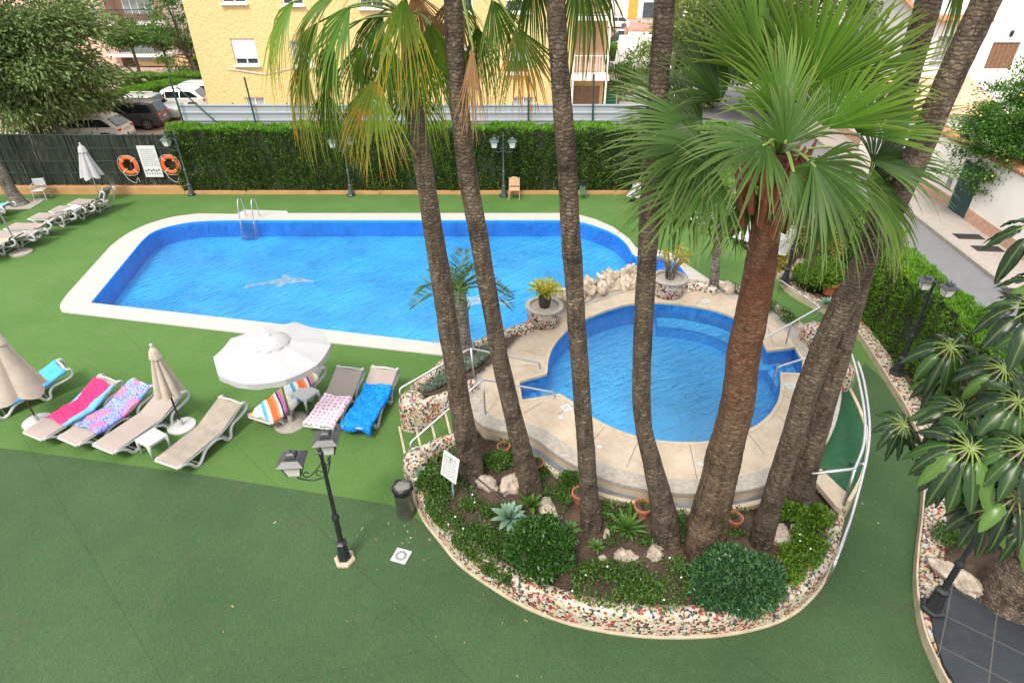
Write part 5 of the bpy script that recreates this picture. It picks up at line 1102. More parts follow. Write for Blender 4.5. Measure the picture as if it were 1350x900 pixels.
# ---- side tables
def side_table(lab, px, py, rz):
    p = G(px,py,.4); root = thing('side_table', lab, 'side table', (p.x,p.y,0), rz, 'small white side tables')
    MB().rbox((0,0,.39), (.46,.46,.03), .012).build('top', M['white_plastic'], root)
    for sx in (-1,1):
        for sy in (-1,1): b = MB(); b.tube([(sx*.19,sy*.19,.378),(sx*.205,sy*.205,.25),(sx*.2,sy*.2,.0)], [.045,.032,.022], 8); b.build('leg', M['white_plastic'], root, smooth=True)
    b = MB()
    for sx in (-1,1): b.rbox((sx*.2,0,.35), (.02,.36,.05), .005); b.rbox((0,sx*.2,.35), (.36,.02,.05), .005)
    b.build('apron', M['white_plastic'], root)
side_table('small white table between the bare loungers, touching the folded umbrella base', 199, 576, rad(60)); side_table('small white table under the open umbrella, between striped and dotted towels', 402, 517, rad(60))
# ---- umbrellas
def closed_umbrella(lab, base, ztop, zbot, r, lobes, m, pole, seed, baser=.27):
    root = thing('folded_umbrella', lab, 'umbrella', base, 0, 'folded umbrellas')
    b = MB(); b.lathe([(baser,0),(baser,.035),(baser*.9,.05),(.05,.055),(.045,.2),(.028,.2),(0,.2)], 28); b.build('base', M['concrete'] if m == M['canvas'] else M['white_plastic'], root, smooth=40)
    b = MB(); b.tube([(0,0,.05),(0,0,ztop)], .022, 10); b.build('pole', pole, root, smooth=True)
    b = MB(); H_ = ztop-zbot; n = 60; o = 0; rr = random.Random(seed); ph = rr.uniform(0,6)
    prof = [(0,1.0),(.03,.995),(.06,.95),(.10,.88),(.16,.87),(.14,.84)] if False else [(.01,1.0),(.12,.97),(.22,.88),(.38,.7),(.55,.5),(.75,.28),(.92,.1),(1.0,0.0),(.8,.01)]
    for q, t in prof:
        for i in range(n):
            a = 2*PI*i/n; lob = abs(math.cos(a*lobes/2+ph))**.6; f = q*(.62+.46*lob)+.02*math.sin(a*3+t*5); dz = -.07*lob*(1-t)*H_*.5 + .03*math.sin(a*5)
            b.v.append((math.cos(a)*r*f, math.sin(a)*r*f, zbot+t*H_+dz*(1-t)))
    for k in range(len(prof)-1):
        for i in range(n): j = (i+1) % n; b.f.append((k*n+i, k*n+j, (k+1)*n+j, (k+1)*n+i))
    b.build('canopy', m, root, smooth=70)
    MB().lathe([(.02,ztop-.02),(.035,ztop+.01),(.03,ztop+.05),(0,ztop+.07)], 12).build('finial', M['white_plastic'], root, smooth=True)
    b = MB(); b.lathe([(r*.36,ztop-H_*.20),(r*.42,ztop-H_*.24),(r*.30,ztop-H_*.10),(.02,ztop-.01)], 24, lob=.08, nl=lobes); b.build('vent_cap', m, root, smooth=60)
    return root
closed_umbrella('folded cream umbrella leaning over the small white table between bare loungers', G(240,562,0), 2.16, .98, .29, 7, M['canvas2'], M['iron'], 3, .3)
closed_umbrella('large loosely folded beige umbrella with dark wooden pole at the left edge', G(50,556,0), 2.5, .92, .5, 4, M['canvas2'], M['wood_pole'], 5, .3)
closed_umbrella('folded white umbrella standing before the reed fence', Vector((-17.6,25.15,0)), 2.45, 1.15, .42, 6, M['canvas'], M['white_plastic'], 8)
p = G(28,334,0); root = thing('umbrella_stand', 'bare grey umbrella pole on a round stone base between the left edge loungers', 'umbrella stand', p)
MB().lathe([(.36,0),(.36,.05),(.3,.07),(0,.07)], 28).build('base', M['concrete'], root, smooth=40); b = MB(); b.tube([(0,0,.07),(-.1,0,2.0)], .025, 8); b.build('pole', M['alu'], root)
ub = G(384,557,0); root = thing('open_umbrella', 'large open white umbrella with a scalloped vent, shading the striped towel', 'umbrella', ub)
MB().lathe([(.38,0),(.38,.03),(.34,.05),(.07,.055),(.05,.22),(.03,.22),(0,.22)], 30).build('base', M['concrete'], root, smooth=40)
b = MB(); b.tube([(0,0,.05),(0,0,2.3)], .024, 10); b.build('pole', M['alu'], root, smooth=True)
ns = 10; RC, zr, za = 1.18, 1.96, 2.25
b = MB(); N2 = ns*6
def rimr(i): a = (i/6) % 1; return 1-.045*math.sin(PI*a)
for q in (.10,.25,.4,.55,.7,.85,1.0):
    for i in range(N2):
        a = 2*PI*i/N2 + .2; f = RC*q*(1-(1-rimr(i))*q); sag = .03*math.sin(PI*((i/6)%1))*q
        b.v.append((math.cos(a)*f, math.sin(a)*f, za-(za-zr)*(q**1.12)-sag))
for i in range(N2):
    a = 2*PI*i/N2+.2; f = RC*rimr(i)*1.0; b.v.append((math.cos(a)*f, math.sin(a)*f, zr-.13-.03*math.sin(PI*((i/6)%1))+.012*math.sin(i*1.7)))
for k in range(7):
    for i in range(N2): j = (i+1) % N2; b.f.append((k*N2+i, k*N2+j, (k+1)*N2+j, (k+1)*N2+i))
cpy = b.build('canopy', M['canvas'], root, smooth=9)
b = MB(); n3 = 60
for q, z in ((.02,za+.10),(.5,za+.055),(1.0,za-.03),(1.04,za-.07)):
    for i in range(n3): a = 2*PI*i/n3; sc = abs(math.sin(a*5)); f = .36*q*(1+.06*sc*q); b.v.append((math.cos(a)*f, math.sin(a)*f, z-(.03*sc if q > .9 else 0)))
for k in range(3):
    for i in range(n3): j = (i+1) % n3; b.f.append((k*n3+i, k*n3+j, (k+1)*n3+j, (k+1)*n3+i))
b.build('vent', M['canvas'], cpy, smooth=45)
MB().lathe([(.03,za+.06),(.035,za+.11),(.02,za+.15),(0,za+.16)], 12).build('finial', M['white_plastic'], root)
for k in range(ns):
    a = 2*PI*k/ns+.2; b = MB(); b.tube([(0,0,za-.04),(math.cos(a)*RC*.5,math.sin(a)*RC*.5,za-.03-(za-zr)*.5),(math.cos(a)*RC*.98,math.sin(a)*RC*.98,zr-.02)], .008, 5); b.build('rib', M['alu'], root)
    b = MB(); b.tube([(0,0,za-.55),(math.cos(a)*RC*.5,math.sin(a)*RC*.5,za-.04-(za-zr)*.5)], .007, 5); b.build('strut', M['alu'], root)
# ---- chairs
def arm_chair(name, lab, loc, rz, m, mode):
    root = thing(name, lab, 'chair', loc, rz)
    MB().rbox((0,0,.44), (.46,.46,.03), .01).build('seat', m, root)
    if mode: 
        b = MB(); b.v = []
        for i in range(9):
            for j in range(2): x = -.21+.42*i/8; b.v += [(x, .22+.03*j, .5), (x, .27+.03*j, .88 - .10*abs(x/.21)**3)]
        for i in range(8): k = i*4; b.f += [(k,k+4,k+5,k+1),(k+2,k+3,k+7,k+6),(k+1,k+5,k+7,k+3),(k,k+2,k+6,k+4)]
        b.build('backrest', m, root, smooth=40)
    else: b = MB(); b.rbox((0,.25,.70), (.44,.03,.30), .01); b.build('backrest', m, root)
    for sx in (-1,1):
        b = MB(); b.tube([(sx*.23,-.24,0),(sx*.22,-.2,.44),(sx*.23,-.18,.64 if not mode else .45)], .016, 6); b.build('leg', m, root)
        b = MB(); b.tube([(sx*.24,.3,0),(sx*.22,.22,.44),(sx*.22,.28,.86)], .016, 6); b.build('leg', m, root)
        if not mode: b = MB(); b.tube([(sx*.24,-.2,.64),(sx*.24,.24,.66)], .022, 6, flat=.5); b.build('armrest', m, root)
p = G(57,263,0); arm_chair('garden_chair', 'white armchair before the reed fence at the left', p, rad(15), M['white_plastic'], 0)
p = G(678,262,0); arm_chair('wicker_chair', 'tan wicker chair with a rounded back beside the middle twin lamp', p, rad(0), mat('tan_wicker', (.50,.33,.19), .7, var=.25, vs=30, bump=.6, bs=80), 1)
# ---- twin lantern lamps
def lantern(parent, c, green):
    im = M['iron_green'] if green else M['iron']
    lt = thing('lantern', None, None, c); lt.parent = parent
    for k in list(lt.keys()): 
        if k in ('label','category'): del lt[k]
    def sq(r, z): return [(x*r, y*r, z) for x, y in ((-1,-1),(1,-1),(1,1),(-1,1))]
    def loft(rings, mb):
        o = len(mb.v)
        for r in rings: mb.v += r
        for k in range(len(rings)-1):
            for i in range(4): j = (i+1)%4; mb.f.append((o+k*4+i, o+k*4+j, o+(k+1)*4+j, o+(k+1)*4+i))
        mb.f.append((o+3,o+2,o+1,o)); e = o+(len(rings)-1)*4; mb.f.append((e,e+1,e+2,e+3)); return mb
    loft([sq(.095,-.16), sq(.15,.085)], MB()).build('glass_box', M['lampglass'], lt)
    b = MB()
    for x, y in ((-1,-1),(1,-1),(1,1),(-1,1)): b.tube([(x*.098,y*.098,-.165),(x*.155,y*.155,.09)], .010, 4)
    for r, z in ((.10,-.165),(.158,.085)):
        q = sq(r,z)
        for i in range(4): b.tube([q[i], q[(i+1)%4]], .010, 4)
    b.lathe([(0,-.27),(.02,-.25),(.012,-.23),(.03,-.20),(.10,-.175),(.10,-.165)], 12); b.build('frame', im, lt)
    top = M['iron_top'] if not green else M['iron_green']
    loft([sq(.20,.085), sq(.205,.10), sq(.12,.165), sq(.118,.17)], MB()).build('roof', top, lt)
    MB().lathe([(.112,.168),(.11,.20),(.09,.235),(.05,.255),(.014,.262),(.018,.285),(.008,.305),(0,.31)], 4, ph=PI/4).build('cap', top, lt, bevel=.006)
    return lt
def lamp_post(lab, base, a1, a2, h=2.6, green=False, arm=.45, lz=2.28, head=True, basem=None, ls=1.0):
    im = M['iron_green'] if green else M['iron']; root = thing('lamp_post', lab, 'lamp post', base, 0, 'twin lantern lamp posts')
    MB().lathe([(.19,0),(.19,.05),(.165,.08)], 6).build('plinth', basem or M['iron'], root)
    MB().lathe([(.125,.08),(.12,.10),(.085,.42),(.10,.44),(.105,.47),(.06,.50),(.05,.52)], 6).build('pedestal', im, root, smooth=30)
    MB().lathe([(.048,.5),(.046,1.05),(.065,1.07),(.065,1.12),(.045,1.15),(.036,1.2),(.03,h-.12),(.042,h-.10),(.042,h-.05),(.02,h-.03),(.028,h),(.012,h+.05),(0,h+.07)], 16).build('pole', im, root, smooth=40)
    if not head: return root
    for a in (a1, a2):
        d = Vector((math.cos(a), math.sin(a), 0)); z0 = lz-.30
        b = MB(); b.tube(smooth_line([Vector((0,0,z0))+d*.03, Vector((0,0,z0-.06))+d*.2, Vector((0,0,z0-.02))+d*.38, Vector((0,0,z0+.03))+d*arm], 4), .014, 6)
        b.tube(smooth_line([Vector((0,0,z0+.28))+d*.04, Vector((0,0,z0+.16))+d*.12, Vector((0,0,z0+.02))+d*.26, Vector((0,0,z0+.05))+d*.35, Vector((0,0,z0+.12))+d*.30, Vector((0,0,z0+.09))+d*.25], 4), .010, 5)
        b.tube(smooth_line([Vector((0,0,z0+.10))+d*.04, Vector((0,0,z0+.14))+d*.10, Vector((0,0,z0+.07))+d*.14, Vector((0,0,z0+.03))+d*.08], 4), .009, 5); b.build('arm', im, root, smooth=True)
        lt = lantern(root, d*arm+Vector((0,0,lz)), green); lt.rotation_euler = (0,0,a); lt.scale = (ls,)*3
    return root
lamp_post('black twin lantern lamp post standing on the open turf in the foreground', G(455,738,0), rad(184), rad(96), basem=M['cream'], lz=2.33)
lamp_post('twin lantern lamp post between the reed fence and the hedge', G(253,257,0), rad(172), rad(110), green=True, h=2.7)
lamp_post('slim leaning green lamp post before the hedge, behind the yellowing palm crown', G(463,258,0), rad(185), rad(60), green=True, h=2.6)
lamp_post('green twin lantern lamp post beside the wicker chair', G(664,259,0), rad(180), rad(0), green=True, h=2.65, arm=.38)
lamp_post('twin lantern lamp post rising from the mosaic border by the street hedge', G(1182,492,.2), rad(75), rad(5), lz=2.3, ls=.82, arm=.4)
lamp_post('dark lamp post on the mosaic border next to the black tiles', G(1229,802,.25), rad(60), rad(-20), lz=2.33)
lamp_post('short view of a black lamp post behind the thick palm, in the far right garden', G(1034,372,.3), rad(80), rad(0), lz=2.3)
# ---- waste bin, sign, drain, ladder
p = G(534,668,0) ; c = G(530,640,.75); p = Vector((c.x,c.y,0)); root = thing('waste_bin', 'cylindrical steel waste bin with black liner beside the mosaic planter', 'waste bin', p+Vector((0,0,.004)))
MB().lathe([(.165,0),(.17,.03),(.17,.72),(.175,.735)], 32).build('drum', M['metal'] if False else mat('dull_steel', (.22,.22,.20), .35, metal=.8, var=.3, vs=3), root, smooth=40)
b = MB(); n = 40
for q, z in ((.178,.60),(.19,.66),(.183,.75),(.15,.765),(.14,.70),(.11,.58),(0,.5)):
    for i in range(n): a = 2*PI*i/n; f = 1+.05*math.sin(a*7+z*30)+.03*math.sin(a*13); b.v.append((math.cos(a)*q*f, math.sin(a)*q*f, z+.012*math.sin(a*5+q*50)))
for k in range(6):
    for i in range(n): j = (i+1)%n; b.f.append((k*n+i,k*n+j,(k+1)*n+j,(k+1)*n+i))
b.build('liner', M['black'], root, smooth=True)
p = G(767,262,0); root = thing('waste_bin', 'green bin in a grey frame before the far hedge', 'waste bin', p)
MB().lathe([(.15,.22),(.17,.62),(.175,.65)], 4, ph=PI/4).build('bin_body', mat('bin_green', (.10,.2,.12), .5), root)
MB().lathe([(.19,.64),(.18,.72),(.12,.74),(0,.73)], 16).build('liner', M['black'], root)
b = MB(); [b.tube([(s*.2,.02,0),(s*.2,.02,.66)], .014, 6) for s in (-1,1)]; b.tube([(-.2,.02,.66),(.2,.02,.66)], .014, 6); b.build('bin_frame', M['alu'], root)
pb = G(598,655,.42); root = thing('sign_post', 'white rules board on a slanting grey post in the palm bed', 'sign', pb)
b = MB(); b.tube([(0,0,0),(-.0,0,1.0)], .02, 8); b.build('post', mat('blue_grey_post', (.22,.30,.33), .5), root)
cT = Vector((-.02,-.03,.80)); yaw = rad(-42); rot = Matrix.Rotation(yaw, 3, 'Z') @ Matrix.Rotation(rad(-14), 3, 'X')
def onboard(mb, c, R3, x, z, w_, h_, dy): 
    vs = [c + R3 @ Vector((x+sx*w_/2, dy, z+sz*h_/2)) for sx in (-1,1) for sz in (-1,1)]; mb.add(vs, [(0,2,3,1)])
b = MB(); vs = [cT + rot @ Vector((x*.2,y*.006,z*.26)) for x in (-1,1) for y in (-1,1) for z in (-1,1)]; b.add(vs, [(0,1,3,2),(4,6,7,5),(0,4,5,1),(2,3,7,6),(0,2,6,4),(1,5,7,3)]); bd = b.build('board', M['signboard'], root)
b = MB(); rr = random.Random(4)
for r_ in range(10):
    x = -.165
    while x < .13: w_ = rr.uniform(.02,.05); onboard(b, cT, rot, x+w_/2, .18-r_*.042, w_, .016 if r_ else .026, -.009); x += w_+.014
b.build('printed_lines', M['signink'], bd)
# drain in the turf
p = G(529,733,0); root = thing('drain_cover', 'square white drain cover with a ring of slots in the turf near the lamp post', 'drain cover', p+Vector((0,0,.008)), rad(-18))
MB().rbox((0,0,.006), (.29,.29,.012), .004).build('plate', M['white_plastic'], root); b = MB()
for k in range(20): a = 2*PI*k/20; b.box((math.cos(a)*.085, math.sin(a)*.085, .0135), (.05,.011,.003), a)
b.build('slots', M['black'], root)
# ladder and rails
def rail(name, lab, lines, r=.021, cat='handrail', grp=None, flanges=()):
    p0 = Vector(lines[0][0]); root = thing(name, lab, cat, (p0.x,p0.y,0), 0, grp)
    for k, l in enumerate(lines):
        b = MB(); l = [Vector(q) for q in l]
        if len(l) > 2:
            o = [l[0]]
            for i in range(1, len(l)-1):
                a_, c_, e_ = l[i-1], l[i], l[i+1]; d1 = min(.07, (a_-c_).length*.3); d2 = min(.07, (e_-c_).length*.3); A_ = c_+(a_-c_).normalized()*d1; B_ = c_+(e_-c_).normalized()*d2
                for t in (0,.33,.66,1): o.append(A_*(1-t)**2+c_*2*t*(1-t)+B_*t*t)
            o.append(l[-1]); l = o
        b.tube(l, r, 10); b.build('rail' if k == 0 else 'post', M['metal'], root, smooth=True, world=True)
    for f_ in flanges: b = MB(); b.lathe([(.05,0),(.05,.008),(.03,.014),(0,.014)], 14, f_); b.build('flange', M['metal'], root, world=True)
    return root
z1 = DZ+.9
S1, S2 = G(527,521,.98), G(712,487,DZ)
rail('handrail', 'steel handrail on the far side of the green steps, from the mosaic pillar', [[S1, G(527,512,1.1), G(620,459,z1), G(711,478,DZ+.18), S2], [G(625,505,DZ), G(621,459,z1)]], flanges=[G(625,505,DZ), S2])
rail('handrail', 'steel handrail on the near side of the green steps behind the sign board', [[G(541,592,.72), G(541,583,.85), G(637,500,z1), G(730,517,DZ+.2), G(732,524,DZ)], [G(640,547,DZ), G(637,500,z1)]], flanges=[G(640,547,DZ), G(732,524,DZ)])
rail('handrail', 'steel handrail from the thick palm to the bulbous mosaic pillar', [[G(998,470,DZ), G(1000,450,DZ+.35), G(1081,405,z1+.2), G(1028,369,z1+.1), G(1026,385,DZ)], [G(1036,453,DZ), G(1043,426,z1-.1)], [G(1075,421,1.2), G(1080,406,z1+.2)]], flanges=[G(1036,453,DZ)])
rail('handrail', 'steel handrail rising out of the small pool on the near side of the right inlet', [[G(1016,515,DZ-.1), G(1024,484,DZ+.55), G(1062,472,z1), G(1117,457,z1+.05), G(1110,476,1.18)]])
rl = [G(1118,457,z1+.05)] + smooth_line([G(1124,470,z1+.05), G(1132,500,z1), G(1140,545,z1-.05), G(1139,585,z1-.1), G(1127,618,z1-.15)], 4)
rail('handrail', 'inner curved steel handrail along the green ramp at the right', [rl + [G(1070,624,z1-.15)], [G(1112,665,.68), G(1127,618,z1-.15)]], r=.027)
rl = smooth_line([G(1131,476,z1+.05), G(1139,502,z1), G(1146,550,z1-.05), G(1145,590,z1-.1), G(1134,640,z1-.2), G(1118,695,z1-.35), G(1102,738,z1-.55)], 4)
rail('handrail', 'outer curved steel handrail bending round the ramp down to the planter wall', [rl, [G(1102,738,z1-.55), G(1090,768,.45)], [G(1122,610,.62), G(1139,612,z1-.12)]], r=.027)
rail('pool_handrail', 'small steel handle at the near pool edge behind the first palm', [[G(571,452,.25), G(574,449,.3), G(588,450,.55), G(592,466,.04)], [G(588,450,.55), G(600,443,.75), G(606,432,.5), G(604,470,.04)]], r=.018)
# chrome ladder in the far pool edge
lp = G(330,288,.03); root = thing('pool_ladder', 'chrome ladder hanging into the large pool at its far edge', 'pool ladder', (lp.x,lp.y-.22,0))
for s in (-1,1):
    b = MB(); b.tube(smooth_line([(s*.27,.50,.03),(s*.27,.48,.45),(s*.27,.36,.80),(s*.27,.14,.84),(s*.27,.0,.66),(s*.27,-.10,.2),(s*.27,-.22,-.2),(s*.27,-.36,-.62)],4), .022, 8); b.build('handrail', M['metal'], root, smooth=True)
for k in range(4): b = MB(); b.rbox((0,-.20-.05*k,-.09-.16*k), (.52,.10,.03), .006); b.build('tread', mat('ladder_tread_blue', (.03,.08,.25), .4), root)
# ---- fence with reeds, life rings, notice
xa, xb = P(-60,240,26.4).x, xl+.1
t = NT('reed_screen'); v = t.noise(3, 4, vec=t.mapping((14,1,.5))); big = t.ramp(t.noise(.9, 4, dist=.6), [(.52, 0.0), (.7, 1.0)]); c = t.ramp(v, [(.35, (.006,.010,.008)), (.5, (.014,.024,.016)), (.62, (.035,.045,.03))])
c2_ = t.ramp(v, [(.45, (.015,.02,.015)), (.56, (.06,.06,.045)), (.68, (.34,.31,.27))]); t.set(t.mix(big, c, c2_), .9); t.bump(v, 1.0, .05); M['reed'] = t.m
root = thing('reed_fence', 'dark reed screen fence with green wire along the left of the far side', 'fence', ((xa+xb)/2,26.45,0)); L_ = xb-xa
b = MB(); rr = random.Random(9)
nx = 130
for i in range(nx):
    x0 = -L_/2+L_*i/nx; w_ = L_/nx; d = rr.uniform(-.025,.025); b.box((x0+w_/2, d, .33+1.09), (w_*1.1, .05, 2.18+rr.uniform(-.04,.05)), 0, rr.uniform(-.008,.008))
b.build('reed_screen', M['reed'], root)
for k in range(7): b = MB(); b.tube([(-L_/2+.6+k*L_/6.6,.09,.2),(-L_/2+.6+k*L_/6.6,.09,2.62)], .03, 6); b.build('post', mat('dark_green_post', (.01,.05,.035), .5), root)
b = MB()
for z in (2.5,1.95,1.4,.9): b.tube([(-L_/2,-.06,z),(L_/2,-.06,z)], .009, 4)
b.build('wire', mat('dark_green_post', (.01,.05,.035), .5), root)
b = MB(); b.box(((xa+xb)/2,26.33,.165), (L_,.42,.33)); b2 = MB(); kb = tagp(b.build('low_wall', M['tan'], bevel=.01), 'tan painted low wall under the reed fence', 'low wall')
x2 = 9.6; b = MB(); b.box(((xb+x2)/2+.01,26.18,.08), (x2-xb-.02,.14,.16)); tagp(b.build('low_kerb', M['tan'], bevel=.01), 'tan painted kerb running along the foot of the far hedge', 'kerb')
def life_ring(px, py, lab):
    c = P(px,py,26.30); root = thing('life_ring', lab, 'life ring', c, 0, 'orange life rings on the reed fence'); b = MB(); n, m_ = 36, 12; Rr, r_ = .33, .085
    for i in range(n):
        a = 2*PI*i/n
        for j in range(m_): q = 2*PI*j/m_; b.v.append(((Rr+r_*math.cos(q))*math.cos(a), r_*.75*math.sin(q), (Rr+r_*math.cos(q))*math.sin(a)))
    for i in range(n):
        for j in range(m_): i2, j2 = (i+1)%n, (j+1)%m_; b.f.append((i*m_+j, i2*m_+j, i2*m_+j2, i*m_+j2))
    b.build('ring', M['orange_ring'], root, smooth=True)
    b = MB(); L2 = []
    for i in range(49): a = 2*PI*i/48; q = .43+.03*abs(math.sin(a*2)); L2.append((q*math.cos(a), -.05, q*math.sin(a)))
    b.tube(L2, .010, 5, cap=False); b.tube(smooth_line([(-.3,-.09,-.3),(-.15,-.09,-.6),(.12,-.09,-.75),(.25,-.09,-.5),(.3,-.09,-.7)],4), .012, 5); b.build('rope', M['rope'], root)
    for k in range(4): a = PI/4+PI/2*k; b = MB(); b.box((Rr*math.cos(a),0,Rr*math.sin(a)), (.19,.145,.05), 0, 0, -a); b.build('band', mat('pale_orange_band', (.7,.35,.22), .6), root)
life_ring(170,218,'orange life ring on the reed fence, left of the white notice board'); life_ring(225,217,'orange life ring on the reed fence, right of the white notice board')
c = P(198,213,26.34); root = thing('notice_board', 'tall pale notice board with small print between the two life rings', 'notice board', c)
MB().box((0,0,0), (.78,.03,1.35)).build('board', M['signboard'], root); b = MB(); rr = random.Random(8)
for r_ in range(9):
    x = -.30
    while x < .27: w_ = rr.uniform(.04,.12); b.box((x+w_/2,-.018,.52-r_*.085), (w_,.004,.022)); x += w_+.03
for k in range(6): b.lathe([(0,-.004),(.045,-.003),(.045,.003),(0,.004)], 10, (-.28+k*.11,-.019,-.36 if k % 2 else -.40), axis='Y'); b.box((-.28+k*.11,-.018,-.52), (.05,.004,.06))
b.build('print', M['signink'], root)
# ---- corrugated metal fence behind the hedge
fy = 27.75; xA, xB = P(237,150,fy).x, P(880,150,fy).x
zt_, zb_ = P(500,137.5,fy).z, P(500,170,fy).z-.5
t = NT('grey_sheet_metal'); w_ = t.n('ShaderNodeTexWave', bands_direction='Z'); t.l(t.obj(), w_.inputs[0]); t.set((.33,.36,.40), .5, .1); M['sheet'] = t.m
root = thing('metal_fence', 'pale grey ribbed sheet metal fence above the far hedge', 'fence', ((xA+xB)/2, fy, 0)); b = MB(); npan = 9; pw_ = (xB-xA)/npan
for k in range(npan):
    x0 = -(xB-xA)/2+k*pw_; prof = []; z = zb_; q = 0
    while z < zt_-.01:
        prof += [(0,z),(0,z+.20),(.04,z+.225),(.04,z+.285),(0,z+.31)]; z += .31
    o = len(b.v)
    prof = [(d, min(zz,zt_)) for d, zz in prof] + [(0,zt_)]
    for d, zz in prof: b.v += [(x0+.005,-d-(k%2)*.012,zz),(x0+pw_+.03,-d-(k%2)*.012,zz)]
    for j in range(len(prof)-1): b.f.append((o+2*j,o+2*j+1,o+2*j+3,o+2*j+2))
fo = b.build('sheet_panels', M['sheet'], root); fo.modifiers.new('t','SOLIDIFY').thickness = .01
dg = mat('dark_green_post', (.01,.05,.035), .5)
for k in range(10): b = MB(); x = -(xB-xA)/2+k*(xB-xA)/9; b.tube([(x,.08,0),(x,.08,zt_+.03)], .035, 6); b.build('post', dg, root)
for (x0,y0,x1,y1,l) in ((245,166,223,101,'tall thin dark green post at the left end of the metal fence'),(341,167,322,102,'tall dark green post in front of the yellow facade, left of its lower vent'),(430,166,395,60,'tall dark green post behind the yellowing palm crown'),(697,167,697,96,'dark green post right of the second palm crown, before the metal fence'),(784,168,783,98,'dark green post at the right corner of the yellow building')):
    r_ = thing('fence_post', l, 'post', (P(x0,y0,27.55).x,27.55,0), 0, 'tall dark green net posts'); b = MB(); a_ = P(x0,y0,27.55); e_ = P(x1,y1,27.55); b.tube([Vector((a_.x,a_.y,0)), e_], .04, 8); b.build('pole', dg, r_, world=True)
    if x0 == 245: b = MB(); b.tube([P(233,115,27.55), P(292,167,27.55)], .03, 6); b.build('brace', dg, r_, world=True)
# ------------------------------------------------------------------ buildings
def stucco(name, c, bs=7, st=.8, d=.06, var=.12):
    t = NT(name); n1 = t.noise(bs, 5, rough=.7); t.set(t.mix(t.ramp(t.noise(.4,5),[(.4,0.0),(.8,.3)]), t.ramp(n1, [(.3,[x*(1-var) for x in c]),(.7,[min(1,x*(1+var)) for x in c])]), [x*.8 for x in c]), .95, spec=.1); t.bump(n1, st, d); return t.m
M['yellow'] = stucco('yellow_roughcast', (.74,.565,.27), 6, 1.0, .1); M['pink'] = stucco('pinkish_render', (.62,.45,.36), 12, .3, .02); M['peach'] = stucco('peach_render', (.68,.44,.22), 12, .3, .02); M['offwhite'] = stucco('off_white_render', (.74,.71,.67), 10, .3, .02, .05)
M['shutter'] = mat('roller_shutter', (.66,.66,.68), .6, var=.06); M['white_frame'] = mat('white_window_frame', (.74,.74,.74), .5, var=.05)
M['brown_wood'] = mat('brown_shutter_wood', (.22,.12,.07), .7, var=.3, vs=12); M['green_metal'] = mat('dark_green_sheet_door', (.045,.095,.10), .5, var=.15); M['tile'] = mat('clay_roof_tiles', (.45,.22,.13), .9, var=.35, vs=6, bump=.8, bs=9, dist=.05)
def wall_holes(mb, x0, x1, z0, z1, y, holes):
    """upright wall facing -Y with rectangular openings, and their reveals"""
    mb2 = [[Vector((x0,z0,0)),Vector((x1,z0,0)),Vector((x1,z1,0)),Vector((x0,z1,0))]] + [[Vector((a,c,0)),Vector((b,c,0)),Vector((b,d,0)),Vector((a,d,0))] for a,b,c,d in holes]
    flat = [p for q in mb2 for p in q]; mb.add([(p.x,y,p.y) for p in flat], [tuple(t) for t in tessellate_polygon(mb2)])
    for a,b,c,d in holes:
        q = [(a,c),(b,c),(b,d),(a,d)]
        for i in range(4): (u,v),(w_,s) = q[i], q[(i+1)%4]; mb.add([(u,y,v),(w_,y,s),(w_,y+.22,s),(u,y+.22,v)], [(0,1,2,3)])
def window(parent, x0, x1, z0, z1, y, shut=.0, sill=True, mull=1, fm=None, curtain=False):
    """window set into an opening: frame > glass, sill, roller shutter"""
    fm = fm or M['white_frame']; cx, cz = (x0+x1)/2, (z0+z1)/2; root = thing('window', None, None, (cx, y+.12, z0)); root.parent = parent
    root.location = (cx-parent.location.x, y+.12-parent.location.y, z0-parent.location.z)
    for k in ('label','category'):
        if k in root: del root[k]
    w_, h = x1-x0, z1-z0; b = MB()
    for s in (-1,1): b.box((s*(w_/2-.035),0,h/2), (.07,.07,h))
    b.box((0,0,.035), (w_-.14,.07,.07)); b.box((0,0,h-.035), (w_-.14,.07,.07))
    for k in range(mull): b.box((-w_/2+w_*(k+1)/(mull+1),.003,h/2), (.06,.066,h-.14))
    b.build('frame', fm, root); b = MB(); b.box((0,.04,h/2), (w_-.1,.02,h-.1)); b.build('pane', M['glass'] if not curtain else mat('curtained_glass', (.42,.41,.4), .3, var=.3, vs=5), root)
    if sill: b = MB(); b.box((0,-.16,-.05), (w_+.14,.24,.07)); b.build('sill', fm, root)
    if shut: 
        b = MB(); n = int(h*shut/.055)
        for k in range(n): b.box((0,-.055,h-.03-k*.055), (w_-.04,.02,.05))
        b.build('shutter', M['shutter'], root)
    return root
# yellow apartment block
YB = 36.0
def xz(px, py): p = P(px, py, YB); return p.x, p.z
root = thing('apartment_building', 'yellow roughcast apartment block beyond the metal fence', 'building', ((xz(272,130)[0]+3.4)/2, YB, 0)); bx = xz(273,130)[0]
W_ = []
def rect(a, b_): (x0,z1),(x1,z0) = xz(*a), xz(*b_); return (min(x0,x1),max(x0,x1),min(z0,z1),max(z0,z1))
W_.append((rect((303,51),(342,86)), .78)); W_.append((rect((381,54),(414,88)), .0)); W_.append((rect((667,66),(697,97)), .5)); W_.append((rect((596,62),(626,97)), .3)); W_.append((rect((480,56),(515,92)), .6))
for dz in (2.95, 5.9):
    for k in range(5): r_ = W_[k][0]; W_.append(((r_[0],r_[1],r_[2]+dz,r_[3]+dz), .6 if (k+dz) % 2 < 1 else .2))
for px in (336, 480, 600, 690): r_ = rect((px-14,128),(px+14,139)); W_.append(((r_[0],r_[1],r_[3]-.55,r_[3]), 0))
x3 = xz(752,130)[0]
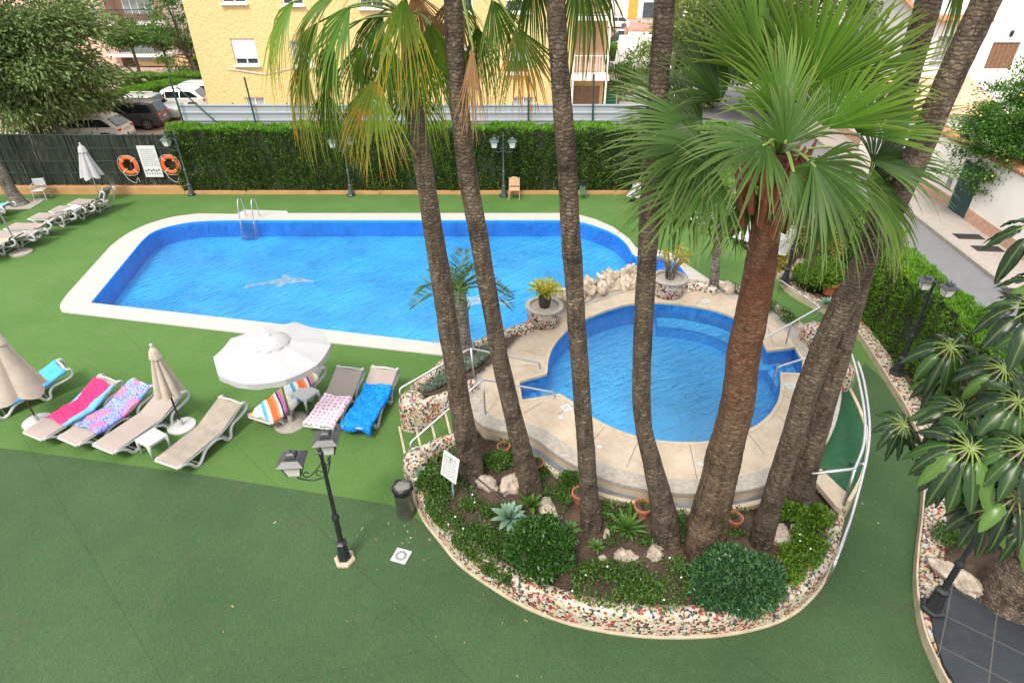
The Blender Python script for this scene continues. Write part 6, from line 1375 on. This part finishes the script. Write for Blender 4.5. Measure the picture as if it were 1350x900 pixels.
b = MB(); wall_holes(b, bx, x3, 0, 12.5, YB, [w_[0] for w_ in W_]); b.add([(bx,YB,0),(bx,YB+12,0),(bx,YB+12,12.5),(bx,YB,12.5),(x3,YB,0),(x3,YB+12,0),(x3,YB+12,12.5),(x3,YB,12.5)], [(0,1,2,3),(4,7,6,5),(3,2,6,7),(1,5,6,2)])
b.build('wall', M['yellow'], root, world=True)
for (x0,x1,z0,z1), s in W_: window(root, x0, x1, z0, z1, YB, s, curtain=(s < .1))
b = MB(); b.box(((bx+x3)/2,YB+6,12.7), (x3-bx+.6,12.6,.35)); b.build('roof', M['tile'], root, world=True)
b = MB(); b.tube([P(300,91,YB-.06), P(350,98,YB-.06), P(385,90,YB-.06)], .02, 5); b.build('cable', M['alu'], root, world=True)
# balcony bay at its right corner
x4 = x3+1.9; b = MB(); b.box(((x3+x4)/2+.01,YB+4.8,6.2), (x4-x3-.02,8,12.4)); b.build('bay_wall', M['peach'], root, world=True)
for k, zf in enumerate((.35, 3.25, 6.15, 9.05)):
    b = MB(); b.box(((x3+x4)/2+.05,YB+.15,zf), (x4-x3+.14,1.3,.22)); sl_ = b.build('balcony_floor', M['offwhite'], root, world=True)
    b = MB(); n = 13
    for q in range(n): b.box((x3+.08+(x4-x3-.1)*q/(n-1),YB-.46,zf+.62), (.025,.025,1.0))
    for z in (.12,1.12): b.box(((x3+x4)/2,YB-.46,zf+z+.005), (x4-x3,.04,.04))
    b.build('railing', M['iron'] if k in (2,3) else M['white_frame'], root, world=True)
    b = MB(); b.box(((x3+x4)/2,YB+.76,zf+1.25), (1.5,.06,2.1)); b.build('balcony_door', M['brown_wood'] if k < 1 else mat('peach_blind', (.5,.3,.2), .8), root, world=True)
    if k in (2,3):
        lst = [(Vector((R.uniform(x3+.15,x4-.15),YB-.25,zf+R.uniform(.2,.8))), Vector((R.uniform(-1,1),R.uniform(-1,0),R.uniform(-.3,1))), .16, .07) for _ in range(160)]; leaf_obj(lst, 'balcony_plants', M['tree_dark'], root)
for xx in (x3+.04, x4-.04): b = MB(); b.box((xx+.0,YB-.47,6), (.09,.09,12)); b.build('balcony_post', M['offwhite'], root, world=True)
# pink balcony building at the upper left
YP = 62.0; pa = P(100,20,YP); pbz = P(262,20,YP)
root = thing('apartment_building', 'pinkish apartment building with stacked grey railed balconies, behind the trees at the upper left', 'building', (pa.x,YP,0)); xL, xR = pa.x-9, P(148,40,YP).x
b = MB(); sw = (P(158,38,YP).x-.55, P(158,38,YP).x+.6, P(158,47,YP).z, P(158,38,YP).z+.3); wall_holes(b, xL, xR, 0, 16, YP, [sw]); b.box(((xL+xR)/2,YP+5.3,8), (xR-xL,10,16)); 
b.build('wall', M['pink'], root, world=True)
window(root, sw[0], sw[1], sw[2], sw[3], YP, 0, mull=0)
xq = P(200,40,YP).x; b = MB(); b.box(((xR+xq)/2+.01,YP+2.6,8), (xq-xR-.02,2,16)); b.build('recess_wall', M['pink'], root, world=True)
for k, py in enumerate((72, 30, -12)):
    z = P(180,py,YP-1).z; xm = P(148+ (0 if k == 0 else -6),py,YP-1).x
    b = MB(); b.box((xR+2.1,YP+.2,z-.12), (5.4,2.4,.25)); b.build('balcony_floor', M['offwhite'], root, world=True); b = MB()
    for q in range(36): b.box((xR-.5+5.2*q/35,YP-.95,z+.5), (.03,.03,.95))
    b.box((xR+2.1,YP-.95,z+1.0), (5.3,.06,.06)); b.build('railing', M['iron'], root, world=True)
    b = MB(); b.box((xR+3.1,YP-.2,z+1.6), (2.6,.06,1.9)); gl_ = b.build('glazing', mat('grey_glazing', (.28,.33,.33), .2, var=.3, vs=3), root, world=True)
    b = MB(); [b.box((xR+1.8+.65*q,YP-.25,z+1.6), (.07,.05,1.95)) for q in range(5)]; b.build('glazing_frame', M['white_frame'], root, world=True)
zc = P(200,70,YP).z; b = MB(); b.box((xq+.6,YP+1.5,zc/2-.2), (5.4,3.6,zc-.6)); b.build('ground_floor_wall', M['peach'], root, world=True)
b = MB(); b.box((P(195,84,YP).x,YP-.33,1.6), (2.2,.08,2.2)); b.build('glazed_door', mat('grey_glazing', (.28,.33,.33), .2), root, world=True)
p = P(120,6,50); root = thing('street_lamp', 'black hooked street lamp in front of the pinkish building, top left', 'street lamp', (P(98,0,50).x,50,0))
b = MB(); zt = p.z; x_ = p.x-root.location.x; b.tube([(0,0,0),(0,0,zt+.3),(.1,0,zt+.5)], .06, 8); b.build('pole', M['iron'], root); b = MB(); b.tube([(-.05,0,zt+.35),(x_,0,zt+.25),(x_,0,zt)], .035, 6); b.build('arm', M['iron'], root); MB().lathe([(.02,zt+.1),(.1,zt+.02),(.14,zt-.25),(.34,zt-.5),(.3,zt-.52),(0,zt-.45)], 16, (x_,0,0)).build('shade', M['iron'], root)
# bright white house further back between trees
q = P(235,75,80); root = thing('white_house', 'over bright white house wall seen between the feathery tree and the yellow corner', 'building', (q.x,80,0)); MB().box((0,3,3.4), (9,6,6.8)).build('wall', M['offwhite'], root); b = MB(); b.prism([(-5,-.6),(5,-.6),(5,7),(-5,7)], 6.82, 7.1); b.build('roof', M['tile'], root)
def block(name, lab, cat, c, size, m, rz=0): b = MB(); b.box((0,0,size[2]/2), size, 0); o = b.build(name, m, bevel=.01); o.location = c; o.rotation_euler = (0,0,rz); return tagp(o, lab, cat)
# hedges of the parking
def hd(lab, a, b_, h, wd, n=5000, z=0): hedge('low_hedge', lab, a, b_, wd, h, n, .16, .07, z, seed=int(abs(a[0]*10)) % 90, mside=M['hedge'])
A_, B_ = G(60,186,0), G(205,141,0); hd('long low clipped hedge running behind the parked cars', (A_.x-1,A_.y+4), (B_.x+1.2,B_.y+3), 1.3, 1.6, 9000)
A_ = G(168,127,0); B_ = G(262,127,0); hd('squared green hedge beyond the white cars below the balcony building', (A_.x,A_.y), (B_.x+2,A_.y), 1.5, 1.2, 6000)
A_ = G(225,118,0); hd('farthest little hedge beside the yellow corner at the upper left', (A_.x,A_.y+5), (A_.x+6,A_.y+5), 1.6, 1.0, 3000)
# ---- cars
def car(lab, px, py, rz, paint, L=4.3, Wd=1.78, Hh=1.5, kind='suv', group='cars parked beyond the fence'):
    loc = G(px, py, 0); root = thing('parked_car', lab, 'car', (loc.x, loc.y, .01), rz, group)
    hb = .95 if kind != 'low' else .86; rake = .28 if kind in ('suv','hatch','wagon') else .55
    body = [(-L/2,.35),(-L/2+.02,.75),(-L/2+.06,hb),(L/2-1.15,hb+.02),(L/2-.35,.80),(L/2-.04,.62),(L/2,.38),(L/2-.1,.22),(-L/2+.1,.22)]
    def hw(z): return Wd/2*(1-.05*max(0,(.5-z)/.5)) if z < hb else Wd/2*(1-.20*(z-hb)/(Hh-hb))
    def loft(mb, prof, wf, rounds=((1.0,.90),(.985,.96),(.93,1.0))):
        cx = sum(p[0] for p in prof)/len(prof); cz = sum(p[1] for p in prof)/len(prof); o = len(mb.v); sts = [(-1,.94),(-.985,.975),(-.93,1.0),(0,1.003),(.93,1.0),(.985,.975),(1,.94)]; n = len(prof)
        for s, k in sts:
            for x, z in prof: mb.v.append((cx+(x-cx)*k, wf(z)*s, cz+(z-cz)*k))
        for a in range(len(sts)-1):
            for i in range(n): j = (i+1)%n; mb.f.append((o+a*n+i, o+(a+1)*n+i, o+(a+1)*n+j, o+a*n+j))
        mb.f.append(tuple(o+i for i in range(n))); mb.f.append(tuple(o+(len(sts)-1)*n+i for i in range(n-1,-1,-1)))
    b = MB(); loft(b, body, lambda z: hw(min(z,hb))); bd = b.build('body', paint, root, smooth=35)
    rx0 = -L/2+.06; cab = [(rx0+.02,hb-.02),(rx0+rake,Hh-.08),(rx0+rake+.25,Hh),(.25,Hh),(.55,Hh-.06),(L/2-1.2,hb)]
    b = MB(); loft(b, cab, lambda z: hw(max(z,hb))*.985); b.build('cabin', paint, root, smooth=35)
    g0 = [(rx0+.30,hb+.05),(rx0+rake+.22,Hh-.13),(.30,Hh-.12),(L/2-1.42,hb+.06)]
    for s in (-1,1):
        b = MB(); 
        def gp_(x,z,e=.012): return (x, s*(hw(z)*.985+e), z)
        segs = [(rx0+.34, -.62), (-.56, .30), (.36, L/2-1.45)]
        def zt(x): # roofline of the glass at x
            x0_, x1_ = rx0+rake+.22, .30
            if x < x0_: return hb+.07+(Hh-.13-hb-.07)*max(0,(x-rx0-.28))/(x0_-rx0-.28)
            if x > x1_: return Hh-.13-(Hh-.13-hb-.08)*(x-x1_)/(L/2-1.42-x1_)
            return Hh-.13
        for (u,v) in segs:
            xs = [u+(v-u)*q/6 for q in range(7)]; o = len(b.v)
            for x in xs: b.v += [gp_(x,hb+.05), gp_(x,max(hb+.055,zt(x)))]
            for q in range(6): b.f.append((o+2*q,o+2*q+2,o+2*q+3,o+2*q+1))
        w_ = b.build('side_window', M['carglass'], root); w_.modifiers.new('t','SOLIDIFY').thickness = .006
        b = MB(); b.box((s and (L/2-1.35), s*(Wd/2+.08), hb+.08), (.12,.16,.11)); b.build('mirror', paint, root)
        for x in (-L/2+.78, L/2-.85):
            y_ = s*(Wd/2-.09); b = MB(); b.lathe([(.0,-.11),(.22,-.11),(.31,-.10),(.335,-.06),(.335,.06),(.31,.10),(.22,.11),(0,.11)], 22, (x,y_,.33), axis='Y'); wl = b.build('wheel', M['rubber'], root, smooth=35)
            b = MB(); yy = y_+s*.108
            b.lathe([(.215,-.012),(.215,.012),(.19,.012),(.19,-.012)], 22, (x,yy,.33), axis='Y'); 
            for k in range(7): a = 2*PI*k/7; b.box((x+math.cos(a)*.1,yy,.33+math.sin(a)*.1), (.19,.016,.04), 0, 0, -a)
            b.build('rim', M['rim'], wl)
            b = MB(); o = 0; aa = [PI*q/10 for q in range(11)]
            for a in aa: b.v += [(x+.375*math.cos(a), s*(Wd/2-.005), .33+.375*math.sin(a)), (x+.375*math.cos(a), s*(Wd/2+.006), .33+.375*math.sin(a))]; 
            n_ = len(b.v); b.v += [(x, s*(Wd/2-.004), .30)]
            for q in range(10): b.f.append((2*q, 2*q+2, n_)); 
            b.build('wheel_arch', M['black'], root)
        b = MB(); b.rbox((-L/2+.07,s*(Wd/2-.20),hb-.12), (.16,.34,.15), .03); b.build('tail_light', M['redlight'], root)
        b = MB(); b.rbox((L/2-.14,s*(Wd/2-.24),.66), (.22,.38,.12), .03); b.build('headlight', M['lampglass'], root)
    b = MB(); x0_, x1_ = rx0+.06, rx0+rake; b.add([(x0_+.0,-hw(hb)*.80,hb+.07),(x0_,hw(hb)*.80,hb+.07),(x1_-.02,hw(Hh)*.85,Hh-.12),(x1_-.02,-hw(Hh)*.85,Hh-.12)], [(0,1,2,3)]); 
    b.v = [(x-.03,y,z) for x,y,z in b.v]; q_ = b.build('rear_window', M['carglass'], root); q_.modifiers.new('t','SOLIDIFY').thickness = .01
    b = MB(); b.add([(L/2-1.25,-hw(hb)*.85,hb+.05),(L/2-1.25,hw(hb)*.85,hb+.05),(.62,hw(Hh)*.84,Hh-.075),(.62,-hw(Hh)*.84,Hh-.075)], [(0,1,2,3)]); b.v = [(x+.03,y,z+.02) for x,y,z in b.v]; q_ = b.build('windscreen', M['carglass'], root); q_.modifiers.new('t','SOLIDIFY').thickness = .01
    b = MB(); b.rbox((-L/2-.0,0,.42), (.10,Wd*.9,.2), .03); b.build('bumper', M['black'] if kind == 'suv' else paint, root); b = MB(); b.rbox((-L/2-.005,0,.68), (.03,.5,.11), .005); b.build('number_plate', M['white_plastic'], root)
    for s in (-1,1): b = MB(); b.tube([(-1.2,s*.6,Hh+.03),(.2,s*.6,Hh+.03)], .018, 5); b.build('roof_rail', M['alu'], root)
    return root
def paint(n, c, mtl=.3): return mat(n, c, .22, metal=mtl, var=.03)
pw_, pg_, ps_, pk_ = paint('white_car_paint', (.62,.60,.56), 0), paint('dark_grey_car_paint', (.085,.08,.09), .4), paint('silver_blue_car_paint', (.42,.47,.48), .3), paint('bright_white_car_paint', (.7,.7,.7), 0)
hdg = rad(168)
car('beige white car nearest the reed fence, partly hidden by it', 122, 186, rad(184), pw_, L=4.2, Hh=1.42, kind='low')
car('dark grey car parked behind the beige white one', 178, 168, rad(186), pg_, L=3.9, Hh=1.55)
car('pale silver blue car facing right, behind the dark grey one', 202, 157, rad(5), ps_, L=4.1, kind='low')
car('white hatchback behind the silver blue car at the left end of the metal fence', 236, 145, rad(186), pk_, L=4.2, Hh=1.42, kind='low')
car('farthest white estate car beside the yellow building corner', 258, 137, rad(184), pk_, L=4.0, Hh=1.45)
# ---- the lane seen between the yellow building and the trees
car('white van parked on the red paved slope seen right of the yellow building', 833, 67, rad(170), pk_, L=4.3, Hh=1.8, group='cars up the lane')
car('dark car half hidden behind the white van up the lane', 817, 60, rad(170), pg_, L=4.2, Hh=1.7, group='cars up the lane')
car('white saloon car on top of the red slope, before the far white building', 808, 37, rad(175), pk_, L=4.5, kind='low', group='cars up the lane')
b = MB(); b.add([tuple(G(785,60,0)+Vector((0,0,.02))), tuple(G(850,60,0)+Vector((0,0,.02))), tuple(G(862,30,0)+Vector((0,0,.02))), tuple(G(780,30,0)+Vector((0,0,.02)))], [(0,1,2,3)]); struct(b.build('red_paved_road', mat('red_paving', (.5,.2,.16), .9, var=.2)))
p = P(850,50,74); block('red_wall', 'low reddish brick wall beside the white van up the lane', 'wall', (p.x,74,0), (4.5,.5,2.2), mat('red_brick', (.5,.27,.18), .9, var=.3, vs=20))
A_ = G(788,92,0); hedge('lane_hedge', 'dark green hedge beside the white van up the lane', (A_.x-.3,A_.y), (A_.x+4,A_.y), 2.5, 2.0, 4000, .2, .09, 0, seed=31)
A_ = G(786,48,0); hedge('lane_hedge', 'dark hedge in front of the far white building with green columns', (A_.x-3,A_.y+22), (A_.x+4.5,A_.y+22), 1.6, 3.2, 3000, .3, .14, 0, seed=32, mtop=M['hedge'])
p = P(810,10,125); root = thing('far_building', 'far white building with green columns at the top of the lane', 'building', (p.x,125,0)); MB().box((0,5,6), (20,10,12)).build('wall', M['offwhite'], root)
for k in range(4): MB().box((-7+k*3.1,-.2,6), (.35,.35,12)).build('column', mat('green_column', (.1,.25,.15), .6), root)
for k in range(5):
    for j in range(3): MB().box((-7.5+k*3.1+1.6,-.03,3+j*3.2), (1.7,.1,1.2)).build('window', mat('grey_glazing', (.28,.33,.33), .2), root)
p = P(858,12,112); root = thing('far_building', 'far plain white building with one small window, right of the green columns', 'building', (p.x+1.5,112,0)); MB().box((0,4,7), (12,8,14)).build('wall', M['offwhite'], root)
MB().box((-2.8,-.03,9.0), (1.0,.1,1.3)).build('window', mat('grey_glazing', (.28,.33,.33), .2), root); MB().box((.5,-.03,1.2), (6.5,.1,2.2)).build('entrance', M['glass'], root); MB().box((-4.4,-.04,1.5), (1.5,.12,3)).build('orange_panel', mat('orange_panel', (.7,.36,.06), .8), root)
# shed, pierced wall, green gate
Yw = 38.0; p0 = P(812,117,Yw); p1_ = P(900,117,Yw); root = thing('block_wall', 'white garden wall with rows of pierced blocks beyond the metal fence', 'wall', ((p0.x+p1_.x)/2,Yw,0)); b = MB(); hw_ = (p1_.x-p0.x)/2; hl = []
for r_ in range(3):
    for k in range(int(hw_*2/.34)-1):
        hl.append((-hw_+.2+k*.34, -hw_+.42+k*.34, p0.z-.35-r_*.36, p0.z-.13-r_*.36))
wall_holes(b, -hw_, hw_, 0, p0.z, 0, hl); b.box((0,.3,p0.z/2), (hw_*2,.1,p0.z)); b.build('wall', M['white_wall'], root); MB().box((0,.1,p0.z+.04), (hw_*2+.1,.5,.08)).build('coping', M['cream'], root)
p = P(799,120,Yw); block('green_gate', 'bright green sheet gate left of the pierced block wall', 'gate', (p.x,Yw,0), (1.25,.06,p.z), mat('green_sheet', (.02,.2,.10), .6, var=.1)); 
p = P(800,104,Yw+3); block('pale_wall', 'pale plain wall behind the green gate', 'wall', (p.x,Yw+3,0), (3.2,.3,p.z), M['offwhite'])
p = P(838,90,Yw+5); root = thing('white_shed', 'white shed with a sloping white roof among the shrubs beyond the block wall', 'shed', (p.x+.4,Yw+5,0)); MB().box((0,1.5,p.z/2), (3.4,3,p.z)).build('wall', M['white_wall'], root)
b = MB(); b.add([(-1.9,-.3,p.z-.05),(1.9,-.3,p.z-.05),(1.5,3.4,p.z+1.5),(-1.1,3.4,p.z+1.5),(-1.9,-.3,p.z+.05),(1.9,-.3,p.z+.05),(1.5,3.4,p.z+1.6),(-1.1,3.4,p.z+1.6)], [(3,2,1,0),(4,5,6,7),(0,1,5,4),(1,2,6,5),(2,3,7,6),(3,0,4,7)]); b.build('roof', M['white_wall'], root)
p = P(870,80,46); block('white_wall', 'plain white wall beside the red brick one, partly behind the pale tree', 'wall', (p.x,46,0), (5,.3,4.2), M['white_wall'])
# ---- right side: street wall with green door, white houses
def wxf(y): return wx(y)
root = thing('street_wall', 'long white garden wall with pink stone base along the street pavement', 'wall', (wx(24),24,0)); ang = math.atan2(.1,1)
# wall in its own frame: local x runs along the street (away), local -y faces the street
root.rotation_euler = (0,0,PI/2-ang); 
def wl_(y): return (y-24)/math.cos(ang)
d0, d1 = wl_(24.15), wl_(22.3)
u0, u1 = sorted((wl_(G(1252,277,0).y), wl_(G(1276,293,0).y)))
# local +y points to -X (street side)
b = MB(); hz_ = 2.55
for (a_, c_, z0, z1) in ((wl_(-5),u0,0,hz_),(u1,wl_(50),0,hz_),(u0,u1,2.12,hz_)): b.box(((a_+c_)/2,-.15,(z0+z1)/2), (c_-a_,.3,z1-z0))
b.build('wall', M['white_wall'], root)
b = MB(); 
for a_, c_ in ((wl_(-5),u0-.02),(u1+.02,wl_(50))): b.box(((a_+c_)/2,.012,.35), (c_-a_,.03,.46))
b.build('stone_base', stucco('pink_stone', (.52,.33,.25), 5, .2, .01, .2), root)
b = MB(); b.box(((u0+u1)/2,-.06,1.06), (u1-u0,.06,2.1)); dr = b.build('door', M['green_metal'], root); b = MB(); n = 14
for k in range(n): b.box((u0+(u1-u0)*(k+.5)/n,-.022,1.06), (.03,.02,2.04))
b.build('ribs', M['green_metal'], dr); b = MB(); b.rbox((u1+.45,.02,1.0), (.32,.03,.42), .01); b.build('meter_box', M['alu'], root)
b = MB()
x = wl_(8)
while x < wl_(33): b.tube([(x,.08,hz_+.02),(x,-.4,hz_+.16)], .09, 6); x += .2
b.build('roof_tiles', M['tile'], root)
Yh = 34.0
hx0, hx1 = P(1206,60,Yh).x, P(1420,60,Yh).x
root = thing('white_house', 'bright white house with brown shuttered window at the upper right', 'building', ((hx0+hx1)/2,Yh,0))
def rect2(a, b_, Y): p, q = P(*a, Y), P(*b_, Y); return (min(p.x,q.x), max(p.x,q.x), min(p.z,q.z), max(p.z,q.z))
hA = rect2((1310,56),(1332,91),Yh); hB = rect2((1238,48),(1258,80),Yh); b = MB(); wall_holes(b, hx0, hx1, 0, 9.8, Yh, [hA,hB]); b.add([(hx0,Yh,0),(hx0,Yh+8,0),(hx0,Yh+8,9.8),(hx0,Yh,9.8)], [(0,1,2,3)]); b.build('wall', M['white_wall'], root, world=True)
window(root, *hB, Yh, 0, mull=1, fm=M['alu'], curtain=True); b = MB(); b.box(((hA[0]+hA[1])/2,Yh+.1,(hA[2]+hA[3])/2), (hA[1]-hA[0],.06,hA[3]-hA[2])); s_ = b.build('shutter', M['brown_wood'], root, world=True)
b = MB()
for k in range(6): b.box((hA[0]+(hA[1]-hA[0])*(k+.5)/6,Yh+.06,(hA[2]+hA[3])/2), (.05,.03,hA[3]-hA[2]-.1))
b.v = [tuple(Vector(v)-root.location) for v in b.v]; b.build('battens', M['brown_wood'], s_)
ze = P(1255,27,Yh-.6).z; b = MB(); xe = P(1300,27,Yh).x; b.add([(hx0-.3,Yh-.6,ze),(xe,Yh-.6,ze),(xe,Yh+3.5,ze+1.4),(hx0-.3,Yh+3.5,ze+1.4)], [(0,1,2,3)]); r_ = b.build('tiled_eave', M['tile'], root, world=True); r_.modifiers.new('t','SOLIDIFY').thickness = .12
pp = P(1334,45,Yh-.1); b = MB(); b.lathe([(0,-.15),(.07,-.1),(.09,.1),(.04,.16),(0,.2)], 8, pp); b.build('wall_lantern', M['iron'], root, world=True)
# lower tiled annexe behind the wall
Ya = 29.5; xa_ = P(1195,150,Ya).x; xb_ = P(1320,150,Ya).x; za_ = P(1250,150,Ya).z
root = thing('tiled_annexe', 'low annexe with a salmon clay roof behind the street wall, left of the citrus tree', 'building', ((xa_+xb_)/2,Ya,0)); b = MB(); b.box(((xa_+xb_)/2,Ya+1.6,za_/2), (xb_-xa_,3,za_)); b.build('wall', M['white_wall'], root, world=True)
b = MB(); b.add([(xa_-.2,Ya-.2,za_+.02),(xb_+.2,Ya-.2,za_+.02),(xb_+.2,Ya+3.4,za_+1.1),(xa_-.2,Ya+3.4,za_+1.1)], [(0,1,2,3)]); r_ = b.build('roof', stucco('salmon_tiles', (.62,.40,.28), 8, .6, .05, .3), root, world=True); r_.modifiers.new('t','SOLIDIFY').thickness = .12
# bench at the right edge
p = G(1352,815,.25); root = thing('garden_bench', 'grey metal slatted bench cut by the right edge on the black tiles', 'bench', p+Vector((.35,.1,0)), rad(62))
b = MB(); [b.rbox((0,-.22+.06*k,.44), (1.2,.04,.02), .005) for k in range(8)]; b.build('seat', M['alu'], root); b = MB(); [b.rbox((0,.26,.52+.06*k), (1.2,.02,.04), .005) for k in range(5)]; b.build('backrest', M['alu'], root)
for s in (-1,1):
    for q in (-1,1): b = MB(); b.tube([(s*.52,q*.2,.43),(s*.55,q*.24,0)], .022, 6); b.build('leg', M['alu'], root)
SC.cycles.use_denoising = True
SC.cycles.max_bounces = 8; SC.cycles.transparent_max_bounces = 12; SC.cycles.diffuse_bounces = 3; SC.cycles.glossy_bounces = 3; SC.cycles.caustics_reflective = False; SC.cycles.caustics_refractive = False
